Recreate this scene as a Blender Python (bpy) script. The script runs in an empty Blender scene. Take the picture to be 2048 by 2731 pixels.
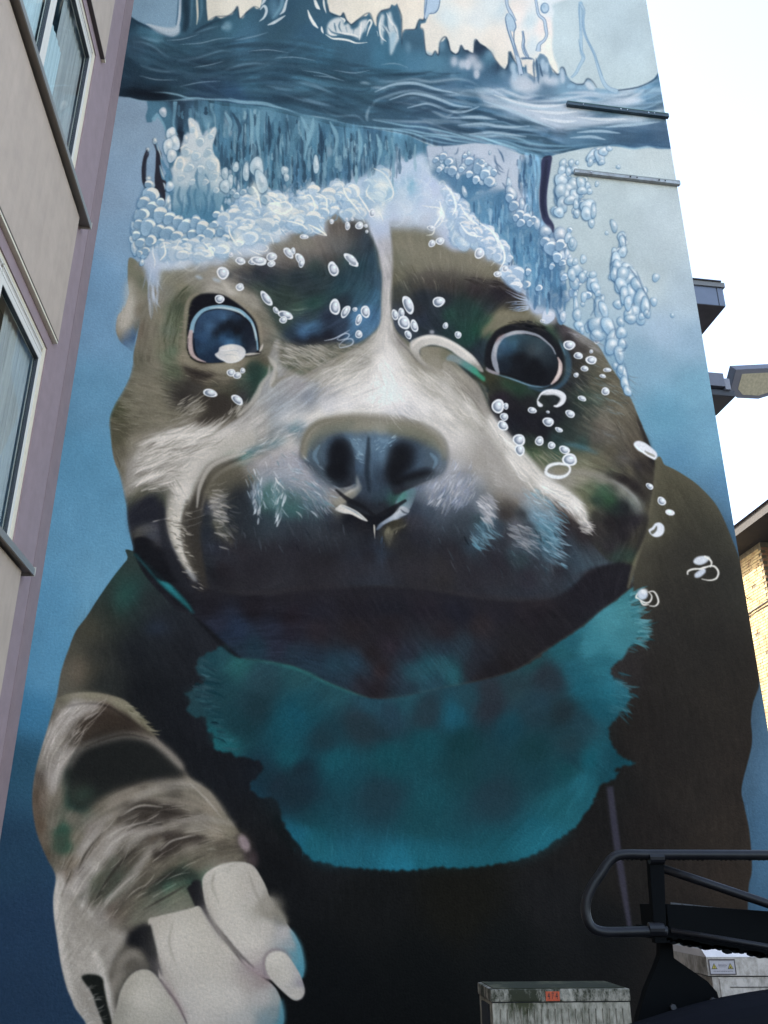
import bpy, bmesh, math, random
import numpy as np
from mathutils import Matrix, Vector
random.seed(4)
scene = bpy.context.scene
# ------------------------------------------------------------------ camera
cam_d = bpy.data.cameras.new('camera'); cam = bpy.data.objects.new('camera', cam_d)
scene.collection.objects.link(cam); scene.camera = cam
FPX = 2365.0; PITCH = math.atan(1008/2365.0)
cam_d.sensor_fit = 'VERTICAL'; cam_d.sensor_height = 24.0; cam_d.lens = 24.0*FPX/2731.0
cam_d.clip_end = 3000; cam_d.clip_start = .05
cam.location = (0, 0, 1.6); cam.rotation_euler = (math.pi/2+PITCH, 0, 0)
# ------------------------------------------------------------------ sky and sun (from the left, a little behind the mural wall)
SUN_EL = math.radians(34); SUN_AZ = math.radians(-72)     # azimuth from +Y, negative = left
world = bpy.data.worlds.new('World'); scene.world = world; world.use_nodes = True
wn = world.node_tree.nodes; wl = world.node_tree.links; wn.clear()
wo = wn.new('ShaderNodeOutputWorld'); wb = wn.new('ShaderNodeBackground'); sky = wn.new('ShaderNodeTexSky')
sky.sky_type = 'NISHITA'; sky.sun_disc = False; sky.sun_elevation = SUN_EL; sky.sun_rotation = SUN_AZ
sky.air_density = 1.0; sky.dust_density = 1.6; sky.ozone_density = 1.0
wb.inputs['Strength'].default_value = .15
hs = wn.new('ShaderNodeHueSaturation'); hs.inputs['Saturation'].default_value = .78      # thin summer haze
wl.new(sky.outputs[0], hs.inputs['Color']); wl.new(hs.outputs[0], wb.inputs[0]); wl.new(wb.outputs[0], wo.inputs[0])
sd = bpy.data.lights.new('sun', 'SUN'); sd.energy = 3.4; sd.angle = math.radians(.5); sd.color = (1, .93, .82)
sun = bpy.data.objects.new('sun', sd); scene.collection.objects.link(sun)
sv = Vector((math.sin(SUN_AZ)*math.cos(SUN_EL), math.cos(SUN_AZ)*math.cos(SUN_EL), math.sin(SUN_EL)))
sun.rotation_euler = sv.to_track_quat('Z', 'Y').to_euler(); sun.location = (-20, 20, 40)
scene.view_settings.view_transform = 'Standard'; scene.view_settings.look = 'None'
scene.view_settings.gamma = 1; scene.view_settings.use_curve_mapping = False
scene.view_settings.exposure = 2.42
scene.cycles.max_bounces = 8; scene.cycles.diffuse_bounces = 4

LIGHT_RGB=(0.790,0.960,1.187); LIGHT_Z=(0.890,0.137,0.009)

# ------------------------------------------------------------------ mural painter
CS=0.6; CX0,CY0,CX1,CY1=-160,-420,2240,2960          # survey pixels covered by the cartoon
CW,CH=int((CX1-CX0)*CS),int((CY1-CY0)*CS)
IMG=np.zeros((CH,CW,3),np.float32)
RN=np.random.RandomState(7)
TILE=[0,0,1.0]
TILES=dict(A=(300,0,2.765),B=(800,0,2.765),C=(1300,0,2.765),D=(300,350,2.765),E=(800,350,2.765),F=(1300,350,2.765),
 G=(250,700,2.765),H=(800,700,2.765),I=(1300,700,2.765),J=(250,1100,2.765),K=(750,1100,2.765),L=(1300,1100,2.765),
 M=(50,1450,2.0738),N=(750,1500,2.0738),O=(1400,1500,2.56),P=(50,2000,2.765),Q=(0,2281,1.8433),R=(650,2000,1.659),Z=(0,0,0.81006),S=(0,0,1.0))
def tile(k): TILE[:]=TILES[k]
def tp(x,y): return ((TILE[0]+x/TILE[2]-CX0)*CS,(TILE[1]+y/TILE[2]-CY0)*CS)
def ts(r): return r/TILE[2]*CS
def col(c):
    if isinstance(c,str): c=c.lstrip('#'); return np.array([int(c[i:i+2],16)/255 for i in (0,2,4)],np.float32)
    return np.array(c,np.float32)
def P_(s):
    if not isinstance(s,str): return [tp(a[0],a[1]) for a in s]
    out=[]
    for w in s.split():
        if ':' in w: tile(w[0]); w=w[2:]
        a,b=w.split(','); out.append(tp(float(a),float(b)))
    return out
def cr(p,closed,n=6):
    p=np.array(p,float)
    if len(p)<3: return p
    if closed: q=np.vstack([p[-1],p,p[0],p[1]])
    else: q=np.vstack([2*p[0]-p[1],p,2*p[-1]-p[-2]])
    out=[]; t=np.linspace(0,1,n,endpoint=False)[:,None]
    for i in range(1,len(q)-2):
        a,b,c,d=q[i-1],q[i],q[i+1],q[i+2]
        out.append(.5*((2*b)+(-a+c)*t+(2*a-5*b+4*c-d)*t*t+(-a+3*b-3*c+d)*t**3))
    out=np.vstack(out)
    if not closed: out=np.vstack([out,p[-1]])
    return out
def raster(p,pad=2,sub=4):
    x0=max(0,int(p[:,0].min())-pad); x1=min(CW,int(p[:,0].max())+pad+2)
    y0=max(0,int(p[:,1].min())-pad); y1=min(CH,int(p[:,1].max())+pad+2)
    if x1<=x0 or y1<=y0: return None
    w,h=x1-x0,y1-y0
    acc=np.zeros((h*sub,w+2))
    ax,ay=p[:,0]-x0,(p[:,1]-y0)*sub
    bx,by=np.roll(ax,-1),np.roll(ay,-1)
    lo=np.ceil(np.minimum(ay,by)-.5).astype(int); hi=np.ceil(np.maximum(ay,by)-.5).astype(int)
    lo=np.clip(lo,0,h*sub); hi=np.clip(hi,0,h*sub); n=hi-lo
    k=n>0
    if not k.any(): return None
    idx=np.repeat(np.nonzero(k)[0],n[k])
    st=np.cumsum(n[k])-n[k]
    rows=np.arange(n[k].sum())-np.repeat(st,n[k])+lo[idx]
    xc=ax[idx]+(rows+.5-ay[idx])*(bx[idx]-ax[idx])/(by[idx]-ay[idx])
    s=np.where(by[idx]>ay[idx],1.,-1.)
    xc=np.clip(xc,0,w); f=np.floor(xc).astype(int); fr=xc-f
    np.add.at(acc,(rows,f),s*(1-fr)); np.add.at(acc,(rows,f+1),s*fr)
    m=np.clip(np.abs(np.cumsum(acc,1)[:,:w]),0,1).reshape(h,sub,w).mean(1)
    return x0,y0,m.astype(np.float32)
def box(a,r,ax):
    if r<1: return a
    a=np.moveaxis(a,ax,0); p=np.concatenate([np.repeat(a[:1],r+1,0),a,np.repeat(a[-1:],r,0)],0)
    c=np.cumsum(p,0,dtype=np.float64); o=(c[2*r+1:]-c[:-2*r-1])/(2*r+1)
    return np.moveaxis(o,0,ax).astype(np.float32)
def gblur(a,s):
    if s<.3: return a
    if s<1.2:
        k=np.exp(-.5*(np.arange(-3,4)/s)**2); k/=k.sum()
        for ax in (0,1):
            p=np.pad(a,[(3,3) if i==ax else (0,0) for i in range(a.ndim)],mode='edge')
            a=sum(k[i]*np.take(p,range(i,i+a.shape[ax]),axis=ax) for i in range(7))
        return a.astype(np.float32)
    r=max(1,int(round((math.sqrt(4*s*s+1)-1)/2)))
    for _ in range(3): a=box(box(a,r,0),r,1)
    return a
def field(samples,eps=25,pw=2.0):
    """smooth colour field through (x,y,colour) samples: returns f(x0,y0,h,w)"""
    pts=[]
    if isinstance(samples,str):
        for w in samples.split():
            if ':' in w: tile(w[0]); w=w[2:]
            a,b,c=w.split(','); pts.append((*tp(float(a),float(b)),*col(c)))
    pts=np.array(pts,np.float32); e=eps*CS
    def f(x0,y0,h,w,st=6):
        gy=np.arange(y0,y0+h+st,st,dtype=np.float32); gx=np.arange(x0,x0+w+st,st,dtype=np.float32)
        d=(gx[None,:,None]-pts[:,0])**2+(gy[:,None,None]-pts[:,1])**2
        wt=1/(d+e*e)**pw; wt/=wt.sum(2,keepdims=True)
        g=wt@pts[:,2:]
        return upsample(g,h,w,st)
    return f
def upsample(g,h,w,st):
    y=np.arange(h)/st; x=np.arange(w)/st
    y0=np.minimum(y.astype(int),g.shape[0]-2 if g.shape[0]>1 else 0); x0=np.minimum(x.astype(int),g.shape[1]-2 if g.shape[1]>1 else 0)
    fy=(y-y0)[:,None,None].astype(np.float32); fx=(x-x0)[None,:,None].astype(np.float32)
    a=g[y0]; b=g[np.minimum(y0+1,g.shape[0]-1)]; r=a*(1-fy)+b*fy
    x1=np.minimum(x0+1,g.shape[1]-1)
    return r[:,x0]*(1-fx)+r[:,x1]*fx
def comp(x0,y0,m,c):
    h,w=m.shape; v=IMG[y0:y0+h,x0:x0+w]
    if callable(c): c=c(x0,y0,h,w)
    v+=(c-v)*m[:,:,None]
def fill(s,c,blur=0,op=1.,smooth=True,rag=0,ragf=8):
    p=P_(s); p=cr(p,True) if smooth else np.array(p,float)
    if rag: p=ragged(p,rag*CS,ragf*CS)
    b=blur*CS; r=raster(p,pad=int(3*b)+2)
    if r is None: return
    x0,y0,m=r; m=gblur(m,b)*op
    comp(x0,y0,m,c if callable(c) else col(c)); return r
def ragged(p,a,step):
    q=np.vstack([p,p[:1]]); d=np.r_[0,np.cumsum(np.hypot(*np.diff(q,axis=0).T))]
    n=max(8,int(d[-1]/step)); t=np.linspace(0,d[-1],n,endpoint=False)
    r=np.c_[np.interp(t,d,q[:,0]),np.interp(t,d,q[:,1])]
    tg=np.roll(r,-1,0)-np.roll(r,1,0); nm=np.c_[-tg[:,1],tg[:,0]]/(np.hypot(*tg.T)[:,None]+1e-6)
    return r+nm*(RN.rand(n,1)-.5)*2*a
def sk(p,wd,c,op=1.,blur=0):
    """stroke through canvas points with widths wd (canvas px)"""
    p=np.array(p,float)
    if len(p)>2: p=cr(p,False,5)
    n=len(p); w=np.interp(np.linspace(0,1,n),np.linspace(0,1,len(wd)),wd)/2
    tg=np.gradient(p,axis=0); L=np.hypot(tg[:,0],tg[:,1])[:,None]+1e-6; nm=np.c_[-tg[:,1],tg[:,0]]/L
    q=np.vstack([p+nm*w[:,None],(p-nm*w[:,None])[::-1]])
    r=raster(q,pad=int(3*blur)+2,sub=3)
    if r is None: return
    x0,y0,m=r
    if blur: m=gblur(m,blur)
    comp(x0,y0,m*op,c)
def stroke(s,w,c,op=1.,blur=0):
    p=P_(s)
    if not hasattr(w,'__len__'): w=(w*.35,w,w,w*.35)
    sk(p,[ts(a) for a in w],col(c),op,blur*CS)
def ell(x,y,rx,ry,rot,n=22,e=1.):
    t=np.linspace(0,2*math.pi,n,endpoint=False); ca,sa=math.cos(rot),math.sin(rot)
    ex,ey=rx*np.cos(t),ry*np.sin(t)
    return np.c_[x+ex*ca-ey*sa,y+ex*sa+ey*ca]
def dab(x,y,rx,ry,rot,c,op=1.,soft=.5):
    """airbrush ellipse in tile px; rot in degrees"""
    X,Y=tp(x,y); rx,ry=ts(rx),ts(ry)
    r=raster(ell(X,Y,rx,ry,math.radians(rot)),pad=int(3*soft*min(rx,ry))+2)
    if r is None: return
    comp(r[0],r[1],gblur(r[2],soft*min(rx,ry))*op,col(c) if not callable(c) else c)
def dabs(s,c,op=.7,soft=.5):
    for w in s.split():
        if ':' in w: tile(w[0]); w=w[2:]
        a=[float(v) for v in w.split(',')]; dab(*(a+[0]*(5-len(a))),c,op,soft)
# ---- fur: streak noise along a direction field
def dirfield(s,eps=40):
    pts=[]
    for w in s.split():
        if ':' in w: tile(w[0]); w=w[2:]
        a=[float(v) for v in w.split(',')]; t=math.radians(a[2]); pts.append((*tp(a[0],a[1]),math.cos(2*t),math.sin(2*t)))
    pts=np.array(pts,np.float32); e=eps*CS
    def f(x0,y0,h,w,st=8):
        gy=np.arange(y0,y0+h+st,st,dtype=np.float32); gx=np.arange(x0,x0+w+st,st,dtype=np.float32)
        d=(gx[None,:,None]-pts[:,0])**2+(gy[:,None,None]-pts[:,1])**2
        wt=1/(d+e*e)**1.6; wt/=wt.sum(2,keepdims=True); g=upsample(wt@pts[:,2:],h,w,st)
        a=.5*np.arctan2(g[:,:,1],g[:,:,0]); return np.cos(a),np.sin(a)
    return f
def noise(h,w,sc,rn=None):
    rn=rn or RN; g=rn.rand(int(h/sc)+3,int(w/sc)+3,1).astype(np.float32)
    y=np.arange(h)/sc; x=np.arange(w)/sc; y0=y.astype(int); x0=x.astype(int)
    fy=y-y0; fx=x-x0; fy=(fy*fy*(3-2*fy))[:,None,None]; fx=(fx*fx*(3-2*fx))[None,:,None]
    r=g[y0]*(1-fy)+g[y0+1]*fy; return (r[:,x0]*(1-fx)+r[:,x0+1]*fx)[:,:,0].astype(np.float32)
def fbm(h,w,sc,o=4):
    return sum(noise(h,w,max(1.01,sc/2**i))*.5**i for i in range(o))/sum(.5**i for i in range(o))
def lic(x0,y0,h,w,df,L,grain=1.6,src=None):
    vx,vy=df(x0,y0,h,w); n=src if src is not None else noise(h,w,grain)
    sh=n.shape; Y,X=np.mgrid[0:h,0:w].astype(np.float32); acc=n.copy(); cnt=1
    for sgn in (1,-1):
        px,py=X.copy(),Y.copy()
        for i in range(L):
            ix=np.clip(px,0,w-1).astype(int); iy=np.clip(py,0,h-1).astype(int)
            a,b=vx[iy,ix],vy[iy,ix]
            px+=sgn*a; py+=sgn*b
            acc+=n[np.clip(py,0,h-1).astype(int),np.clip(px,0,w-1).astype(int)]; cnt+=1
    return acc/cnt
def fur(s,df,amp=.2,L=9,grain=1.6,blur=8,smear=0,tint=None):
    p=cr(P_(s),True); r=raster(p,pad=2)
    if r is None: return
    x0,y0,m=r; m=gblur(m,blur*CS); h,w=m.shape
    f=lic(x0,y0,h,w,df,L,grain); f=(f-f.mean())/(f.std()+1e-6)
    f2=lic(x0,y0,h,w,df,L*2,grain*3.2); f2=(f2-f2.mean())/(f2.std()+1e-6)
    f=f*.6+f2*.6
    v=IMG[y0:y0+h,x0:x0+w]
    if smear:
        sm=np.stack([lic(x0,y0,h,w,df,smear,src=np.ascontiguousarray(v[:,:,k])) for k in range(3)],2)
        v+=(sm-v)*m[:,:,None]
    v*=1+np.clip(f*amp*m,-.6,.9)[:,:,None]; v+=np.clip(f,0,3)[:,:,None]*m[:,:,None]*amp*.06
    np.clip(v,0,1,out=v)
def hairs(s,n,df,c,ln=(20,50),w=(1,2.2),op=.7,cj=.08,bend=.25,flip=0):
    """tapered single brush hairs inside a polygon, lengths in survey px"""
    p=cr(P_(s),True); r=raster(p,pad=2)
    if r is None: return
    x0,y0,m=r; h,wd=m.shape; vx,vy=df(x0,y0,h,wd); cc=col(c) if not isinstance(c,list) else [col(k) for k in c]
    k=0; tr=0
    while k<n and tr<n*12:
        tr+=1; X=RN.randint(wd); Y=RN.randint(h)
        if RN.rand()>m[Y,X]: continue
        a=math.atan2(vy[Y,X],vx[Y,X])+RN.randn()*.1+math.radians(flip); L=RN.uniform(*ln)*CS; b=RN.randn()*bend
        q=[(x0+X,y0+Y)]; 
        for i in range(3): q.append((q[-1][0]+math.cos(a)*L/3,q[-1][1]+math.sin(a)*L/3)); a+=b/2
        W=RN.uniform(*w)*CS; c1=cc if not isinstance(cc,list) else cc[RN.randint(len(cc))]
        sk(q,[W*.5,W*1.1,W*.9,.2],np.clip(c1+RN.randn()*cj,0,1),op*RN.uniform(.45,.95),.45); k+=1
# ---- bubbles
def ring(x,y,rx,ry,rot=0,c='e6eef8',dark='4f6078',op=1.,fillop=.35,hl=1):
    """painted air bubble on dark fur: irregular bright ring, gloss inside"""
    X,Y=tp(x,y); rx,ry=ts(rx),ts(ry); a=math.radians(rot); n=20
    t=np.linspace(0,2*math.pi,n,endpoint=False)
    j=1+.06*np.sin(2*t+RN.rand()*6)+.04*np.sin(3*t+RN.rand()*6)
    e=ell(X,Y,rx,ry,a,n); e=np.array([X,Y])+(e-[X,Y])*j[:,None]; e=cr(e,True,3)
    r=raster(e)
    if r: comp(r[0],r[1],r[2]*op,col(c)*.96)
    wo=.30; off=np.array([.12*rx,-.10*ry])*RN.uniform(.6,1.3)
    i=np.array([X,Y])+(e-[X,Y])*(1-wo)+(-off*.5); r=raster(i)
    if r: comp(r[0],r[1],r[2]*op*(1-fillop*.5),col(dark))
    g=ell(X+off[0]*1.6,Y+off[1]*1.4,rx*.60,ry*.60,a); r=raster(g)
    if r and hl: comp(r[0],r[1],gblur(r[2],.10*min(rx,ry)+.3)*op*.95,col('d3dcea'))
    g=ell(X+off[0]*1.2+rx*.12,Y+off[1]-ry*.22,rx*.24,ry*.2,a); r=raster(g)
    if r and hl: comp(r[0],r[1],gblur(r[2],.4)*op,col('fbfbfb'))
def rings(s,**k):
    for w in s.split():
        if ':' in w: tile(w[0]); w=w[2:]
        a=[float(v) for v in w.split(',')]; ring(*(a+[0]*(5-len(a))),**k)
def drop(x,y,rx,ry,rot=0,lt='eef2f4',md='8fb6d6',dk='3f6b92',op=1.,rim=1.):
    """painted water droplet: soft dark lower-left contour, blue body, broad light cap, bounce light at the foot"""
    X,Y=tp(x,y); rx,ry=ts(rx),ts(ry); a=math.radians(rot); m=min(rx,ry); n=18
    t=np.linspace(0,2*math.pi,n,endpoint=False); j=1+.10*np.sin(2*t+RN.rand()*6)+.08*np.sin(3*t+RN.rand()*6)
    e=ell(X,Y,rx,ry,a,n); o=np.array([X,Y]); e=cr(o+(e-o)*j[:,None],True,3)
    q=o+(e-o)*1.10+[-.10*m,.10*m]; r=raster(q,pad=4)
    if r: comp(r[0],r[1],gblur(r[2],.10*m+.3)*op*rim*.85,col(dk))
    r=raster(e,pad=3)
    if not r: return
    w=RN.uniform(-.06,.06); md=np.clip(col(md)+w,0,1); lt=col(lt)
    comp(r[0],r[1],r[2]*op,md)
    q=o+(e-o)*.74+[.14*m,-.30*m]; r2=raster(q,pad=8)
    if r2: comp(r2[0],r2[1],gblur(r2[2],.22*m+.3)*op*.9,lt*.8+md*.2)
    q=o+(e-o)*.40+[-.05*m,.28*m]; r2=raster(q,pad=8)
    if r2: comp(r2[0],r2[1],gblur(r2[2],.20*m+.3)*op*.55,col(dk)*.45+md*.55)
    q=o+(e-o)*.28+[.16*m,-.46*m]; r2=raster(q,pad=6)
    if r2: comp(r2[0],r2[1],gblur(r2[2],.10*m+.3)*op*.9,np.clip(lt*1.03,0,1))
def arcs(s,n,c,rr=(10,26),w=(3,6),op=.8):
    """loose looping brush lines of light water inside a polygon"""
    cs=[col(k) for k in c]
    def f(x,y):
        X,Y=tp(x,y); r=RN.uniform(*rr)*CS; k=RN.uniform(.45,1.); a0=RN.uniform(0,6.28); sp=RN.uniform(1.8,4.8); rot=RN.uniform(0,3.14)
        t=a0+np.linspace(0,sp,7); q=np.c_[r*np.cos(t),r*k*np.sin(t)]; q=q*(1+.03*RN.randn(7,1))
        R=np.array([[math.cos(rot),-math.sin(rot)],[math.sin(rot),math.cos(rot)]]); W=RN.uniform(*w)*CS
        sk(q@R.T+[X,Y],[W*.3,W,W*1.1,W*.7,.2],cs[RN.randint(len(cs))],op*RN.uniform(.5,1),.35)
    scatter(s,n,f)
def drops(s,**k):
    for w in s.split():
        if ':' in w: tile(w[0]); w=w[2:]
        a=[float(v) for v in w.split(',')]; drop(*(a+[0]*(5-len(a))),**k)
def scatter(s,n,fn):
    """call fn(x,y) in survey px for n random places inside a polygon"""
    r=raster(cr(P_(s),True)); x0,y0,m=r; k=0; h,w=m.shape
    pts=[]
    while len(pts)<n:
        X=RN.randint(w); Y=RN.randint(h)
        if m[Y,X]>.5: pts.append(((x0+X)/CS+CX0,(y0+Y)/CS+CY0))
    pts.sort(key=lambda q:q[1]); tile('S')
    for q in pts: fn(*q)

# ---- wall ground colour: pale above and right, deep blue low
bg=field("Z:0,-200,7fa6c8 250,-100,82a8c9 290,60,7fa5c7 280,250,8aa8ca 240,420,88a9cf 210,600,6f9fce 260,520,7fa6cf 200,700,6a9bc9 180,850,5c97c4 150,1000,5191be 150,1150,5594c1 120,1300,4f92c2 200,1250,5b99c5 90,1450,4b8dbc 60,1540,2f6f9c 40,1640,24506f 15,1850,20405f 60,2000,1f3a5c 60,2150,1e3757 700,0,b9cad6 1230,100,bccfdd 1350,60,b4c9da 1350,200,b9cddb 1300,330,bccdda 1400,330,c0ced9 1300,500,b6c7d4 1450,500,b7c7d6 1400,620,b4c3cf 1480,650,a9bdd3 1430,720,9bb4d3 1500,740,8fb0d2 1400,780,7fa9cb 1500,830,6fa6c9 1440,900,5c98bd 1530,960,6aa2c8 1470,1000,4c80a8 1560,1060,4a7ba6 1590,1160,3c6a98 1640,1600,3f6182 1640,1850,35597b 1640,2100,203a58 700,500,7fa6c8",eps=45,pw=1.7)
_b0=bg
def bg(x0,y0,h,w): return _b0(x0,y0,h,w)*np.array([.965,.985,.965],np.float32)
IMG[:]=bg(0,0,CH,CW)
tile('S')
# faint trowel clouds in the ground coat
nz=fbm(CH,CW,70,4)-.5; IMG*=1+(nz*.05)[:,:,None]
# ---- cream sky behind the splash
cream=field("A:690,40,dbd8c9 900,60,e2dfd0 1000,0,e4e0d1 B:300,60,dfd9cb 420,60,e2dcca 820,60,e3dac8 830,180,e3dccd 1000,250,dfdcd2 1100,120,cfdfe4 1150,60,d9e2e2 1180,20,e4e0d8 1300,150,d5dfe2 1250,250,e0dfd8 1420,300,e3dfd5 1500,60,bcd5e2 1560,60,e6ddd6 C:60,40,d5e2e6 60,300,e4ddd4 110,440,e4e0d4 230,120,e9e0dc 240,300,e9e3dc 310,150,c4dae4 330,330,c9dbe4 410,200,e8dedb 440,330,ebe6dc 470,60,cfdde6 470,450,eae6da",eps=14)
fill("A:688,-60 690,20 700,170 900,200 1100,120 1480,60 B:300,220 700,300 C:60,560 300,600 500,560 520,500 490,420 478,330 484,250 480,150 492,90 478,40 470,-60",cream,blur=3)
IMG0=None
# ---- dark water surface band
water=field("A:140,170,2b506b 230,230,3f7491 330,270,4d87a3 430,285,3e6f8c 180,320,3d6380 120,500,2a4a63 90,640,28445c 300,700,1a2a3b 160,690,1d3144 300,560,2c5068 500,560,335b74 300,420,35607c 500,400,35617b 640,500,2f556f 800,450,35607b 700,650,33567a 900,700,35608a 1000,600,3a6c8a 1200,650,34607f 1100,450,3d6b88 1300,450,366380 1250,250,38647f 850,200,3d7390 950,300,44789a 700,300,3b6884 800,150,33607a 1300,60,34607e 1400,100,3a6783 1450,250,38688a 1550,400,3a6d8c B:60,350,3a6986 200,420,39708f 60,550,386c88 300,380,3c6c8a 450,400,3d6f8f 600,430,3e7a9c 700,480,3c7798 250,600,3a6a85 300,750,386582 450,700,3e6d88 100,800,3f6d8b 400,830,3b6582 850,300,41708f 850,450,467ea0 1000,480,4e86a6 1060,330,3f6d8c 1150,550,4a7b9c 1400,430,4c80a0 1330,340,2d4462 1480,510,2c4766 1450,570,4a7fa5 700,620,4d7a97 850,640,4d7c9d 1100,640,4c7599 1250,650,3f6d92 900,720,4a799b 700,800,3f6a8a 900,850,41678a 1050,850,4b7597 1150,760,4c7ea3 1300,720,3f7196 1100,920,3f658a 1400,900,47769a 1250,950,3a6488 1500,950,3f6f94 1600,850,7f9fbe C:150,600,5a86ab 60,700,7d9cbd 60,550,41688a 220,500,4f82a6 300,620,a9bdd4 200,700,5f8fb0 450,650,5b82a2 550,680,6f9cbb 380,700,5f89ab 100,760,5583a5 300,760,9cb3cf 500,850,b4c2da 400,830,bcc8dc 650,850,b0c3da 600,750,6a95b5 850,760,4f7c9f 850,690,86b0cd 1050,720,b9cbdb 1200,650,6ea5cc 1240,600,4a7ca0 1200,760,6395bd 1100,800,7fa9c9 1270,830,bcd0e0 700,900,7f9dc0 850,880,4a7597 1100,880,a9c0d6 200,850,7395b5 100,900,4d7c9f 300,920,6a93b3 500,950,8fa9c9 250,980,4b7fa3 450,1000,42739a 700,980,477aa0 900,1000,3f6c94 1100,930,4f7ea5 1280,930,42688f 1250,1030,355f8b 1000,1050,3a6690 700,1060,3f76a0 500,1080,4579a3 350,1100,5487ac 150,1020,5285ab 350,1150,6098bd",eps=16)
wp="A:70,140 135,120 175,150 250,190 330,240 400,265 450,270 495,235 500,150 508,-60 692,-60 695,60 705,155 735,148 765,122 800,138 850,120 885,108 905,75 925,50 940,140 965,135 985,95 1010,75 1045,50 1065,68 1090,62 1100,30 1115,-60 B:195,-60 205,30 220,90 300,122 322,95 345,150 380,182 430,145 470,120 490,122 512,95 530,130 548,175 568,200 570,130 600,82 640,72 665,65 678,35 700,45 718,30 738,90 750,150 752,300 756,250 778,222 850,218 865,185 882,145 912,148 928,110 950,-20 1030,-40 1005,88 955,105 938,140 928,170 893,178 888,205 912,225 920,300 930,390 955,412 978,412 998,378 1022,408 1035,315 1058,305 1080,275 1100,310 1112,375 1150,402 1172,385 1190,335 1215,372 1240,368 1252,385 1282,395 1290,310 1305,290 1330,325 1370,345 1410,385 1440,440 1480,490 1512,515 1535,470 1542,380 1560,400 C:160,390 175,378 195,440 222,480 235,560 250,500 290,480 300,540 350,575 372,560 345,470 375,420 388,395 420,405 445,430 470,500 482,530 515,548 532,545 535,515 550,498 568,510 590,560 620,600 660,622 710,620 735,585 760,590 800,650 860,655 900,665 960,668 1040,655 1110,645 1180,618 1230,580 1262,540 1400,560 1500,1100 1345,1100 1250,1098 1180,1078 1090,1100 980,1085 925,1080 820,1082 700,1098 600,1120 500,1145 430,1170 360,1175 300,1160 220,1128 120,1092 20,1062 B:1300,1072 1200,1082 1100,1092 1000,1075 900,1040 800,1000 700,975 560,955 400,948 250,930 140,895 0,870 A:1300,850 1150,815 1000,800 800,780 680,745 560,738 450,752 300,755 200,742 130,722 40,712"
fill(wp,water,smooth=False,blur=.8)
# wave lines, brushed light crests
wl=dirfield("A:150,500,20 400,400,20 600,450,-12 900,380,-10 900,500,-15 1200,550,8 1500,600,15 300,650,5 700,700,5 B:100,600,20 300,700,15 500,600,0 700,650,-8 900,680,10 1100,700,-4 1300,700,15 600,850,-5 1000,900,20 1300,900,0 1200,1030,12 C:100,750,25 400,800,10 700,700,-5 1000,750,0 1200,700,-25 500,950,5 900,1000,0 300,1050,20 700,1090,-5",eps=60)
fur("A:80,300 500,290 800,330 1200,300 B:200,330 600,600 1000,600 1400,650 C:100,620 600,720 1250,660 1330,1080 900,1060 400,1120 B:1200,1040 700,940 200,900 A:1000,760 500,720 70,690",wl,amp=.055,L=26,grain=2.2,blur=10)
_keep=IMG.copy()
hairs("B:560,600 1000,600 1400,640 C:100,640 500,700 1250,640 1330,1060 800,1060 400,1120 B:1100,1000 800,900",130,wl,['9dbcd2','c3d3e2','7ba6c4'],ln=(60,190),w=(4,12),op=.4,bend=.12,cj=.03)
hairs("B:100,450 1000,620 1400,660 C:100,700 500,760 1250,700 1330,1060 800,1060 400,1120 B:1100,1000 800,900 100,820",150,wl,['27475f','2f5570','3a6380'],ln=(60,220),w=(5,16),op=.4,bend=.12,cj=.02)
hairs("A:150,330 900,330 1500,420 1600,800 1000,740 300,640 100,600",90,wl,['2c4b64','4f7f9c','26425a'],ln=(80,240),w=(5,16),op=.35,bend=.12,cj=.02)
_m=np.zeros((CH,CW),np.float32); _r=raster(np.array(P_(wp),float)); _m[_r[1]:_r[1]+_r[2].shape[0],_r[0]:_r[0]+_r[2].shape[1]]=_r[2]
IMG[:]=_keep+(gblur(IMG,1.)-_keep)*_m[:,:,None]; del _keep
def lines(c,op,blur,s,w=(3,10,10,3)):
    for l in s.strip().split(';'):
        if l.strip(): stroke(l.strip(),w,c,op,blur)
lines('2a4660',.55,5,"A:120,330 250,330 350,400 450,440 600,440 750,400 900,400;A:200,500 350,545 500,560 650,545 850,480;A:100,600 300,620 600,600 900,560 1200,500;A:350,280 500,300 650,240 800,180;A:1200,500 1400,540 1600,560;A:1150,700 1350,720 1500,780 1650,800;B:250,820 350,870 440,870 480,900;B:700,740 850,690 1000,720 1150,730;B:540,860 700,760 900,790 1050,830;B:1100,850 1200,820 1280,780;B:1000,950 1150,970 1300,990",(6,26,26,6))
lines('7fa9c4',.6,2.2,"A:150,310 230,315 310,350 370,395 430,430;A:480,450 620,430 720,400 800,378 890,380;A:820,525 900,495 1000,475 1080,470 1170,480;A:200,480 300,515 400,530 470,525;A:1130,630 1230,655 1340,670;A:1300,600 1420,620 1560,665 1640,690;A:1250,690 1400,740 1550,770 1650,790;B:0,600 100,625 220,680;B:0,715 100,750 260,785;B:160,810 260,855 400,855 450,875 485,915;A:600,250 700,215 800,190;A:380,300 300,300 200,270",(2,10,10,2))
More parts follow.
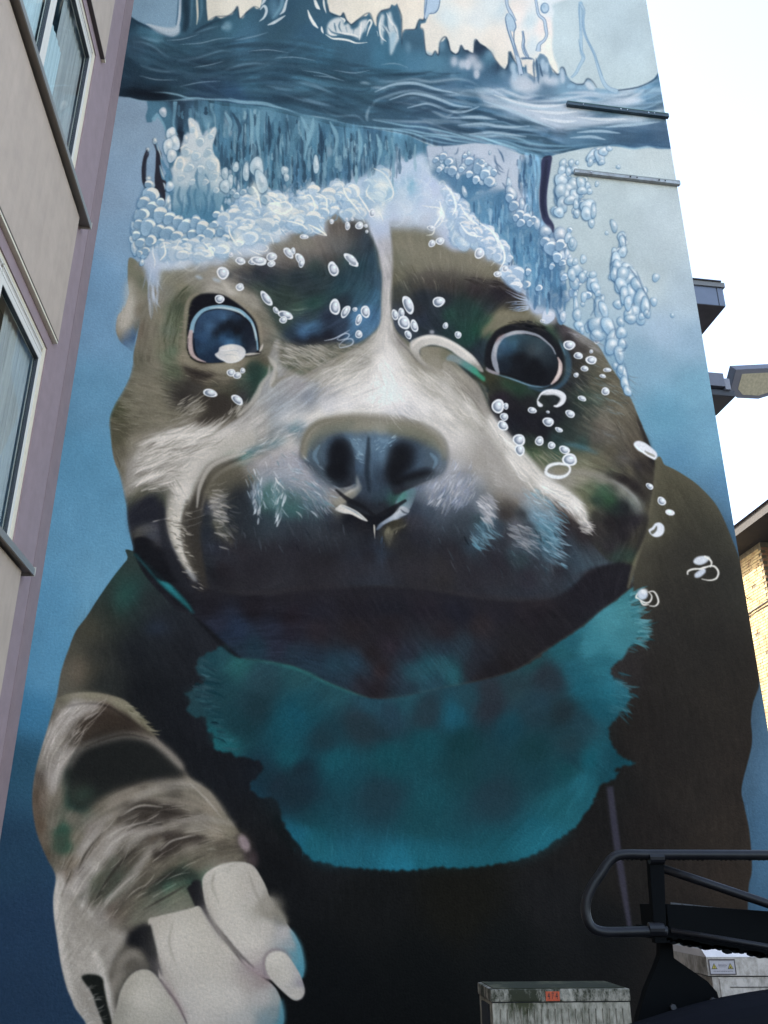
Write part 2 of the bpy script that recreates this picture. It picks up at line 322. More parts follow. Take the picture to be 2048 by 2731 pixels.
lines('a9c3d6',.75,2,"B:440,612 480,612 525,622;B:520,650 580,648 660,658;B:580,600 700,605 830,585 960,605 1060,595 1160,585 1250,600 1330,640;B:750,760 850,735 950,760 1050,790 1110,790;B:900,800 960,810 1040,850 1090,865 1150,820 1250,785;B:530,800 560,745 650,710 750,680 850,668 950,690 1080,705 1160,700 1220,675 1320,672;B:500,900 495,850 520,780;B:520,880 700,895 850,900 950,905 1050,940 1130,970 1250,1000;B:1340,640 1450,710 1560,760 1650,790;B:1480,650 1580,700 1659,730;B:1320,770 1400,785 1500,800 1659,830;B:1220,860 1350,865 1450,870;B:1160,935 1280,930 1400,935;B:1400,940 1500,935 1659,960;B:1180,980 1300,1000 1430,1010 1600,1030;B:1350,1010 1500,1000 1659,1040",(2,12,12,2))
lines('c6d4e4',.8,2,"C:0,650 100,700 200,760 300,790 420,800;C:60,650 180,690 260,720 380,710;C:180,740 350,750 500,745 620,725 750,705 850,720 1000,740;C:500,715 600,690 750,685 860,700 1000,700 1100,680;C:0,785 150,790 250,830 350,880 450,900;C:660,880 760,905 870,905 960,890 1100,880;C:1000,760 1100,745 1170,745;C:1060,720 1120,690 1160,660;C:690,850 830,855;C:300,800 450,780 600,790;C:650,740 720,745 780,750",(3,16,16,3))
lines('8fb9d6',.7,1.8,"C:950,790 1100,800 1200,790 1290,760;C:1000,820 1120,815 1210,785 1300,730;C:1080,760 1180,730 1280,690;C:1120,720 1200,680 1270,620;C:20,900 120,900 200,930 300,940;C:80,980 200,960 330,970;C:700,960 850,975 930,960;C:740,995 880,1000;C:780,930 900,940 1050,910;C:420,1010 300,990 150,1000;C:100,940 250,955 400,960;C:560,960 650,950 760,955",(2,10,10,2))
lines('7db4d2',.8,1.6,"C:0,1000 100,1000 220,1020 330,1060 450,1075 600,1080 750,1065 850,1070;C:0,1040 120,1040 250,1085 400,1110 520,1110 650,1090;C:60,1070 180,1090 280,1130 400,1150;C:850,1085 950,1075 1080,1098 1200,1085 1340,1098;C:100,1020 250,1050 380,1070",(3,12,12,3))
lines('2f5980',.55,2,"C:0,1022 120,1022 240,1055 360,1090 500,1098 640,1078;C:300,740 450,715 600,700;C:760,760 900,780 1000,800;C:700,880 800,870 900,880;C:880,810 1050,830 1180,810 1300,790;C:980,1040 1150,1030 1320,1020;C:650,1045 850,1050",(4,12,12,4))
# underside glowing meniscus line
lines('8fc3dc',.9,1.5,"A:105,718 200,742 300,750 450,745 600,725 700,735 850,740 950,760 1100,770 1200,790 1300,815 1420,860 1520,865 1659,890;A:270,683 380,685 480,700 560,725 650,735;A:700,765 850,785 1000,800 1150,805;A:860,725 950,750 1120,760 1250,800;A:1480,870 1560,895 1659,920;B:0,845 120,870 250,895 400,930 560,945 700,960 850,990 950,1030 1100,1060 1300,1070;B:0,870 150,895 300,925 450,940;B:540,885 650,905 780,930 900,940 1100,980 1300,1040 1420,1065;B:650,950 800,960 950,990 1150,1010 1300,1040;B:850,1000 1000,1010 1150,1040 1300,1060;B:1200,990 1350,1020 1500,1070 1659,1110;B:1300,1000 1450,1050 1600,1090",(3,11,11,3))
lines('c9dfea',.7,1,"A:300,755 450,750 600,735;A:1400,862 1480,862 1600,880;B:0,852 150,880 350,922;B:540,888 640,905;B:1080,1075 1300,1072",(1,5,5,1))
lines('15202e',.8,4,"A:60,660 170,665 300,690 420,705;A:50,700 200,700 350,715 430,705;A:60,680 200,685 300,700 400,708",(8,26,22,2))
lines('23405a',.8,2,"A:135,135 200,175 300,215 400,262;A:600,240 690,190 760,160 820,150",(10,16,10,4))
# dark edge accents along the splash silhouette
lines('1f3854',.75,1.2,"A:688,0 700,150;A:710,155 765,125 850,120 900,85 925,52 940,140 990,95 1045,52 1090,65;B:205,30 222,95 300,125 322,97 345,150 380,185 430,147 512,97 550,180;B:570,200 572,130 602,84 662,66 680,37;B:716,32 740,90 752,150 754,330;B:756,250 778,222 850,218 865,185 884,146 912,148 930,100 950,0;B:888,178 890,205 912,225 922,330 932,395 958,412 978,412 1000,378 1024,408 1036,312 1080,276 1112,375 1150,402 1175,385 1190,336 1215,372 1252,385 1282,395 1292,295 1330,325 1410,385 1445,445 1512,515 1538,470 1543,380 1590,440;C:160,390 195,440 222,485;C:300,540 350,575;C:470,500 515,550 535,545;C:535,515 550,498 568,510 585,560;C:610,600 660,622 710,620 738,583 775,600 810,650;C:900,660 960,668 1110,645 1230,590 1262,540",(4,9,9,4))
# left square gap frame and uprights
lines('b9c9d8',.9,1.2,"A:505,-40 500,60 492,150 475,220;A:250,180 350,210 430,228 480,215",(8,20,20,8))
lines('2c5370',.8,1,"A:488,-40 482,100 470,190;A:190,165 260,195 350,240 420,265 500,240",(5,10,10,5))
fill("A:260,180 340,200 440,205 490,190 495,245 450,270 400,262 330,235",'b0c4d4',blur=3,op=.8)
lines('203a50',.8,4,"A:540,-40 545,60 550,150 530,240",(40,52,50,30))
lines('d9d3bf',.95,1,"A:622,-40 628,60 630,130 622,185",(14,15,12,4))
lines('5d8dab',.6,3,"A:655,-40 660,80 640,170;A:590,-40 585,80 575,200",(14,18,14,8))
dabs("A:850,195,30,32 820,205,14,14",'8db8d0',.6,.45)
# large splash loops (left of centre)
lines('c5d4dd',.95,.8,"A:1090,75 1120,45 1138,80 1120,130 1085,160;A:1100,40 1125,0 1140,-40;A:1235,110 1265,80 1280,30 1300,-40;A:1145,188 1190,170 1240,140 1278,115",(5,22,18,4))
lines('dde2e2',.95,.8,"A:1440,75 1460,130 1490,180 1520,210;A:1485,0 1510,50 1530,70",(3,20,24,4))
dabs("A:1190,40,40,50 1200,100,30,40",'5f93b3',.6,.5)
lines('6ea3bf',.8,2,"A:1255,-40 1250,40 1220,90 1180,140",(20,30,24,8))
lines('dfe4e2',.95,.7,"B:60,75 80,130 110,180 132,210;B:105,-20 130,40 150,75;B:175,-20 180,40 195,100;B:160,195 165,225 175,250;B:190,255 240,285 300,290 360,300 420,320 500,315;B:260,240 330,250 400,260 440,285;B:215,200 225,250 275,265;B:300,130 330,150 325,170;B:490,190 515,150 530,170 510,220 495,270;B:455,165 450,220 440,300;B:600,130 590,190 600,270 640,310;B:640,95 670,160 710,220 728,290;B:570,230 580,270",(4,16,14,3))
fill("B:205,190 235,150 290,130 320,150 330,190 360,175 385,220 430,200 445,165 470,150 500,150 490,220 460,250 440,290 380,265 300,255 250,265 205,250",'d9dee0',blur=2,op=.85)
lines('3b6a88',.8,1,"B:255,170 262,210 270,240;B:300,160 290,200 310,240;B:340,200 350,240;B:400,215 395,250;B:480,210 470,255;B:210,205 240,240 300,255 380,275 440,285",(5,12,10,3))
fill("B:600,110 625,120 620,180 645,200 650,110 670,90 690,160 720,210 730,290 710,330 680,400 668,400 665,300 650,250 620,230 612,330 600,300 600,230 585,200",'d3dde2',blur=2,op=.85)
fill("B:670,250 710,240 700,320 678,400 668,330",'8fbad3',blur=4,op=.8)
lines('3b6684',.8,1,"B:640,150 650,210 665,240;B:610,190 640,240 660,290;B:690,190 715,250",(4,10,8,3))
# soft pale splashes
dabs("B:1140,455,26,40 1200,475,30,36 1270,440,42,40 1310,490,40,40 1305,550,22,34 1240,480,24,40",'c3cbdb',.8,.35)
dabs("B:1130,560,20,18 1050,340,18,40 800,350,20,40 1400,400,30,30 1500,540,30,40",'7fb0cd',.45,.6)
dabs("C:250,590,60,45 320,640,70,40 240,650,60,30 200,600,30,40 370,600,30,30 480,600,60,35 430,580,40,30",'c3d0e0',.8,.5)
dabs("C:190,500,22,40 200,560,20,45 410,480,18,45 440,500,16,40",'a9c6de',.85,.35)
fill("C:250,460 260,445 335,450 340,530 300,540 290,480 275,500",'dfdcd6',blur=1)
lines('3b5f84',.85,1,"C:252,440 300,430 345,440;C:245,445 255,520 250,560;C:345,440 342,500 352,600;C:280,480 285,540;C:360,430 372,520 380,620;C:385,470 400,540 410,570",(5,14,12,4))
lines('4f7ca2',.8,3,"C:360,500 375,560 372,610;C:460,480 470,540 460,580;C:300,560 340,590 350,620",(10,20,16,8))
# drips
def drip(s,w,lt='b3cbe4',dk='3f638c'):
    for l in s.split(';'):
        stroke(l,[a+7 for a in w],dk,.9,.6); stroke(l,w,lt,.95,.6)
drip("B:955,-40 948,20 935,70 928,140",(60,50,30,14))
lines('3c5f86',.7,1,"B:990,-20 985,30 1010,20;B:940,60 925,120",(3,10,6,3))
fill("B:948,-30 1032,-30 1020,50 1000,92 960,100 938,130 925,100 935,40",'a9c6e2',blur=1); lines('4a6f97',.9,.6,"B:1038,-30 1025,55 1000,95 955,105;B:940,-20 930,60 922,110",(5,8,8,4))
drip("C:140,-30 148,40 175,100 200,160;C:160,110 150,170 170,260 195,330 215,400 235,470 250,550",(18,14,22,30))
fill("C:150,100 180,110 205,160 210,210 190,235 160,215 140,160 138,120",'a5c3dc',blur=1); lines('44688f',.9,.7,"C:165,100 195,140 212,200 198,240 200,320 225,420;C:150,100 135,140 150,220 180,310 215,410",(4,7,7,4))
drip("C:352,-40 365,40 380,110 420,150 432,210 438,260 420,300 385,330 375,380",(10,12,16,18,12,16,30))
drip("C:262,230 268,290 265,340 280,390 300,425",(6,12,16,22,16))
lines('3c5f88',.8,.8,"C:262,235 275,300 270,350 285,400 310,430;C:240,435 270,430 330,440",(4,8,8,4))
tile('C'); 
dab(425,62,32,40,0,'4b76a0',1,.06); dab(427,60,27,35,0,'a9c6de',1,.15); dab(418,50,10,14,0,'86b0d0',.7,.4)
drip("C:690,20 685,80 690,180 692,290 695,380 710,430 680,490 655,540 620,575",(22,20,12,14,16,20,16,14,6),'a3c4dc','6f9cc0')
drip("C:690,30 712,80 708,160 720,250 750,320 790,400 820,500 850,590 890,650 960,680",(14,14,10,12,10,12,14,18,24,30),'a3c4dc','6f98be')
lines('5d8bb5',.7,1,"C:682,30 680,120 686,230;C:712,70 708,180 725,260 765,350 805,440 850,560;C:673,290 690,370 715,430",(4,7,6,4))
dab(690,20,10,10,0,'7fb0d4',.8,.4)
fill("C:720,615 740,600 765,610 800,660 760,665 735,650",'c6d6e4',blur=2,op=.85)
fill("C:545,510 560,520 575,590 555,620 540,580",'bacde0',blur=2,op=.8)
dabs("C:620,640,30,16 700,650,40,14 900,690,80,12 1120,680,40,10",'8db8d8',.6,.4)
# ---- curtain of plunging water under the surface
curt=field("A:300,820,40708c 400,850,3f6f8b 500,800,22344a 560,800,2c4a63 650,850,4a7f9d 800,850,3d718e 900,900,467f9e 1000,900,41738f 1100,900,5a9ab8 1200,1000,437a98 1300,950,3a6885 1440,950,6aa9c6 1550,1000,3f7a9a 800,1100,41789a 1000,1200,3f7696 1200,1200,3f7898 1500,1200,3c7698 D:800,250,39637f 900,350,3f7190 1100,450,4a7c99 1300,330,42739a 1500,380,44759b B:200,1000,3c6d8e 400,1050,5f9fc0 550,1000,355f80 650,1100,4d8bab 700,1000,5f9dbf 850,1080,4a83a6 250,1180,437b9b 500,1180,4c87aa 620,1200,3f739a E:100,250,4a81a0 300,300,3f6f94 500,250,3e6b90",eps=14)
fill("A:255,745 262,800 245,860 255,905 290,905 330,830 370,900 392,960 420,1240 D:250,600 500,900 1100,800 E:200,500 600,500 950,250 B:990,1090 800,1000 A:1659,900 1200,800 700,740 400,745",curt,blur=1,smooth=False)
vert=dirfield("A:600,900,86 1200,1000,88 B:200,1100,92 700,1100,92 E:500,200,92 F:250,300,92 300,800,80",eps=100)
fur("A:600,760 1000,800 1500,900 B:100,880 700,970 1100,1100 B:900,1200 E:600,400 200,420 D:1200,420 900,450 800,200 A:750,1200 600,1000",vert,amp=.13,L=30,grain=3.4,blur=6)
lines('1d2c40',.92,2,"A:515,760 505,850 500,950 492,1050 505,1130;D:500,0 500,90 490,140",(60,55,40,26,18))
lines('2a4660',.7,4,"A:560,760 560,850 550,900",(40,40,20))
lines('6fa9c6',.9,1.2,"A:465,750 460,830 452,920 480,1000;A:735,765 730,800 750,850 748,910;A:975,800 970,900 965,970;A:1055,800 1050,900 1045,1020 1040,1100;A:300,890 330,850 350,870 385,930 395,980",(30,20,14,8))
fill("A:590,780 620,830 700,850 735,870 730,920 700,955 680,930 670,880 620,850 598,820",'6fa8c6',blur=2,op=.9)
fill("A:835,820 860,870 885,930 890,980 865,1010 850,960 830,900",'a9c2d6',blur=3,op=.9)
fill("A:1390,880 1430,870 1520,900 1500,980 1440,1080 1420,1200 1400,1100 1395,980",'76b0cc',blur=4,op=.85)
fill("A:1090,800 1200,830 1170,920 1120,1000 1100,900",'6ba5c3',blur=4,op=.85)
lines('335f7e',.85,2,"A:1420,940 1425,970 1420,1010;A:1150,860 1140,890;A:790,800 860,900 900,1000 880,1060;A:930,830 900,850 890,890;A:1000,820 1010,900 1000,960;A:1210,860 1150,980 1140,1060",(4,18,16,3))
lines('79b4d0',.7,3,"A:910,850 915,920 900,970 920,1050;A:1010,960 1000,1060;A:1600,960 1610,1060 1605,1160;A:1290,1000 1270,1080 1300,1150;A:800,1060 830,1120;A:1240,1080 1290,1130;B:200,1040 215,1100 220,1180;B:380,980 400,1060 395,1180;B:480,980 520,1080 540,1160;B:700,990 680,1060 690,1140;B:590,1080 620,1160;B:340,960 330,1060 335,1200;B:440,960 450,1100;B:850,1060 860,1120;B:820,1040 815,1100",(4,30,26,6))
lines('2f5676',.75,2.5,"B:40,960 45,1010;B:180,920 175,1000 165,1080;B:270,950 275,1060 260,1160;B:590,980 570,1060 560,1130;B:640,1000 620,1090 640,1110;B:720,1000 730,1050;B:540,990 545,1040;B:780,1040 790,1100;B:900,1060 890,1110;B:430,980 420,1060",(6,26,22,5))
dabs("B:120,1190,18,50 470,1200,22,36 500,1100,14,20 215,1130,20,30 400,1090,30,50 A:1500,1200,20,40 1605,1110,18,34",'b4cde0',.55,.5)
# left edge of curtain: pale finger shapes
drops("A:375,830,26,38,-30",lt='d5dbe4',md='9fbdd4',dk='35607f')

# ---------------------------------------------------------------- body
TILES['W']=(1248,2231,2.07375)
body=field("M:600,110,2c3a38 500,240,2a3634 480,400,2a322e 380,480,3c3d33 300,600,4a4a3e 420,600,23282a 300,720,5a5548 390,720,3a3a30 250,820,55544a 450,760,22282a 700,300,24292d 620,260,1f4a48 560,200,24413d 800,450,20252e 650,600,1a1e24 900,600,1b1e24 1000,520,20242c 700,800,15181d 900,900,171a20 1000,1000,1a1d24 900,1100,14171c 1100,500,22252d 1200,1200,15181e Z:700,1850,16181b 640,1750,18191c 600,1900,111316 800,1950,121415 1000,1950,14140f 1200,1950,17181a 700,2100,0c0f11 900,2100,0d1011 1100,2050,101314 1300,1800,1b1a1a 1350,1900,211f1d 1300,1700,1e1e1d 1250,1750,181717 1450,1600,282421 1450,1450,2b2723 1550,1500,2e2822 1500,1700,2c2723 1580,1800,302923 1600,1650,2d2722 1500,1300,37332c 1560,1250,3b3a33 1480,1200,423f35 1420,1120,59553f 1460,1060,5c583f 1520,1100,57543f 1560,1150,4b4a3b 1430,1350,2f2c29 1400,1300,35322b 1380,1230,3f3c30 1520,1400,2c2824 1400,1550,26221f 1350,1450,2a2626 1500,1900,2a2420 1560,1900,342b24 1500,2000,221f1d 1300,2000,131517 1400,1800,231f1d",eps=40)
fill("M:640,45 600,90 520,190 430,320 380,400 320,480 285,560 260,620 220,750 180,900 150,1030 110,1150 Z:85,1500 80,1700 110,1830 130,1900 125,2300 600,2320 1100,2320 1620,2320 1616,2100 1617,1930 1625,1880 1620,1800 1608,1740 1603,1700 O:1550,1250 1545,1080 1560,960 1600,840 1590,700 Z:1640,1500 1636,1400 1625,1310 1605,1230 1580,1160 1550,1095 1510,1050 1470,1022 1438,1006 1410,1000 1300,1200 500,1300",body,blur=.8)
bf=dirfield("M:300,700,-70 300,500,-65 600,300,50 700,600,60 L:1300,500,60 1400,700,60 1500,1000,70 O:1000,500,75 1200,1200,85 R:500,900,90",eps=150)
fur("Z:1420,1040 1480,1050 1590,1250 1610,1600 1590,1900 1200,2000 700,2000 300,1700 190,1400 280,1280 1300,1300",bf,amp=.035,L=8,blur=10,grain=1.6)
nz=fbm(CH,CW,40,4)-.5; IMG*=1+(nz*.10)[:,:,None]
stroke("M:330,430 395,400 400,600 370,760",(20,60,80,40),'6b6247',.30,26)
dabs("M:600,280,60,50,40 560,330,40,80",'1e564f',.30,.6)
dabs("M:780,460,60,30,20 740,480,50,30",'25344a',.4,.6)
dabs("M:330,700,50,80",'6d5c4a',.45,.6)
stroke("Z:1318,1700 1330,1800 1345,1900 1362,2010",(14,15,15,9),'43435a',.75,2)
# chest: teal patch with ragged edges
teal=field("M:1050,650,17424f 1150,620,1f4a57 1000,820,20414c 1000,640,224450 1200,650,1f5a5e 1100,800,18404c 1200,1000,153c48 1130,1100,145b66 1300,900,1b3b48 1500,1000,10566b 1500,1200,0f5a6c 1350,750,234553 1600,900,155061 N:100,620,1f4d58 300,700,1d4c59 500,780,1f475a 100,850,0f556c 450,900,2b2f3a 250,970,1b3c4c 600,850,223d50 800,830,26303c 950,850,12536a 700,780,1c4a5a 1150,800,2a2c38 1150,720,2c313c 1050,750,1c4453 1450,620,2b2f3a 1300,680,23404a 1550,500,185664 1600,600,17586b 1600,430,1a5a6c 1400,560,1b4b53 1250,900,124658 1400,800,1f3c4a 1550,820,1d333c 1000,1000,10404a 800,1000,10505f 600,1100,0e5260 300,1100,10596b 100,1150,182f40 1100,1150,154553 1400,1050,12404a 1600,1100,16404f O:450,560,2b7384 600,420,38808f 650,500,2f7585 720,330,367c89 690,220,2f7582 500,700,1c6072 400,850,12586c 600,900,11637a 640,870,226377 500,1000,0f566b 400,1100,1c3f4e 300,1250,1d4350 450,1350,0d5f72 600,1400,10566a 300,1400,0f4f5a 200,800,25323e 100,950,1f3d4d 650,1380,0d5265 R:100,120,17465a 150,160,1e3346 250,200,1a2b3c 60,150,15425a 300,300,124556 600,200,1e3a4c 450,100,114d60 800,300,10505e 1000,100,14444f 1100,200,203949 1300,100,134553 1400,250,156071 1500,150,17687c 1600,60,175f75 300,400,0f5c70 500,480,13607a 800,480,0f6076 1100,440,10596b 1300,380,11637a 700,520,127090 250,380,11688a",eps=16)
_t=fill("M:1040,610 990,655 985,700 1020,730 1035,770 960,810 905,830 960,870 930,920 985,960 1040,960 1045,1030 1080,1060 1075,1110 1100,1150 1160,1150 1200,1180 Z:545,1640 570,1660 540,1700 560,1720 600,1730 610,1770 R:150,285 180,330 210,380 240,420 280,470 330,495 480,525 700,535 830,525 880,518 920,522 1050,515 1200,490 1300,455 1420,380 1490,320 1540,240 1570,180 1600,148 1640,130 1665,100 O:600,1430 650,1400 720,1385 765,1375 700,1350 640,1310 600,1250 575,1180 580,1110 620,1080 640,1030 700,980 715,900 690,850 640,820 590,760 610,700 650,670 680,640 720,580 770,540 750,520 800,500 835,480 800,450 825,430 800,400 790,380 770,320 765,290 720,290 740,240 738,165 680,200 620,260 520,310 400,430 200,560 0,700 Z:1050,1420 840,1440 680,1400 560,1370",teal,blur=3,rag=4,ragf=7)
fill("M:1050,640 1000,700 1040,760 930,830 1000,920 1060,1020 1090,1110 1300,1120 1300,650 1150,620",teal,blur=9,op=.6)
cf=dirfield("M:1100,800,150 1200,1100,140 Z:700,1850,100 900,1850,95 650,1790,70 1100,1830,130 1250,1750,120 1000,1600,95 1350,1300,150 1380,1350,10 1360,1450,20 1300,1600,40 1200,1500,150",eps=60)
dabs("R:160,170,90,60,10 240,240,90,50,50 60,90,60,70",'192330',.55,.6)
dabs("N:470,900,80,50,25 560,950,50,26,20",'22303c',.6,.6)
dabs("N:800,820,80,60,-20 1150,800,85,100 1450,640,80,75 1300,680,60,36 1570,830,60,50,20",'24303b',.55,.6)
dabs("N:230,980,60,40 80,1170,90,50 200,750,50,40 R:600,200,110,80 1150,200,120,90 O:130,800,90,90 330,1230,100,60",'22343f',.35,.7)
dabs("R:500,60,90,70 850,180,140,60,20 300,330,90,60 1350,280,120,60,-30 1250,420,120,40,-20",'0f6475',.35,.7)
fur("M:1000,640 910,830 1050,1000 1100,1140 Z:600,1760 R:240,420 480,525 900,520 1300,455 1550,230 1660,100 O:720,1385 580,1150 720,900 640,700 830,480 738,165 0,700 Z:1000,1520 600,1440",cf,amp=.02,L=6,blur=4,grain=1.6)
hairs("R:170,290 280,460 480,520 700,530 900,515 880,440 500,400 300,330",60,cf,['1b7390','156a82','0f5468'],ln=(20,60),w=(1.5,4),op=.4,flip=0)
hairs("R:1540,240 1420,375 1200,480 1150,440 1400,300 1500,200",24,cf,['1b7590','176c80'],ln=(20,60),w=(1.5,4),op=.3)
hairs("O:740,200 760,320 820,430 830,500 760,560 660,660 700,600 760,470 700,300",110,cf,['3c8696','2f7585'],ln=(16,45),w=(3,7),op=.8)
hairs("O:600,700 720,880 700,1000 600,1080 560,1000 600,850",40,cf,['1f6478','16586c'],ln=(20,55),w=(3,7),op=.7)
hairs("M:1000,640 960,820 1000,900 1060,1000 1100,1130 1150,1100 1050,900 1040,720",60,dirfield("M:1000,800,195 1080,1100,190"),['1b4654','1c3a48'],ln=(20,60),w=(4,8),op=.6)
fill("R:130,300 155,290 175,340 215,390 240,430 200,430 140,360",'101416',blur=2,op=.8)
_v=IMG[_t[1]:_t[1]+_t[2].shape[0],_t[0]:_t[0]+_t[2].shape[1]]; _v*=1-_t[2][:,:,None]*np.array([.10,.04,.04],np.float32)
# left arm: roll of skin
IMGb=None
arm=field("M:250,870,5d5a4a 400,840,66624f 550,880,6e6a55 650,950,706c55 740,1040,57523f 180,960,4f4a3e 230,980,8a8580 170,1050,858078 300,910,a7a3a0 400,902,a09a93 480,905,5c4c40 440,950,3a2f2a 350,1000,46403a 600,1000,2d2826 500,1000,382f28 400,1060,4a423b 130,1130,746e62 200,1130,8c8880 250,1150,8f8a83 300,1120,605a52 400,1100,454038 550,1070,4e4740 650,1070,5a5550 750,1080,5f5a53 850,1180,6a655c 450,1150,1e2422 600,1150,1a1e20 700,1180,1d2022 300,1220,5c5850 500,1220,181b1c",eps=14)
armp=field("P:160,60,7e7a74 130,200,5c5248 200,150,807a74 250,80,97938e 300,60,6a665f 120,350,4a3d30 170,350,6e6052 250,350,625c50 400,150,24302b 420,60,2a302e 600,80,1b1d1f 800,100,191b1e 600,200,232a29 500,280,22453c 430,380,1f4a3f 900,60,2a2a2c 1000,120,3e3a3c 1100,60,66605a 1050,150,58525a 1200,170,5b564f 1100,200,6e685c 900,230,554f46 750,320,6b6457 1000,300,6d675a 1150,290,4e4a42 1250,250,716b5e 600,400,5d584b 850,340,7a7365 850,400,3d3931 1050,360,5a564c 1300,350,6b6558 950,450,3a332c 1080,460,332c2a 750,440,6e685e 700,470,726c60 1250,430,6f685b 1400,420,7a7060 1200,500,4a433c 1350,500,5a5449 1500,520,66604f 1450,600,827561 1550,600,6d6654 1000,530,544f4e 850,570,7c7770 1100,580,716a5f 1300,570,69645a 750,540,5a5348 150,560,55432f 200,650,5f5a4d 250,550,666156 310,600,1f5040 330,700,25503f 400,500,5c5a4f 420,650,625d4e 550,600,76706a 650,560,706b62 500,720,756e64 600,700,5f574b 700,640,868079 650,740,807b76 780,740,4b473f 900,680,5a544b 1000,640,504639 1100,640,3f3530 1300,650,3a332c 1050,700,46413c 1030,760,36312b 950,760,6a6355 1150,700,5a5347 1250,720,655e52 1400,740,5c574a 1500,740,4a4238 230,800,4c4a40 300,830,5c574a 400,820,6f6554 360,920,665d50 300,1000,aaa5a2 450,900,76706c 550,870,8d8985 450,980,a09b98 620,830,55524a 600,950,55604f 700,850,4c554a 850,830,4b443c 800,900,3c4038 700,950,22463b 750,1000,4a4a40 640,1030,2f5044 1000,850,5d564a 1150,850,57503f 1100,900,3b302c 1200,880,24463b 1320,930,1d5042 1300,870,5e5648 950,960,4a4138 1050,930,4a443f 850,1040,66605a 1000,1030,4d5449 1100,980,315a4a 1150,1050,596050 1200,1130,565a4c 900,1130,4f5448 780,1110,5c5048 700,1180,5c4f46 560,1100,4e5146 500,1150,7b7770 400,1100,75726a 340,1200,77736c 280,1150,bdbab8 600,1220,7c7873 900,1200,5a5a4e",eps=10)
fill("M:175,930 210,860 300,832 400,826 500,840 590,870 650,930 700,990 750,1060 820,1140 910,1244 P:1180,80 1270,215 1400,300 1460,380 1540,500 1600,570 1620,600 1655,640 1690,720 1659,860 1400,1000 Q:950,260 730,350 650,450 620,500 400,560 380,700 375,830 340,680 300,500 275,300 268,180 290,100 P:270,960 250,880 200,800 150,680 110,500 100,330 120,100 M:110,1150 150,1030",arm,blur=1)
# wrist and back of the paw
fill("P:115,0 105,330 112,500 150,680 200,800 250,880 275,970 262,1100 270,1260 1000,1300 1300,1150 1400,950 1659,830 1680,700 1655,640 1600,572 1540,500 1460,380 1400,300 1270,215 1180,80 1080,-20 900,-120 500,-140 200,-60",armp,blur=5)
fill("M:175,930 210,860 300,832 400,826 500,840 590,870 650,930 700,990 750,1060 820,1140 910,1244 830,1244 700,1120 500,1090 330,1130 240,1244 100,1244 120,1120 150,1030",arm,blur=3)
lines('1d1a1a',.85,3,"M:240,910 330,890 420,886 510,910 600,970 680,1020 750,1080")
lines('8a8668',.8,5,"M:250,855 350,838 450,845 560,885 640,950 690,1010 745,1050",(14,26,24,8))
hairs("M:560,870 640,930 700,1000 750,1060 700,1020 600,930",60,dirfield("M:640,950,15"),['7d7a5e','6b6850'],ln=(15,35),w=(2,4),op=.8)
lines('bdb9b6',.8,8,"M:200,990 260,935 340,908 430,902;M:150,1120 200,1030 280,960",(6,30,34,8))
lines('3a2e28',.7,9,"M:330,1050 400,980 480,940 600,990 680,1060",(20,60,50,20))
lines('77706a',.8,5,"M:240,1200 330,1130 450,1085 560,1066 650,1064 740,1095 850,1190 900,1240",(8,22,26,20))
lines('8d8882',.8,4,"M:700,1075 780,1140 850,1200 900,1244",(6,20,16))
pf=dirfield("P:200,100,100 140,400,90 250,250,100 300,120,115 400,300,130 700,250,150 1000,230,5 1200,320,15 1400,420,40 900,380,-10 1100,500,-8 800,450,-15 650,500,-35 500,650,-55 650,700,-50 800,600,-30 1000,600,-15 300,700,92 400,850,-60 550,850,-55 500,1000,-55 700,1000,-50 850,900,-45 1000,800,-40 1200,800,-25 1000,1000,-30 1150,1050,-30 800,1100,-40 300,1100,95 M:200,1050,-60 300,1000,-55 250,1150,-60 700,1100,45",eps=25)
fur("P:115,0 105,330 150,680 275,970 270,1260 900,1260 1300,1150 1400,950 1640,830 1600,572 1400,300 1180,80 900,-120 200,-60",pf,amp=.045,L=10,blur=5,smear=4,grain=2)
fur("M:175,940 300,900 440,900 420,1000 240,1240 100,1244 150,1030",pf,amp=.08,L=14,blur=5,grain=2)
def P2(c,op,blur,s,w): lines(c,op,blur,s,w)
P2('15181a',.95,14,"P:420,180 480,60 620,-40 800,-60 950,20;P:500,150 700,60 950,80;P:480,200 700,170 1000,160",(60,150,150,50))
P2('1f443b',.4,12,"P:400,400 500,330 620,280 720,230;P:320,560 320,650 335,740;P:410,250 400,320 380,420",(14,44,40,14))
P2('b2aeaa',.75,6,"P:330,60 290,130 260,250 245,340;P:420,-20 350,50 300,140",(8,34,26,8))
P2('8f8579',.7,6,"P:1270,240 1100,215 950,240 800,300 680,360 560,420;P:840,345 960,370 1150,380 1350,420;P:640,440 750,370 900,350",(8,24,24,8))
P2('2e2925',.7,8,"P:760,420 880,390 1000,400 1120,440;P:880,470 1000,440 1100,470 1250,500 1370,510;P:1090,275 1200,290;P:1330,650 1200,640 1080,610 980,620 880,700 820,820;P:1080,690 1180,740 1050,760 1000,790;P:1180,680 1080,720;P:960,540 1080,510",(12,48,44,10))
P2('a5a09b',.7,5,"P:720,500 800,460 880,440 960,430;P:730,470 640,510 560,570;P:760,640 860,570 960,540 1060,520;P:900,545 820,590 720,650",(6,20,18,5))
P2('b3afab',.75,8,"P:850,580 740,660 640,770 560,880 470,980 380,1100;P:620,560 540,660 470,740 420,800;P:520,640 480,720",(16,54,50,30))
P2('9a958e',.6,5,"P:720,640 620,700 560,790;P:1060,660 1000,700 930,800 860,900 720,1060 640,1160",(6,26,24,8))
P2('8c877c',.6,7,"P:1500,560 1300,560 1100,570 950,600 850,680;P:1480,640 1350,680 1200,760 1080,840 950,900;P:1000,900 850,1000 740,1120 660,1220",(10,34,30,10))
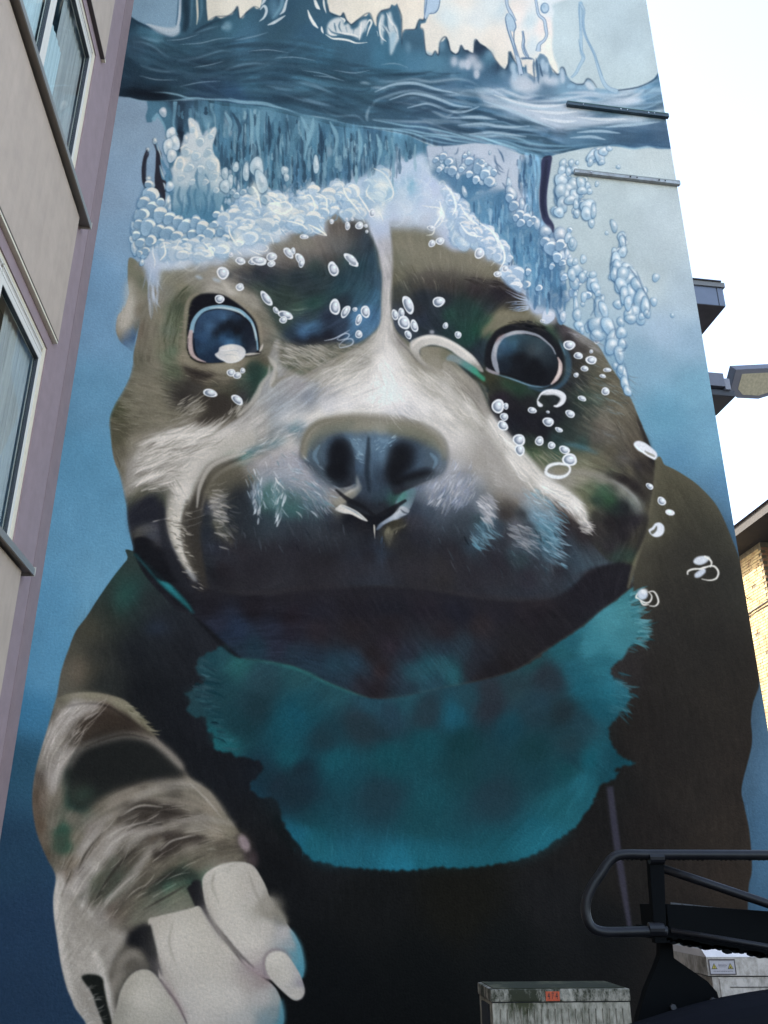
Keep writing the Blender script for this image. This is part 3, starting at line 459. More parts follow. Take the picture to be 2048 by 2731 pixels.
P2('33362f',.65,8,"P:820,760 740,880 680,980 600,1080 560,1100;P:760,830 720,930;P:900,780 830,900 760,1000;P:1180,860 1060,910 940,970 860,1050 760,1150 680,1230;P:520,1050 450,1120 380,1200",(14,46,44,14))
P2('7b604a',.45,9,"P:115,350 120,500 150,620;P:340,900 320,960;P:620,740 560,820;P:760,1130 690,1200;P:430,780 360,880",(14,34,30,14))
P2('22463b',.45,9,"P:1180,870 1240,870 1310,930 1340,990;P:760,890 700,980 640,1050;P:1240,960 1180,1000 1100,1010;P:620,1030 580,1100",(20,50,50,20))
P2('c0bdbb',.85,7,"P:330,900 290,1000 280,1150 300,1260;P:470,960 400,1060;P:520,1040 450,1180",(16,44,50,40))
P2('17191b',.8,10,"P:440,120 520,40 700,-10 900,10 1060,60;P:470,190 640,130 860,110 1080,130;P:900,170 1050,165 1170,180",(40,90,90,30))
P2('2a2624',.55,10,"P:640,260 760,230 900,190;P:230,60 180,150 160,260",(20,60,50,20))
# toes
tq=field("Q:1100,60,aeaba4 1200,150,a9a49c 1100,200,aaa69e 1250,200,a8a49f 1150,350,b0aca6 1300,250,8f8b80 1340,260,78746a 1300,350,aba7a2 1250,420,afaba6 1400,380,a09fa2 1440,420,84929a 1460,500,4f7f90 1480,570,2f6f86 1250,500,a39c9a 1290,550,8a7f85 1400,300,555a58",eps=14)
shadow="Q:930,150 1000,200 1040,300 1130,430 1210,530 1330,610 1370,700 1390,830 880,830 780,600 720,360 650,330 520,330 560,500 780,600 960,830"
fill("Q:735,345 760,420 780,540 800,620 870,700 930,830 880,860 640,600 520,640 560,480 620,400 690,345",'141519',blur=5)
fill("Q:930,165 960,150 1000,170 1030,300 1130,420 1200,540 1330,610 1200,560 1000,310",'141519',blur=2)
lines('17171b',.95,2,"Q:940,150 985,230 1030,330 1090,400 1150,470 1210,540",(50,60,40,28,20,10))
mt=field("Q:800,320,a39e94 900,300,aba79e 960,280,aba79c 850,450,aeaaa4 1000,450,aba79e 1050,500,a9a49c 950,600,a6a29d 1100,550,a8a39c 1200,620,968d8a 1280,620,8b807f 1000,700,adaaa6 1150,700,aaa8a6 1300,700,a4a3a3 1370,700,8b9596 1200,820,9fa2a3 1350,780,72868c 1380,830,3c6a7a 1000,820,aba9a6 850,600,a6a29c 930,720,a9a7a4 1320,820,6c8590",eps=18)
fill("Q:738,350 800,300 870,280 940,262 975,255 1000,300 1050,370 1110,430 1160,500 1210,550 1280,595 1340,640 1375,690 1390,760 1388,830 1370,900 950,900 900,760 850,680 800,610 780,540 770,450",mt,blur=1.6)
lines('6b4f55',.6,5,"Q:1090,400 1150,480 1220,550 1310,600;Q:790,600 850,690 910,780 930,830",(5,16,22,8))
lines('2a2024',.8,2,"Q:1060,360 1110,430 1170,500 1200,540;Q:785,580 840,680 890,760 925,840",(8,10,9,12))
st=field("Q:700,590,9f9c90 640,640,9a978a 700,700,a5a297 760,680,a6a399 800,750,a3a197 650,800,9c9a90 830,830,a19f98 610,760,8b8a80",eps=20)
fill("Q:580,900 580,760 600,670 640,600 690,570 740,575 790,630 830,690 870,770 900,900",st,blur=3)
fill("Q:520,330 640,450 700,470 740,560 690,565 640,600 600,670 580,760 575,900 545,860 530,700 510,620 510,560 560,480",'57534a',blur=8,op=.85)
lines('7a756c',.8,8,"Q:560,600 600,520 660,480 700,520;Q:545,700 560,640 610,560",(10,40,40,12))
fill("Q:268,190 290,110 330,260 340,420 430,440 520,400 560,470 530,540 510,590 540,700 560,860 360,900 375,820 340,680 300,500 275,300",'9b9791',blur=8,op=.85)
fill("Q:400,605 440,597 480,605 500,640 510,700 540,830 560,900 520,900 500,800 470,700 430,640",'1a1f1b',blur=4)
lines('20402f',.5,5,"Q:410,610 450,605 480,640",(6,20,14))
lines('c5c2bf',.8,6,"Q:280,200 282,330 305,500 340,640 385,800;Q:440,560 490,580 520,640 530,740;Q:330,330 360,450 400,560",(14,24,30,20))
lines('77736b',.6,8,"Q:350,260 400,320 440,400;Q:440,420 500,470 530,560;Q:300,380 340,480;Q:400,610 440,740 480,860",(14,36,30,16))
lines('7f7e7c',.5,2,"Q:380,700 410,690;Q:385,730 420,715;Q:390,760 430,745;Q:400,790 445,775;Q:405,815 450,800",(4,8,8,3))
fill("Q:1000,180 1010,110 1050,65 1110,38 1190,35 1240,60 1275,100 1310,160 1330,220 1370,270 1420,350 1450,395 1470,440 1488,520 1492,570 1480,610 1400,600 1320,610 1210,545 1130,420 1050,330 1020,270",tq,blur=1.6)
dabs("Q:1335,265,44,50,55 1375,310,26,50,-35",'6d6a60',.75,.45)
lines('2f7187',.8,5,"Q:1425,370 1460,450 1480,540 1484,600",(8,22,30,14))
lines('6c5c66',.7,4,"Q:1305,590 1300,530 1330,480 1380,480 1430,530",(6,14,14,6))
dabs("Q:1260,545,60,30,30",'958795',.5,.6)
fill("Q:1302,540 1315,495 1350,473 1385,478 1420,520 1460,580 1485,630 1498,665 1490,700 1465,715 1435,708 1390,670 1340,620 1310,580",field("Q:1350,520,b0ada6 1400,600,aeaba5 1450,660,aaa8a2 1470,620,84828c 1440,590,a19fa1 1330,570,a9a5a0 1480,690,9a9994",eps=12),blur=1.2)
lines('4b4750',.7,1.4,"Q:1470,600 1492,640 1500,670 1490,702 1462,718",(3,7,7,3))
# dew claw bump
fill("Q:1195,15 1215,-25 1255,-20 1270,20 1258,60 1240,62 1215,40",'3a3036',blur=5)


# ---------------------------------------------------------------- head
# left ear
fill("G:262,-30 252,100 258,180 262,230 235,320 200,370 178,400 165,480 175,540 200,590 250,630 290,655 310,560 345,440 400,300 400,100 330,0",
 field("G:300,60,6d6f5a 300,200,7b7a66 260,160,77765f 350,150,5f6453 280,300,8f8c7c 240,330,99958a 240,380,a09e95 200,430,989488 250,450,8e8877 180,520,7d735a 200,560,5b6466 240,540,46586f 290,500,3f5f83 300,560,3a5a80 230,590,45658b 280,630,557ea0 310,480,5a5c50 330,350,6b6553",eps=9),blur=1)
hairs("G:190,400 175,520 220,520 290,440 270,330 240,330",110,dirfield("G:200,450,110 260,380,80"),['b3afa5','8f8a78'],ln=(10,22),w=(1,2),op=.5)
# skull and cheeks base
head="G:300,20 350,80 400,160 400,250 370,350 345,420 335,470 318,560 300,640 292,700 290,760 262,860 212,960 155,1055 120,1150 118,1244 J:118,40 124,160 140,300 160,380 185,440 212,540 232,640 243,700 252,800 268,900 290,990 300,1050 M:700,180 800,290 880,370 960,400 1060,480 1150,560 1225,632 N:50,570 120,600 260,665 400,725 500,752 620,752 760,725 900,695 1100,655 1300,595 1450,500 1560,420 1659,350 O:130,610 300,500 400,430 520,330 620,260 690,200 740,160 L:1060,1244 1085,1150 1110,1050 1150,950 1185,850 1200,740 1215,640 1232,520 1235,380 1200,250 1150,120 1105,10 I:1060,1010 1000,900 930,800 880,720 820,620 740,560 640,500 560,460 500,400 400,300 150,100 F:200,900 E:1300,700 1000,500 700,400 400,500 D:1500,600 1000,800 600,900 350,900"
hc=field("G:300,200,6c6a57 420,500,716c5b 400,350,7a7768 450,250,7f7c70 520,200,77786d 550,120,82826f 600,80,7c7c6c 650,170,77745c 700,120,8a887c 480,400,76735f 500,600,6b6a53 380,650,6f6a58 340,700,5a5a49 330,500,6a5e4c 450,750,6e6a58 400,900,6f6a56 350,1000,6b6754 250,1000,5c5a47 300,1100,67634f 180,1100,45492f 160,1200,4a4733 550,500,566051 560,400,57624f 580,650,526350 540,700,54604b 600,800,4d5844 660,250,515541 620,330,46503f 640,450,4f5842 640,600,5a5c46 660,700,7a6f56 700,760,6a624e 800,800,53493a 760,820,3a342c 900,760,857b62 1000,740,857f66 1100,740,6d6350 1150,760,3d4138 1180,850,2b4a42 1230,800,31584b 1250,730,56503f 950,850,6b6350 850,830,5a5244 700,920,3b3834 620,930,4a4a3f 620,1040,4f4d43 680,1000,3a3734 760,950,3d3a36 800,1020,4a453a 900,1050,3c382f 900,900,4d4a3c 1000,950,3f3f33 1050,1080,46433a 1100,1000,35363a 1130,900,3a463f 900,1150,4b463d 1000,1150,5a554b 850,1100,4a453a 760,1130,5d574a 700,1200,6e695d 600,1130,66614f 500,1150,6c6754 450,1050,6b6652 1250,500,6e675a 1200,420,6b6655 1250,350,6a665a 1180,300,8c887c 1100,270,8f8a7e 1000,220,99948b 900,170,9a968d 1130,190,5f5d53 1280,450,606155 1350,560,5c5f57 1300,650,6d6a5c 1300,280,5c5f57 J:150,200,4f4d38 200,300,5b5644 160,150,4a4833 250,400,77736a 220,500,6a675d 260,560,8f8b82 200,420,5f5946 300,200,66614f 300,640,45483f 300,700,353a3c 420,650,2a2e38 500,650,3a3f36 560,600,4b4c42 400,560,3f4035 330,600,515040 450,740,22252f 300,780,252935 380,840,3f4346 460,840,3a3d48 330,880,4b4a45 430,900,3f4450 500,900,333a4a 560,1000,2b3244 480,1000,1e1f26 350,960,17181e 400,1050,15171d 500,1100,17181f 560,1200,181a22 620,1200,1e2028 350,1000,15161c",eps=12)
fill(head,hc,blur=.8)
# right half of the head
hr=field("H:760,-150,6d6a52 750,-30,5f624e 850,0,5c5a44 900,-80,6a684f 1050,-50,615e48 1200,-60,66624a 1300,-80,756f55 1350,0,6f694f 1400,60,656048 1500,120,7a7466 700,100,585743 750,200,3b3f3b 850,150,3e3d38 950,130,3b3634 1100,150,34302f 1300,180,2c262a 1450,180,241f26 1550,200,28232a 900,250,232b35 1050,280,222830 1000,350,27303a 1100,380,20403a 1200,350,223a38 1300,380,1d3b36 1400,320,27343a 1400,450,1c4a40 1300,500,1b4639 1250,560,1a3f38 1200,480,1d3c37 1000,450,232c36 900,430,262f3f 850,350,2a2d35 750,420,3a4454 800,500,37424f 900,500,252f38 1100,520,203338 1350,600,22303a 1300,650,1f2b35 1300,700,232c38 1380,520,32473a 1450,450,6b674b 1500,400,77704f I:50,480,6b6548 100,400,736b4c 200,380,6f6748 300,390,5f5b45 400,440,4f5642 450,490,33533f 30,300,2a2a2c 100,200,221e24 200,330,27272a 80,250,25222a 500,480,2d2c33 560,500,4a4348 650,520,6b6a6c 700,560,73726f 800,640,696862 640,600,3d3839 600,560,2b282b 700,640,413d3a 800,700,595648 850,760,5e5945 750,780,484a3e 600,700,2a2a2c 680,760,302f2c 850,850,4a4838 900,900,544e3c 800,900,454739 700,850,2f3230 600,900,26282c 500,970,232a2e 650,950,303a36 700,1000,2f4038 800,1000,425048 950,1000,57523f 1000,1100,5f5948 900,1100,5a5648 1050,1200,4f483a 850,1200,5e584c 750,1100,3f443c 650,1100,26302f 550,1050,202226 400,1020,232a28 300,1000,211e23 200,1050,1e1c22 100,1000,26202a 60,900,2b3028 150,880,2c3b2a 250,940,243a2c 300,960,233a30 500,1150,1d1f26 400,1200,1b1b22 250,1150,1b1a22 150,1180,1c1c25 20,860,3a3a26 L:300,100,1c1b22 200,120,1b1e25 400,150,1e1e24 550,100,26302e 600,150,2c3836 700,100,3d423c 800,200,4d4a44 850,120,555047 950,150,575247 1000,50,57503f 1080,200,4f473a 1100,300,4a4238 1180,400,332d28 1100,400,2c2829 1180,500,3a352c 1000,350,4b4742 900,300,504b3c 800,270,4b4c40 700,230,2f4644 500,200,25383a 300,220,2a3833 250,280,33452f 350,300,3f4f37 300,400,55553f 400,350,525742 500,300,324b40 600,400,6a6a52 700,350,5d6048 800,350,59573f 700,450,6b6852 850,400,57543f 500,450,77746a 450,500,8a8680 600,500,827f72 700,480,84826f 850,500,6f6f62 750,560,4e5a42 850,560,35533f 900,470,3c3f38 1000,500,231f22 1080,560,2a2627 950,430,454438 1050,430,55503e 1150,600,3a352d 1180,700,4a4434 1000,580,6b7067 1080,640,67706c 1120,700,4f5656 700,600,555a40 650,650,63624a 750,700,5a5a42 800,650,24382f 900,650,27442f 950,700,1f2a28 1000,700,1d2024 800,750,302f2b 900,800,211d1f 1000,800,1e1b1f 1100,800,27232a 1150,850,3d392f 1000,900,252125 1100,950,38352c 800,850,34302f 700,950,2a2629 600,950,221e22 900,1000,2b282c 800,1050,33322f 950,1070,2a3c37 1060,1070,2a4038 1100,1100,48482f 1060,1150,413f2f 850,1100,2c3331 950,1150,201e21 800,1200,27242a 600,1100,28252e 500,1200,24222b",eps=12)
fill("H:684,-400 684,100 668,250 700,480 820,600 1000,780 1350,900 1400,1100 1480,1244 L:100,180 250,350 400,520 600,700 500,900 300,1244 650,1350 1000,1300 1060,1244 1110,1050 1150,950 1185,850 1200,740 1215,640 1232,520 1235,380 1200,250 1150,120 1105,10 I:1060,1010 1000,900 930,800 880,720 820,620 740,560 640,500 560,460 500,400 400,300 150,100 F:200,900 E:1300,700 1000,500 700,400",hr,blur=1.2)
# dark left brow
db=field("E:300,700,4b443f 400,720,33353a 500,800,2b3a48 300,850,3a4147 400,900,2a3844 550,950,2a4558 450,1000,24404d 100,1000,2d4040 200,1050,2a3a40 580,1100,2e4a60 450,1150,2a4a5a 50,1100,2d3a42 H:100,100,273a42 300,150,25404e 500,100,2a4354 560,250,2f5570 450,250,2b4d60 300,300,25303c 100,300,28413d 50,400,2d3c48 200,400,263044 100,460,37587a 40,500,3b5f85 200,550,1d1f2b 300,480,2c3a50 450,400,3f6d96 500,480,3f678c 520,400,355b80 400,520,3a5f82 100,580,1f2028 G:1100,100,343b44 1000,90,3d4247 1200,80,2c3640 1300,150,26333c 1500,100,26333b 1600,200,28363c 1400,250,2c3c38 1200,200,3b4843 1280,220,35453f 1500,330,3a4a42 1600,400,2a3d40 1400,420,354742 1350,480,35413f 1450,530,27384a 1550,520,30527a 1500,590,1c202c 1600,580,1b1c26 1620,480,2a4a6a D:1000,1000,5a5652 950,1050,4f4d4d 1100,1030,33353f 1300,950,4c4a4a 1200,900,6b6766 1400,950,403f42 1500,850,57504c 1600,950,3c3c3d 900,1070,66625c 1450,780,8a807c",eps=14)
fill("D:900,1010 1000,960 1150,900 1300,880 1500,850 E:50,720 150,700 280,660 350,640 450,680 510,730 545,800 575,880 590,980 605,1080 603,1200 H:600,150 600,300 595,430 570,480 530,520 480,560 420,590 340,600 250,590 150,600 60,610 -20,612 G:1500,610 1430,580 1380,540 1350,480 1320,420 1260,320 1200,230 1130,180 1000,130 930,90",db,blur=7)
fill("H:600,50 600,300 597,420 570,480 530,520 480,560 400,590 500,400 520,200",db,blur=1.5,op=.8)
lines('4a7fa8',.55,5,"H:560,280 500,360 430,440 350,510;H:580,420 520,480 440,530 350,570;H:540,450 470,500;H:590,350 540,430;H:120,440 60,480 -20,530;H:500,320 420,400 370,450",(5,22,26,6))
lines('1f5a55',.35,10,"H:60,320 200,260 350,180;E:250,1000 350,950 420,900;G:1450,350 1550,320 1650,280",(20,60,50,20))
lines('8f9a86',.6,1.4,"G:1450,355 1520,350 1600,335;G:1465,375 1530,375;G:1520,395 1600,380;H:0,380 50,350;G:1500,345 1560,325;H:10,350 40,325",(2,5,4,1))
# muzzle / blaze (white)
wm=field("E:620,620,b9cbe2 600,750,b3bed2 620,850,b0b2bf 640,950,b4b4bb 640,1100,a9a7ab H:640,100,a6a4a9 640,250,b0aeae 630,350,aeacab 640,450,b5b2ae 620,550,bdbab5 560,620,a9a69f 660,650,c3c0bc 700,750,c6c3c0 600,750,c9c6c3 500,690,a5a29a 450,650,aaa79f 400,700,9f9b90 350,750,aeaba3 500,740,96938a 600,900,cbc9c6 500,830,b2afab 300,800,b5b2ac 200,850,a8a5a0 250,740,8f8b80 300,700,7f7b68 150,720,8d8a7c 100,800,9a978c 30,780,8a887c 0,900,9a9aa0 100,950,8d96a2 200,1000,a9acb5 60,1000,86909f 200,950,b0b0b4 400,950,c0bebc 600,1000,cccbc9 350,1050,c0c0c4 200,1080,afb2bb 150,1130,c4c2bf 80,1160,c0bdb9 50,1080,9b9fa7 20,1200,8fa2b2 300,1150,b5b0a8 250,1200,9a9484 400,1150,b4b0a7 700,1000,c5c4c4 750,1070,9ba0ae 800,1100,8f939e 850,1130,a4a4a9 740,1150,b8b8bc 900,1050,c4c2c0 800,950,bdbab6 900,900,a29e96 1000,950,9b978e 1100,1000,a39f98 1000,1050,b9b6b1 1100,1130,b9b6b0 1200,1100,a5a198 1250,1180,a9a59b 1300,1200,a8a49a 1350,1150,8f8b82 1380,1200,96928b 1150,920,9c978d 1200,850,918c80 1100,850,a8a39b 1250,920,8c877c 1300,970,85817a 1250,1000,a39f98 1350,1060,8f8b85 1400,1150,8a8680 760,780,b5b2ab 850,830,a9a498 950,820,908b78 900,740,7b7663 850,700,8a8677 800,650,8e8a80 740,580,7f7a76 700,540,a09c99 1000,850,9c978a 1050,760,959084 1000,700,7f7b68 950,660,7a7560 1100,700,6f6d5a 1180,760,7a7868 K:100,60,aba9a8 30,20,8f9aa8 50,100,5c7286 140,150,8b9299 60,180,a9a5a2 100,280,9a989c 30,250,a8a5a3 60,330,b0b0bb 30,380,7a8fae 200,60,b5b3b0 300,50,aca79c 1000,60,a9a6a2 1100,100,b0aeab 1200,150,b5b3b2 1300,180,b3b1ae 1250,250,b8b6b8 1300,300,a09c93 1400,250,98948a 1450,300,8f897a 1450,380,847d6f 1550,300,aaa6a0 1600,200,aaa7a1 1600,350,9f9b93 1640,250,adaaa4 1500,150,a7a49d 1400,100,aeaba5 1300,60,b0ada8 1500,50,8f8b84 1600,120,8d8a83 1300,400,a5a4a8 1250,440,9fa3b3 1350,430,7f8896 1500,450,8a877d 1600,500,8f8b80 1650,450,8a8578 J:900,200,b3b1b0 1000,150,b0adab 1100,100,aeaba9 1200,60,aba9a7 1050,230,918f90 1150,250,80848a 1250,150,a5a29f 1300,180,7c868a 1400,120,7a8790 1500,60,8a97a8 1550,150,90969e 1600,60,b5b4b6 1500,130,596f80 1480,200,8f9598 1450,260,a5a3a1 1350,300,a5a1a0 1200,340,9a9795 1250,380,a5a2a6 1400,300,a29fa2 1450,350,9aa2b8 1500,380,8a96b3 1550,420,6a7c9c 1150,320,6c7672 1000,320,6f7470 950,330,82837f 1050,350,50645a 1150,290,5a6a66 1200,280,64726f 870,330,a5a3a1 800,400,a4a29f 750,350,aaa8a5 700,450,a3a19e 850,280,a8a6a4 700,300,9b9995 600,250,a29f9b 500,200,9c9993 550,150,9d9a94 700,150,a8a5a2 800,180,aaa8a6 800,230,8f8c87 650,220,8b8882 500,300,8f8c84 400,250,8a867b 450,350,8b8880 400,400,898680 300,450,84817b 300,520,87847c 400,500,7d7a73 500,450,7c7972 550,400,75726a 600,370,75716a 600,480,918e88 500,520,8e8b84 600,550,918e88 650,500,9a9894 680,560,9c9a97 640,620,9a9895 620,700,908d88 590,780,908d80 560,850,8d8878 600,900,908c80 640,950,8c8875 640,1000,8e8a7e 680,1060,8a867a 690,1120,8b877e 700,1160,5f6f84 720,1200,4a5d78 580,720,77745f",eps=11)
blaze="E:560,560 510,700 545,800 575,880 592,980 607,1080 605,1200 H:603,150 602,300 598,420 575,490 530,540 480,590 400,640 300,680 200,740 100,790 20,830 -100,780 -150,720 G:1360,560 1300,680 1310,720 1340,750 1320,790 1280,840 1240,900 1210,980 1160,1070 1080,1140 1000,1190 920,1244 J:900,110 850,115 760,105 650,115 520,140 430,180 350,240 290,340 250,430 240,500 260,560 330,540 420,520 520,540 590,590 600,640 560,700 530,760 530,860 560,930 600,1010 630,1100 660,1170 720,1244 765,1244 740,1170 720,1100 700,1030 680,970 650,900 635,830 640,740 660,650 700,590 740,520 790,430 870,360 950,380 1000,380 1030,420 1100,400 1200,400 1350,400 1450,420 1600,440 K:150,500 400,560 900,560 1000,530 1080,520 1200,470 1350,420 1500,450 1640,500 L:120,540 200,560 300,580 400,600 480,680 560,760 650,810 700,830 735,800 725,750 690,690 620,620 540,570 460,540 410,520 360,460 300,400 250,350 190,280 130,180 70,80 20,0 H:1450,1230 1420,1140 1380,1050 1340,950 1290,880 1230,820 1150,740 1100,690 1030,640 960,640 900,640 880,700 820,640 760,580 710,520 685,450 668,350 665,250 680,100 684,0 682,-100 670,-200 655,-280 650,-350 650,-420"
fill(blaze,wm,blur=3.2)
hf=dirfield("G:300,150,100 400,600,95 450,900,15 350,1050,10 250,1100,15 500,1100,10 650,850,20 800,800,25 900,780,10 700,1100,-35 900,1100,-50 1100,1000,-50 1250,850,-60 1100,800,10 1300,450,35 1200,300,30 1000,170,25 700,170,-30 600,350,110 650,500,95 1400,500,30 1500,650,20 1600,700,-20 1400,750,-50 1600,900,-35 1300,1100,-40 H:640,200,90 630,450,90 500,650,-25 300,750,-30 100,850,-30 100,1000,-40 600,900,85 400,1000,-20 300,1150,-15 700,700,60 800,850,35 900,950,35 1100,1050,40 1300,1150,55 1200,950,50 1350,1050,60 900,700,45 1000,600,20 800,100,45 1000,50,60 1200,50,-60 1400,100,-50 1500,170,-30 850,250,70 1300,400,-70 1100,450,60 1450,400,-40 500,300,-50 400,450,-40 200,400,-30 100,250,-15 E:700,900,70 900,950,80 1100,1000,85 1300,1000,100 200,900,70 400,900,110 J:200,300,70 300,450,-30 500,350,-20 600,250,-15 400,200,-30 700,400,-30 600,550,60 640,750,10 620,950,15 700,200,-20 900,200,-40 1100,250,-25 1300,200,-30 1400,250,-30 1200,450,-60 1100,600,-80 1300,500,30 400,600,-30 300,620,-50 I:700,700,30 850,850,25 900,1000,30 950,1150,45 700,1050,30 1000,1200,60 600,850,45 600,600,60 L:850,150,25 700,250,25 800,400,22 950,450,35 1050,550,50 700,500,12 500,500,15 400,350,40 300,300,45 200,400,50 300,550,45 400,750,50 450,900,60 1100,250,60 1100,700,70 900,650,40 750,650,60 1100,1050,-60 K:1400,500,60 1500,700,50 1300,550,-65 1100,600,-65 1200,700,-70 100,450,30 200,550,40 100,650,95 1600,250,50 1300,150,30",eps=22)
# ---- muzzle dark: lips, whisker pads
lip=field("J:1000,430,5b5542 950,500,5f5941 900,560,5a543f 1050,480,4a4a40 1100,550,34383c 1150,480,56564a 1150,420,7a766e 1250,430,7b828b 1350,440,6f8194 1250,500,6a7f92 1280,450,56697c 1400,480,64798f 1500,440,98a0b5 1550,480,a09da8 1600,520,a09ca4 1450,550,8090a4 1350,560,5f7f92 1230,530,58809a 1200,580,44607a 1180,620,7a8faa 1150,560,38475a 1200,700,3b5a6c 1250,620,2a5a50 1280,560,2c5a52 1260,700,2c5048 1330,600,7288a0 1320,650,8a9cb0 1350,700,4a6a78 1300,750,22363e 1450,600,3c7068 1500,620,3f8070 1480,660,3a7468 1600,600,56879a 1600,660,3f6f80 1550,700,335868 1550,780,243848 1400,740,2b4a58 1200,800,203040 1100,700,242a34 1050,600,282b33 1000,600,3a3833 960,650,2c2b30 980,750,25252b 1050,800,23252d 1150,850,202a36 1250,830,25323f 1400,850,232a36 1500,850,222833 830,620,2b2f38 830,700,2a3040 870,620,8a8682 900,640,7d7a78 880,680,807c7a 900,730,817e7b 930,770,84806f 920,830,6a6650 960,870,55523c 990,920,45423a 1010,950,38353a 830,780,252a33 850,870,262d3a 800,900,262d3a 750,1000,20242e 850,980,2a313f 900,1000,23293a 1000,1050,222530 850,1100,22272f 950,1150,211e24 1100,1000,26222a 1300,1000,23222b 1200,1150,1f1d24 1500,1000,23212a 1600,1150,201e24 850,1200,1b1c22 700,900,37342e 690,800,3b362c 700,700,3f3a30 740,600,4e4a3c 720,980,2d2b2a 780,500,4c4a40 830,430,52605a 870,390,66716c K:350,600,7f7d7a 380,650,8d897f 400,700,5d5a52 300,650,45505c 250,600,5c8095 200,550,8f8fa0 250,530,5c6f95 150,450,9fa0b3 100,500,9fa0ae 100,430,a5a5b8 250,480,525f7c 330,550,6c6c76 300,560,525a6a 170,600,5c8fa5 280,680,3a5a70 330,750,262d3c 200,750,243443 100,700,2d5560 150,850,242630 350,850,201f27 500,850,1a1b22 500,780,16181f 600,850,1e1e24 600,950,1d2028 400,950,1e1e25 200,1000,201f26 300,1100,1d1b20 700,1000,2a3548 740,1050,2f4a66 740,1110,2a3f58 650,1050,1e1e26 800,1100,1f1e23 550,1080,232a38 900,1000,2a2723 800,950,47432f 850,850,3a3627 900,900,232427 1000,900,26242e 1000,800,2f2d38 1000,700,2a3346 1050,600,55606e 1020,560,4d5f7a 1100,550,7f8fae 1150,520,9a9fb5 1250,500,8d95ae 1200,600,3c5878 1150,650,6c7890 1100,640,7b84a0 1100,720,2b3a50 1200,720,5a5f72 1300,560,7a869e 1350,600,8a8f9f 1300,650,5c6b85 1200,680,33415a 1400,520,4f5c6a 1400,600,3b4a5a 1450,550,434f55 1480,600,4a5052 1500,630,8a8c94 1550,560,57584f 1600,600,524b3f 1640,650,3d3833 1500,700,8a8d98 1450,680,5a6472 1520,760,6a7484 1450,780,1f3a3f 1400,700,222c38 1350,780,232c34 1500,830,3f7a92 1480,900,3f7590 1450,930,35607a 1400,960,2a465a 1300,850,22252c 1350,930,1f242c 1250,1000,28242a 1500,950,2b3a46 1600,850,2c3c4c 1640,750,352f2f 1550,900,28303c 1550,1000,292b36 1600,1100,262530 1300,1100,2a2930 1200,1150,2a2622 1400,1200,24232b 1000,1150,262428 L:250,600,49505a 300,650,6a7e8f 350,700,6b8ba0 250,560,7f8a90 200,650,46403a 100,600,4d463c 150,750,3a3431 250,750,2e3338 350,780,5e8096 400,750,507a96 450,750,46708a 400,850,4f8298 450,850,4a8298 480,800,35485c 420,950,44829c 480,950,448098 500,1010,3a6f8a 430,1050,2f5f78 500,900,3b5f74 540,900,241f26 540,1000,211e26 350,1000,2f5068 350,900,3a5a6c 300,850,2a3038 200,820,5a5c66 230,880,70727c 280,930,5a626e 250,980,46586a 300,1000,2f4f60 150,900,2a2830 100,950,23262f 200,1070,28424c 250,1080,234044 350,1100,242c38 440,1150,3a4f5f 400,1150,282f3a 500,1150,211f27 600,800,2e2829 560,850,262126 500,750,38444f 450,680,4e4c4c 420,640,837f77 520,660,544d46 560,700,4a423c 620,740,5a524c 650,780,3f3836 700,880,2a2528 100,1150,25242d 300,1200,242330 0,800,35566a 0,1000,26242c",eps=10)
lips="J:870,370 950,380 1030,420 1100,400 1200,400 1350,400 1450,390 1560,380 1640,430 K:100,350 200,400 300,480 400,560 500,550 590,480 600,650 850,600 1000,540 1080,520 1200,480 1350,430 1450,470 1560,540 1640,560 L:130,560 200,590 300,600 400,620 460,660 560,740 650,800 700,850 720,900 800,1000 900,1100 1050,1150 1000,1300 O:0,260 N:1659,100 1500,195 1300,212 1100,200 900,165 700,140 500,132 300,140 150,150 0,170 M:1659,255 1500,270 1300,285 1200,270 1100,230 1030,130 J:760,1150 740,1100 720,1030 700,960 690,900 700,800 690,720 690,650 720,570 760,500 810,430"
fill(lips,lip,blur=2.5)
lines('b5b2ae',.9,3,"J:1020,395 960,420 880,460 820,520 785,590 775,660 770,720 760,790 765,820",(14,34,38,22,8))
# under jaw
uj=field("N:0,160,26242c 0,250,1e1d26 200,250,20202b 400,250,1e1c24 600,220,1b1c26 800,250,201d26 1000,280,1b1c28 1200,260,1e1c25 1400,280,1e1a20 1500,350,1e1c21 1300,450,1e1c1f 1100,350,2b2529 900,380,241f26 600,350,201c22 400,380,241e22 200,380,28222a 50,400,23212e 0,470,24283a 150,520,1e2c3f 300,560,1c384c 400,560,213c52 450,610,20303f 350,620,1d3040 500,500,231e22 600,460,2a242e 550,600,2b2226 520,700,231e24 450,650,24212a 700,500,242a38 900,470,20303f 1000,460,22323f 1100,500,232630 900,560,1c4a57 800,600,185060 720,620,1f5060 950,620,19505c 850,670,1d3f50 700,680,1f303f 640,640,242c3a 1050,600,242832 1150,600,1d1b20 1100,640,221e22 1250,550,1e1b1e 1600,200,1d1b22 1400,200,2b2428 M:700,120,17181e 800,200,191a21 900,200,1d1e26 900,300,17181f 1000,250,22232b 1050,350,1c1b23 1100,450,23283a 1200,480,21304a 1150,520,1d2a3f 1200,600,1c2c3c 1300,580,1b3344 1500,600,1e3040 1600,650,1d3547 1400,480,22283a 1500,400,221c24 1300,350,1d1a21 1600,300,1e1c26",eps=18)
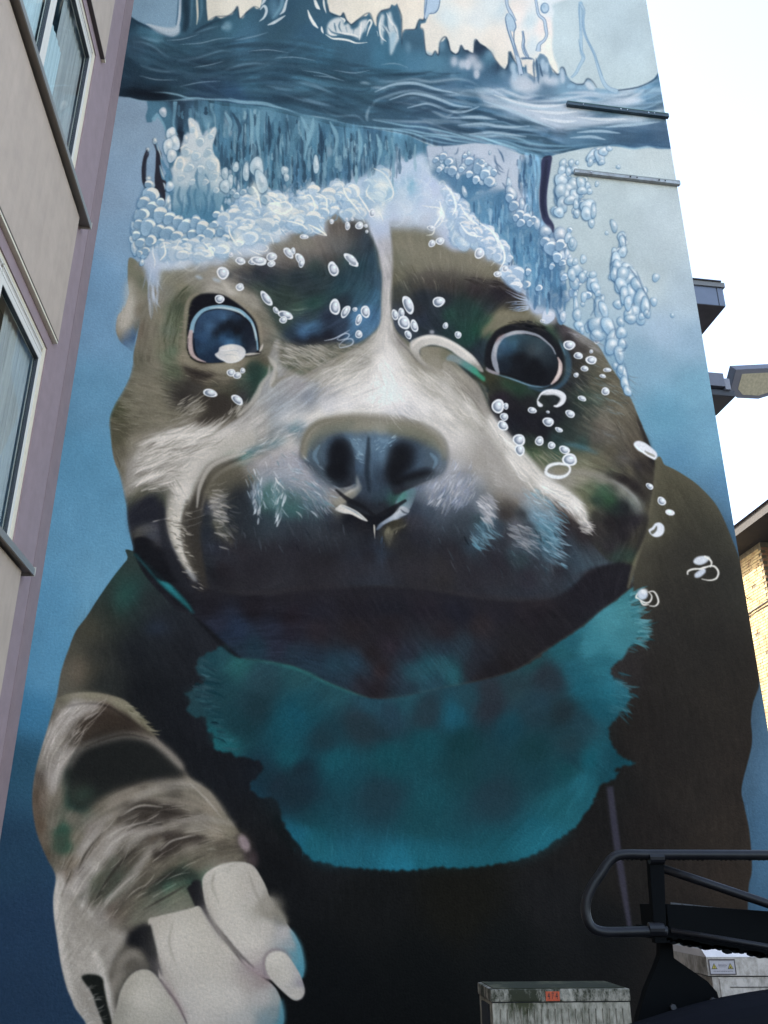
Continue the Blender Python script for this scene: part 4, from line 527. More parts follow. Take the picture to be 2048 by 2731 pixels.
fill("M:640,45 700,80 760,60 850,30 950,180 1030,240 1150,275 1300,285 1500,268 1659,252 N:0,170 150,150 300,140 500,132 700,140 900,165 1100,200 1300,212 1500,195 1600,140 L:740,1170 850,1130 1000,1110 1085,1150 1060,1244 O:740,160 690,200 620,260 520,330 400,430 300,500 130,610 0,700 N:1450,500 1300,595 1100,655 900,695 760,725 620,752 500,752 400,725 260,665 120,600 50,570 M:1225,632 1150,560 1060,480 960,390 880,340 800,260 700,150",uj,blur=2)
lines('372f33',.7,4,"N:0,150 200,132 350,120;N:750,130 950,165 1150,190 1300,200 1450,190 1560,150;M:1150,262 1300,272 1500,255 1640,235;L:600,1244 700,1190 800,1160",(5,14,14,5))
lines('14151b',.3,8,"N:0,182 300,152 500,145 800,160 1100,212 1300,225 1500,210 1640,150;M:1100,250 1300,300 1600,275",(6,20,20,6))
lines('13636c',.9,2.5,"M:640,55 720,130 800,215 870,280 930,340 970,390",(8,34,40,28,4))
lines('1f8090',.5,3,"M:660,75 740,150 830,240 900,310",(6,18,22,6))
lines('1f6a68',.6,3,"N:0,575 120,605 250,665 400,725 480,748;M:1230,632 1350,650 1500,680 1659,730",(4,14,14,4))
lines('22505c',.5,6,"N:560,755 700,745 850,705;N:700,640 800,600 900,570",(8,26,26,8))
lines('121318',.7,3,"M:960,395 1040,470 1130,560 1190,610 1230,635",(8,30,26,5))
# left cheek strap + flews
fill("J:300,940 350,920 400,930 460,970 530,1030 600,1100 660,1180 700,1244 500,1244 400,1150 320,1050",'15161c',blur=2,op=.9)
fill("J:255,760 270,710 330,650 400,620 470,640 510,700 530,770 480,810 400,820 320,840 290,890 270,880",'20222c',blur=5,op=.9)
dabs("J:400,860,80,30,-10 480,950,50,50,40 520,860,30,50",'45454a',.6,.5)
hairs("J:540,720 640,740 640,820 660,900 700,1020 720,1150 660,1150 600,1020 550,900",120,dirfield("J:600,800,20 620,950,15 680,1100,15"),['b8b4a8','a19d90','8a8577'],ln=(16,34),w=(2,4),op=.75)
lines('b9b6b0',.8,1,"J:640,750 720,730 800,715;J:635,810 720,780 825,745;J:640,860 720,840 780,822;J:655,895 720,870 775,850;J:425,812 500,790 580,768",(2,5,6,2))
lines('32302c',.6,4,"J:655,700 650,780 660,860 690,960 715,1060",(10,18,18,10))
hairs("J:850,610 930,600 945,700 940,800 880,780 850,700",90,dirfield("J:900,700,-10"),['b3afac','9a9692'],ln=(16,34),w=(3,6),op=.8)
hairs("J:880,800 950,800 1020,940 980,940 900,870",60,dirfield("J:950,850,60"),['8a8468','6d6850'],ln=(14,30),w=(3,6),op=.75)
fur(head,hf,amp=.05,L=11,blur=4,smear=3,grain=1.8)

# ---------------------------------------------------------------- facial detail
# cheek and brow brush hair
hairs("G:100,1244 180,1000 300,850 560,800 600,1000 560,1200",260,hf,['7d7862','8a8570','57533f','6a6552'],ln=(18,44),w=(1.2,3),op=.45)
hairs("G:620,240 700,230 560,700 500,500",60,hf,['45503a','3f4a35'],ln=(18,40),w=(2,4),op=.4)
hairs("G:640,740 880,800 840,880 700,860",70,dirfield("G:750,810,15"),['8a8268','5c5644','938c74'],ln=(14,34),w=(1.2,2.6),op=.6)
fill("G:655,760 760,790 850,810 900,830 800,870 720,850",'2b2523',blur=5,op=.85)
fill("G:600,900 700,930 740,1000 700,1060 620,1080 580,1000",'2e2a28',blur=10,op=.7)
fill("G:780,1000 900,960 1000,990 1060,1060 1000,1120 900,1160 800,1200 760,1160 850,1090",'322c28',blur=8,op=.75)
fill("G:1130,760 1220,740 1260,800 1220,900 1190,980 1130,1030 1160,900",'233a34',blur=8,op=.85)
hairs("G:640,1020 800,1060 700,1180 560,1200",70,dirfield("G:700,1120,-32"),['a8a498','8f8a78'],ln=(18,44),w=(1.2,3.2),op=.65)
hairs("G:1000,1100 1120,1060 1100,1120 1000,1160",36,dirfield("G:1050,1100,-50"),['b0aca2'],ln=(16,34),w=(1.5,3),op=.6)
lines('b5b2ac',.85,2,"G:1300,760 1290,830 1240,900 1210,970 1150,1060 1060,1140;G:1330,720 1340,800 1320,880 1300,920;G:1290,690 1320,740 1350,780",(8,26,40,12))
lines('6f6a58',.6,3,"G:1350,800 1350,860 1320,920 1340,890 1400,850 1480,820;G:1400,820 1500,790 1600,740 1659,700",(8,20,24,10))
hairs("G:1340,580 1500,610 1659,610 1659,720 1500,760 1380,740 1330,660",150,dirfield("G:1400,650,200 1550,650,210"),['b8b5b0','96917f','a8a499'],ln=(18,44),w=(1.5,3.5),op=.6)
hairs("H:0,620 180,600 420,600 300,660 100,760 0,820",110,dirfield("H:100,680,205 300,640,195"),['7a7561','8f8a7a','aaa79f'],ln=(16,40),w=(1.5,3),op=.55)
lines('2e2c2c',.5,1.2,"H:0,690 60,680;H:20,710 90,705;G:1385,570 1420,600 1480,620",(2,4,4,1))
# nasal bridge strokes
hairs("H:700,760 900,740 1050,760 1200,900 1350,1080 1400,1200 1250,1150 1050,950 850,850",220,hf,['8d887c','bfbcb6','a19d94','77736a'],ln=(30,80),w=(1,2.6),op=.5)
hairs("H:20,820 300,700 500,700 560,780 400,950 150,1000 20,1000",150,hf,['8f8b80','c9c6c3','a5a29c'],ln=(26,60),w=(1.2,3),op=.4)
lines('6f6b64',.55,2.5,"H:1150,900 1230,960 1300,1040 1350,1120 1390,1200;H:1000,850 1100,920 1180,1000;H:300,710 420,690 520,720 480,750 360,740;H:30,860 120,800 220,740;H:1350,960 1400,1080 1440,1180",(4,14,12,3))
lines('4a463f',.6,1,"H:1120,900 1210,950 1290,1030 1345,1100;H:1250,1080 1330,1170;H:1280,960 1340,1050",(1,3.5,3,1))
dabs("H:720,1080,60,50,40 780,1120,70,34,35 640,1090,40,30 K:900,20,50,24,30",'8b8f9c',.55,.6)
lines('4b4c52',.85,1.6,"H:730,1060 790,1110 850,1150;H:720,1180 790,1200 850,1240;K:860,10 920,45 1000,100 1080,150",(3,9,8,5))
# medial fold by the right eye
fill("H:815,640 812,600 840,570 900,545 960,535 1030,545 1100,570 1170,610 1230,650 1290,700 1340,770 1355,810 1320,800 1280,770 1230,740 1160,690 1110,650 1050,625 980,610 920,625 885,650 890,700 940,750 1010,800 1000,815 940,790 880,740 840,690",field("H:850,610,b5b2ad 950,560,c2bfba 1100,590,c8c5c1 1230,680,cbc8c4 1330,790,8f8b86 870,700,a9a69f 980,790,8f8b80",eps=14),blur=1.6)
fill("H:890,645 960,620 1050,630 1120,665 1160,700 1100,700 1060,740 1050,790 1000,770 930,730",field("H:920,660,7f7b68 1000,650,77725e 1080,680,626049 1000,740,8a8676 1130,700,6f7466",eps=12),blur=3)
fill("H:1110,680 1170,700 1240,740 1300,780 1330,820 1365,850 1360,880 1290,830 1230,790 1150,740 1080,720",field("H:1130,700,6d8086 1230,760,4a8280 1300,810,2f8a70 1345,850,2a7a5c 1150,730,7f8e8f",eps=10),blur=2)
lines('dedbd7',.9,2,"H:830,620 880,570 960,550 1050,560 1150,610 1240,680 1320,760",(8,20,22,8))
lines('2a2d30',.7,1.5,"H:1000,535 1100,565 1180,605 1250,655 1310,715 1365,790;H:690,520 730,580 800,650 850,710 910,760",(2,6,7,3))
lines('1f2f35',.8,2,"H:1380,880 1390,960 1350,900;H:1290,840 1330,900 1370,980 1400,1060",(4,10,12,6))
dabs("H:975,515,16,14",'b5b9c6',.8,.5)
lines('5f5b50',.6,4,"H:820,650 870,720 940,790 1020,830",(6,16,16,6))
# ---- left eye
fill("G:690,560 690,470 700,400 705,340 730,280 780,240 850,228 930,235 990,255 1050,295 1110,340 1160,390 1195,440 1212,500 1218,580 1225,640 1228,675 1180,690 1110,700 1040,725 960,740 880,745 820,742 760,725 710,690 692,640",'15161e',blur=2.2)
lines('8a8068',.8,3,"G:672,640 668,540 680,420 690,320 720,260 780,225;G:1000,250 1090,300 1170,370 1215,440 1235,520 1240,600",(10,24,26,12))
lines('8f8668',.6,6,"G:650,560 660,660 720,740 800,775 900,780 1000,760 1100,730 1200,700",(10,36,36,14))
lines('aaa597',.8,5,"G:820,130 900,130 960,160 1000,200 1060,225 1130,255 1160,270",(10,34,44,8))
lines('c3bfb8',.7,4,"G:940,140 980,180 1010,220 1060,235",(8,26,30,10))
lines('9a947c',.6,2,"G:1000,245 1080,265 1150,285;G:1040,235 1110,240 1160,270",(3,9,8,2))
fill("G:735,620 738,540 750,470 775,410 810,375 870,355 940,348 1010,358 1070,385 1120,420 1160,470 1185,530 1200,600 1205,660 1130,685 1040,720 960,735 860,742 800,725 755,680",
 field("G:760,600,1f3350 780,480,27405f 830,400,2a4668 900,380,2f4f74 960,400,3a5f86 1000,370,2f4a68 1060,400,22344c 1100,440,181d28 1150,520,1a2130 1180,600,222a3a 1190,650,3a4250 1000,450,141821 950,480,151a24 900,440,2a4464 860,470,3a5f85 850,520,2f5076 800,560,2a4a70 870,600,24405f 900,520,171e2b 1050,500,13151c 1100,580,14161e 1000,540,1c3452 950,560,2a5078 1000,590,3a6a96 1080,590,2d5880 1120,620,1a2534 850,680,1c2f4a 800,650,24405f 800,700,1c2c44 900,720,1b2a40 920,640,1d304c",eps=9),blur=1.5)
lines('7fb2cf',.95,1,"G:722,520 735,450 765,395 810,355 870,335 940,328 1010,338 1080,360 1130,400 1165,440 1190,500 1205,570 1212,650",(34,30,26,26,28,26,20,14,12))
lines('b9cfd8',.9,1.2,"G:860,338 930,335 1010,345 1080,370 1120,405;G:1170,450 1192,520 1200,580",(6,14,16,5))
lines('c2a8a9',.95,1,"G:722,500 712,560 712,620 730,680 770,715 830,738",(26,36,40,30,18,5))
lines('0d0e14',.85,1,"G:698,560 694,640 715,700 770,735 830,745;G:742,560 745,640 770,700;G:1200,480 1216,560 1222,650",(4,8,8,4))
lines('c9c3ba',.95,1,"G:1100,685 1160,678 1228,672;G:1225,660 1240,630 1250,600",(6,18,14,4))
fill("G:895,680 920,660 930,630 970,612 1030,605 1090,620 1120,650 1118,690 1090,720 1040,742 990,745 960,730 920,710",
 field("G:930,670,c3c6cb 1000,630,dadad8 1080,640,c9cbd0 1040,700,e2e1dc 1100,680,cfd3da 990,720,d0d0d0",eps=8),blur=1)
lines('dfe4ec',.85,.8,"G:900,680 950,715 1010,740 1080,725 1120,680;G:935,650 1000,650 1060,640",(2,6,6,2))
lines('9aa0a8',.6,1,"G:970,660 1040,650 1080,665;G:950,690 1010,680 1060,690",(2,6,5,2))
hairs("G:690,700 640,600 660,450 700,300 680,330 640,450 620,600 650,720",60,dirfield("G:660,500,180"),['8a8168','7d755c'],ln=(12,26),w=(1.2,2.4),op=.5)
# ---- right eye
fill("I:0,600 30,550 70,500 150,462 250,448 350,462 440,500 500,550 540,610 562,680 566,760 552,830 525,885 475,915 400,925 320,912 230,878 150,846 60,822 10,800 -20,740 -15,660",'191a20',blur=3)
lines('716a4d',.85,6,"I:-40,520 20,470 90,420 180,390 270,385 340,400",(20,50,56,40,14))
hairs("I:150,440 300,430 420,470 400,500 200,480",40,dirfield("I:250,450,190 400,480,215"),['1a1b20','22221f'],ln=(16,34),w=(2,4),op=.8)
fill("I:60,700 60,640 80,590 120,555 180,530 260,530 340,545 410,575 470,620 510,680 520,750 505,820 470,880 420,905 340,890 260,870 170,830 100,815 70,770",
 field("I:90,650,2f4a62 120,600,365a76 180,560,30505f 260,550,2a4250 330,560,2c404a 400,590,2f434e 450,650,26333e 480,720,1f2831 490,800,191d24 450,880,16181e 200,600,325870 150,640,26435c 250,620,25333e 330,640,343f47 380,640,384852 420,690,28333c 250,700,14151a 200,720,16171d 350,750,131419 300,800,121318 150,720,1c2834 120,760,1a222e 200,820,17191f 400,830,131419",eps=10),blur=1.5)
lines('8d94a3',.95,1,"I:82,820 62,760 50,700 58,640 80,590 120,550 180,525 250,515 320,525 380,545 440,590 480,630 505,680",(20,40,40,36,32,26,26,24,20,16,12,10,8))
lines('b3b6bf',.9,2,"I:55,700 65,620 95,580;I:130,545 200,520 270,522",(8,22,10))
lines('b08c8c',.7,2,"I:60,600 85,560 130,530",(6,16,6))
lines('c9adab',.95,1,"I:520,700 540,750 535,810 510,860 470,902",(8,26,34,30,10))
lines('ddd0ca',.9,1.5,"I:532,740 532,810 500,870",(6,16,8))
lines('2f4d66',.9,2.5,"I:530,570 560,620 590,690 600,770 590,840 550,900 480,940 400,945 300,920",(10,26,40,44,40,30,30,20,10))
lines('4c7896',.8,1.5,"I:535,590 560,640 575,690;I:60,825 150,850 250,885 340,915 420,920 480,900",(4,12,12,4))
lines('80a5bd',.7,1,"I:90,835 200,868 300,905 400,918",(2,6,5,2))
lines('8f8a94',.9,1.5,"H:1375,775 1400,800 1470,825;I:-10,790 40,812 90,828",(6,20,8))
lines('1d4a38',.6,8,"I:450,470 500,530 530,600;I:100,880 180,920 260,940",(16,30,14))
lines('0e0f13',.7,1.2,"I:95,815 180,840 280,880 400,905",(3,8,8,4))
hairs("I:-160,110 100,130 200,170 150,210 0,180 -140,150",110,dirfield("I:0,160,195"),['2a2528','332d2b'],ln=(20,44),w=(2,4),op=.6)
lines('a9bddc',.85,.8,"I:300,270 220,240 140,205;I:310,290 230,265 130,215;I:310,300 220,290 130,300;I:310,310 230,310 170,320;I:310,325 230,330 150,335;I:310,335 240,345 190,355;I:305,345 250,360 210,362;I:300,280 240,270 180,250;I:320,260 250,215 200,190",(14,9,4,1))
lines('6f90bd',.8,.8,"I:240,330 200,345 160,350;I:250,345 220,358 180,360;I:220,300 170,310",(9,7,4,1))
# cheek folds, right side
lines('8f8c84',.75,6,"L:420,500 520,470 620,440 740,450 850,480 950,520 1050,590 1110,660 1140,730",(10,34,40,34,30,24,20,14))
lines('9aa3a6',.6,3,"L:900,490 1000,550 1080,620 1130,690",(4,14,14,5))
lines('26201f',.85,7,"L:870,470 950,480 1050,520 1130,590 1170,660",(10,30,50,44,14))
lines('3f7388',.65,4,"L:540,235 620,240 720,265 820,310",(5,22,26,8))
lines('2f5f3f',.45,8,"L:780,600 880,620 960,680;L:300,290 400,330 480,400",(14,36,14))
lines('cfccc8',.85,4,"L:20,20 120,160 220,280 320,400 420,520 520,560 620,630 700,720 725,800",(14,50,70,80,90,60,56,50,14))
fill("L:430,600 500,620 580,680 640,740 680,790 640,800 560,760 480,700",'362c2b',blur=7,op=.85)
hairs("L:660,790 730,800 740,880 700,890 670,850",40,dirfield("L:700,840,20"),['b5b2ae','96939a'],ln=(14,30),w=(1.5,3.4),op=.85)
hairs("L:0,160 60,120 180,280 320,450 300,540 150,500 60,300",140,hf,['8a867e','c3c0bc','a5a199'],ln=(26,60),w=(1.2,3),op=.5)
hairs("L:20,420 60,400 110,520 60,560",22,dirfield("L:60,480,20"),['c5c3c2'],ln=(20,34),w=(2,4),op=.8)
hairs("K:1520,350 1600,420 1620,540 1560,520",22,dirfield("K:1570,450,35"),['bdbab6'],ln=(18,34),w=(2,4),op=.8)
hairs("I:560,760 1000,780 1050,1000 1100,1200 700,1200",200,hf,['6d6656','5f6a6c','7a7260','4a4a44'],ln=(20,50),w=(1.2,3),op=.4)
hairs("I:680,740 900,760 950,900 1000,1100 850,1100",36,dirfield("I:850,900,22"),['64808f','5a7484'],ln=(18,40),w=(1.2,3),op=.5)
lines('70849a',.5,3,"L:850,150 900,170 960,190;L:950,330 1050,345;L:880,215 920,230",(3,9,8,3))
hairs("L:330,300 500,400 700,400 900,400 1000,450 700,350 500,250",120,hf,['7a7660','6a6a4c','55604a'],ln=(26,60),w=(1.2,3),op=.4)
# collar line right of jaw
lines('6a654a',.7,2.5,"L:1235,400 1232,520 1215,640 1200,740 1180,860 1140,980 1100,1080 1070,1180 1040,1300",(6,14,16,14,16,26,30,20))
lines('1c1a1f',.7,6,"L:1190,760 1160,880 1110,1000 1070,1060;L:1060,1150 980,1140 880,1160 780,1210;L:1222,420 1190,250 1140,140",(8,24,26,10))
lines('1f1d1f',.7,3,"I:1100,1130 1140,1220;L:1110,60 1150,150 1200,280 1228,380",(6,20,26,16))
# whisker pads
hairs("J:1300,440 1659,380 1659,540 1450,600 1300,560",130,dirfield("J:1450,500,-25 1600,480,20"),['b3b6c8','8e9bb5','a9a6b0','5f7f9c'],ln=(18,44),w=(1.5,3.5),op=.6)
hairs("J:1150,540 1250,520 1220,700 1220,780 1170,650",46,dirfield("J:1200,650,80"),['8aa5bf','a9b2c4','4c7f9f'],ln=(14,34),w=(1.5,3.5),op=.7)
hairs("J:1310,560 1390,560 1390,800 1330,780",50,dirfield("J:1350,680,110"),['9fb8cc','c3cbd6','5c8aa5'],ln=(14,36),w=(1.5,3.5),op=.75)
hairs("J:1420,560 1659,560 1659,760 1540,770 1450,700",70,dirfield("J:1500,680,95 1620,650,60"),['5f95a0','3f8a78','7aa5b8','2f6a62'],ln=(16,36),w=(1.5,3.5),op=.6)
hairs("K:0,430 200,430 330,560 360,700 240,740 60,560",120,dirfield("K:100,500,15 250,600,50 300,680,60"),['aab0c0','7a95b0','b9b6bb','4f7f92'],ln=(16,40),w=(1.5,3.5),op=.6)
hairs("K:1080,540 1320,500 1420,560 1400,640 1240,760 1100,700",120,dirfield("K:1200,600,125 1350,580,120 1100,650,110"),['b3b6c5','c3c2c8','7f8cab','4f6484'],ln=(16,40),w=(2,4.5),op=.7)
hairs("K:1440,640 1530,600 1540,780 1480,790",34,dirfield("K:1500,700,30 1500,780,50"),['c9cad0','a5a8b3'],ln=(18,40),w=(2,5),op=.85)
hairs("K:1410,820 1560,830 1500,960 1400,990",40,dirfield("K:1480,900,45"),['5f9db8','4a8099','7fb0c5'],ln=(22,44),w=(1.5,4),op=.75)
hairs("L:240,560 420,600 500,800 520,1000 460,1100 400,1050 380,850 310,700",220,dirfield("L:350,700,40 430,900,35 450,1050,30"),['6f9fb8','88a8bd','4f8aa5','3a7490'],ln=(20,46),w=(1.5,4),op=.6)
hairs("L:150,830 300,850 320,1000 200,1000 140,900",56,dirfield("L:220,900,22 250,980,35"),['a5a5aa','7d8490','5f7482'],ln=(22,48),w=(1.5,3.5),op=.7)
hairs("L:100,1000 340,1000 300,1100 160,1080",24,dirfield("L:200,1040,35"),['2f5a68','24485a'],ln=(20,40),w=(2,4),op=.5)
lines('5f92aa',.8,1,"L:480,760 540,790 590,820;L:490,780 530,810;L:395,1120 430,1150 460,1170;L:480,940 520,960;L:475,1000 520,1015",(5,8,5,1))
hairs("J:1000,440 1200,400 1350,420 1300,480 1100,520",50,dirfield("J:1150,450,-40"),['8f949c','b0aeb2'],ln=(16,36),w=(1.5,3),op=.5)
lines('bdc0c8',.8,1.5,"J:1400,190 1450,165 1510,155;J:1090,300 1130,280 1170,275;J:1180,295 1250,285 1300,265;J:1200,255 1250,235 1290,215;J:1260,185 1290,165;J:1130,330 1200,310",(4,16,12,3))
dabs("J:1480,100,60,30,-60 1500,130,40,26 1350,230,90,26,-25 1150,290,110,30,-22",'4f7886',.6,.6)
dabs("J:1120,330,60,24,-25 1000,310,60,20,-25",'2f6a58',.5,.6)
hairs("J:1020,300 1500,90 1500,200 1100,360",90,dirfield("J:1250,240,-28"),['a9a9ac','c3c2c2','5f7d88'],ln=(20,50),w=(1.2,3),op=.5)
hairs("K:700,980 760,980 770,1130 720,1130",16,dirfield("K:740,1050,100"),['3a5f85','2f4f70'],ln=(10,26),w=(2,4),op=.7)
# ---- nose
nose="K:150,290 160,240 185,180 225,125 265,98 330,80 400,68 480,60 560,62 650,72 740,82 820,85 900,92 960,105 1030,130 1090,160 1150,190 1200,225 1218,265 1222,330 1218,400 1195,450 1160,480 1100,500 1040,520 990,545 940,570 890,600 850,650 830,700 780,745 700,760 600,750 530,710 480,660 500,620 560,590 580,560 545,530 480,550 420,555 370,525 300,460 230,410 180,370 150,330"
nf=field("K:170,250,a5a3a0 200,180,8a8a80 250,130,8d8b80 300,150,7d7a6a 350,110,7d7862 450,80,8a846c 550,90,7b7763 650,90,87816c 740,115,a9a594 850,110,807b6c 950,140,77735f 1050,160,7b7864 1120,190,8b8878 1180,230,a5a49c 1200,280,77838a 230,230,5c6a6c 220,300,4a5f6e 250,380,2e3d4d 300,300,34506a 330,250,3a5878 300,200,6a6f6a 350,200,2f4a68 280,400,1e2532 350,430,191b24 330,350,3c5674 360,320,23304a 400,180,2c4868 450,170,3b5f85 500,200,4f7ea5 550,210,6a96b8 600,250,5485ae 560,260,3a6288 620,300,3a6288 600,180,41546a 560,150,5f6a68 680,170,3c5a78 700,220,3f6e9c 760,230,4a7faf 820,220,5a86ab 750,290,5c90bb 700,300,3a6690 650,330,2b4a6c 800,160,4a5f74 880,170,4c5a66 950,190,33465a 1000,230,2b3f56 1050,220,4c5560 1100,230,5f6a6e 1150,280,3f5f80 1180,340,3f6a90 1190,400,3a5f82 1100,320,2a4562 1000,330,2a4868 950,380,2c4c6e 900,430,3a5c82 1000,400,35587c 1080,370,2a3f5a 1120,400,1e2533 1150,450,26364c 1050,450,1c2130 950,500,1a1b26 900,560,18171f 850,580,1a2a2c 830,620,1c5046 870,600,1f5c4c 800,600,1b3a3e 750,600,1c3240 700,620,1c2c38 700,550,223348 650,450,243a52 600,400,263f5c 580,500,242f40 600,560,1f2838 560,350,2a4462 750,400,22344c 780,500,1e2433 650,680,171a24 750,700,15161e 550,700,13131a 600,640,191c26",eps=9)
fill(nose,nf,blur=1.4)
fill("K:365,330 370,260 395,215 440,202 490,215 525,260 540,330 545,420 550,480 530,530 480,552 420,550 370,510 340,470 380,430",'16161d',blur=3)
fill("K:790,420 788,350 805,290 840,252 900,240 960,250 990,285 960,330 930,380 900,440 890,480 950,480 1040,450 1120,400 1150,370 1140,420 1100,470 1030,510 960,545 900,590 850,610 810,570 795,500",'17161d',blur=4)
lines('2b2f38',.55,1.8,"K:146,340 140,290 155,240 185,180 220,125 265,98 320,80;K:146,335 180,372 240,415 300,465 370,528;K:900,88 970,105 1050,140 1130,180 1190,215 1215,260 1222,330",(3,9,8,4))
lines('b9b8b4',.7,1.5,"K:165,330 160,280 180,220 210,170 250,120 300,95;K:1100,195 1150,220 1195,250 1205,280;K:700,95 760,105 840,120",(3,10,9,3))
fur(nose,dirfield("K:300,200,80 500,200,40 700,250,70 900,200,-30 1100,300,-20 650,500,90"),amp=.07,L=5,blur=2,grain=1.5)
hairs("K:500,180 640,260 600,300 520,240",34,dirfield("K:560,230,40"),['7ab0d4','6499c0'],ln=(8,22),w=(1.2,2.4),op=.6)
hairs("K:690,200 860,210 780,300 700,280",34,dirfield("K:760,250,-35"),['7aaed2','6499c0'],ln=(8,22),w=(1.2,2.4),op=.6)
lines('22334a',.7,4,"K:655,180 650,280 645,380",(10,20,10))
# philtrum
fill("K:490,670 560,640 640,680 760,740 830,700 850,750 780,820 720,870 690,930 670,870 620,800 560,750",'15171e',blur=4)
lines('8b8878',.85,3,"K:560,460 565,520 580,560 530,600 460,640 400,680",(6,26,36,60,60,30))
lines('c3c0ba',.85,2,"K:560,480 572,530 560,560 500,590 440,630",(4,16,22,14,6))
fill("K:400,720 420,695 445,680 500,700 560,730 610,770 640,805 590,790 520,755 460,745",'d0cec9',blur=1)
lines('4d6a85',.7,1.5,"K:445,690 500,712 560,745 620,795",(2,8,8,3))
lines('17181f',.9,1,"K:682,740 684,800 688,850",(8,8,5))
lines('cfccc2',.95,.6,"K:688,830 690,880 692,935",(12,12,2))
lines('0e1016',.7,2,"K:683,770 660,800 640,830;K:700,830 740,790 800,780",(3,8,3))
fill("K:880,610 920,580 990,560 990,620 960,700 930,720 880,700 850,690 850,660",field("K:900,610,3a7c72 880,650,3a7a74 950,600,4a7480 960,660,6a8494 930,700,8fa3b5 880,690,7f97a8",eps=10),blur=2)
fill("K:700,870 720,830 760,800 820,760 860,720 880,695 920,700 948,725 940,750 900,770 860,790 820,800 760,830 730,860",field("K:720,850,5a6a80 780,810,8f9fb5 850,760,b0bccb 900,710,bac4d0 930,730,a9b4c2 880,770,7d8ba0 860,740,c3cad2",eps=8),blur=1.5)
lines('2b3442',.9,1.2,"K:880,715 910,740 950,750;K:870,720 850,735;K:870,780 930,760 960,720 990,640",(3,12,10,3))
lines('7f7b5f',.8,2,"K:800,990 810,920 830,870 880,850 940,820;K:790,980 775,920 780,870 800,840;K:850,880 845,910",(3,10,12,8,3))
fill("K:760,900 780,860 800,850 820,880 830,900 815,960 800,1000 785,960",'7d7857',blur=3,op=.75)
lines('b9b598',.7,1,"K:860,870 850,885 843,900;K:920,830 900,855;K:790,870 795,900",(3,7,2))
dabs("K:250,800,150,60 900,1000,150,70",'1f1f27',.35,.8)
# whisker
lines('a9b0c0',.5,1,"K:1140,820 1100,900",(2,3,1))

# ---------------------------------------------------------------- second pass: muzzle modelling
TILES['U']=(250,1000,.7616); TILES['V']=(50,1833,1.1429)
fill("U:705,190 735,140 790,120 850,180 905,245 950,300 900,270 850,250 800,235 760,205 720,215 690,230","a6a4a6",blur=14,op=.75)
fill("U:650,240 690,215 740,200 790,225 820,260 790,285 740,290 690,280","66707f",blur=16,op=.55)
fill("U:430,180 400,150 350,170 290,200 340,205 400,205 440,220 480,245 500,260 480,225","a09fa8",blur=12,op=.7)
fill("U:330,210 400,200 450,230 480,260 440,280 390,270 350,265 330,240","74818f",blur=14,op=.5)
dabs("U:345,245,18,22 400,258,22,16 360,225,14,12","2f5a58",.5,.6)
dabs("U:425,225,26,16,20 385,205,22,12,-15 345,215,14,14 720,212,22,20 745,235,18,22 690,235,14,18 780,215,16,18","a9aeba",.5,.5)
fill("U:225,200 260,185 310,195 330,215 300,240 270,255 240,250 225,230","5b5442",blur=12,op=.7)
fill("U:275,250 310,235 330,290 340,340 310,350 280,320","25262d",blur=12,op=.6)
dabs("U:500,385,240,34 800,385,150,36 350,370,80,40","29282f",.6,.6)
dabs("U:440,330,60,26 700,330,70,26 600,350,60,26","23262f",.6,.6)
lines('b9b5ad',.8,5,"U:330,125 270,150 215,195 180,245 166,290 170,335 188,378 208,420",(30,52,50,42,34,30,22,8))
lines('d0ccc4',.7,2,"U:240,185 200,225 175,270 168,310 178,350 198,398",(6,20,20,18,14,4))
lines('35322d',.8,4,"U:300,168 255,195 225,235 208,285 206,330 216,385 225,415",(4,14,20,22,18,14,6))
lines('a5a29e',.6,2,"U:345,165 290,182 250,205 228,240 218,280",(3,8,8,7,3))
hairs("U:150,250 185,260 190,330 215,410 200,410 165,340",50,dirfield("U:165,280,15 180,340,15 200,400,15"),['c9c5bb','a39f93','8a8577'],ln=(14,26),w=(2,4),op=.45)
hairs("U:225,230 260,225 285,300 262,330 235,280",70,dirfield("U:240,250,-15 262,310,40"),['b0aca8','8f8a80','6d6854'],ln=(18,36),w=(2.5,5),op=.75)
lines('b9b6b1',.7,.7,"U:175,285 205,278 222,272;U:178,298 205,292 226,285;U:182,310 205,305 220,298;U:120,298 150,292 168,286",(1,2.4,2,.6))
fill("U:80,140 130,112 200,108 250,118 200,150 170,200 150,235 110,225 85,235 75,200",'a9a5a0',blur=12,op=.5)
hairs("U:80,150 130,115 240,115 190,170 150,235 80,230",120,dirfield("U:100,200,-25 180,140,-15 150,200,-20"),['cfcbc6','c3bfba','6f6a60'],ln=(30,70),w=(2,5),op=.45)
hairs("K:0,430 200,430 330,560 360,700 240,740 60,560",70,dirfield("K:100,500,15 250,600,50 300,680,60"),['b3b9c8','8fa5bd','c9c8cf','5f8fa2'],ln=(14,34),w=(2,4.5),op=.6)
hairs("J:1150,540 1250,520 1220,700 1220,780 1170,650",34,dirfield("J:1200,650,80"),['9ab5cf','b9c2d4'],ln=(14,34),w=(2,4),op=.8)
hairs("J:1310,560 1390,560 1390,800 1330,780",34,dirfield("J:1350,680,110"),['afc8dc','d3dbe6','6c9ab5'],ln=(14,36),w=(2,4),op=.8)
hairs("K:1080,560 1320,520 1420,580 1400,660 1240,780 1100,720",70,dirfield("K:1200,600,125 1350,580,120 1100,650,110"),['b9bccb','cdccd2','8794b5'],ln=(14,36),w=(2.5,5),op=.75)
hairs("K:1440,640 1530,600 1540,780 1480,790",26,dirfield("K:1500,700,30 1500,780,50"),['d9dae0','b5b8c3'],ln=(18,40),w=(2.5,5),op=.9)
hairs("K:1410,820 1560,830 1500,960 1400,990",26,dirfield("K:1480,900,45"),['6fadc8','5a90a9'],ln=(22,44),w=(2,4.5),op=.8)
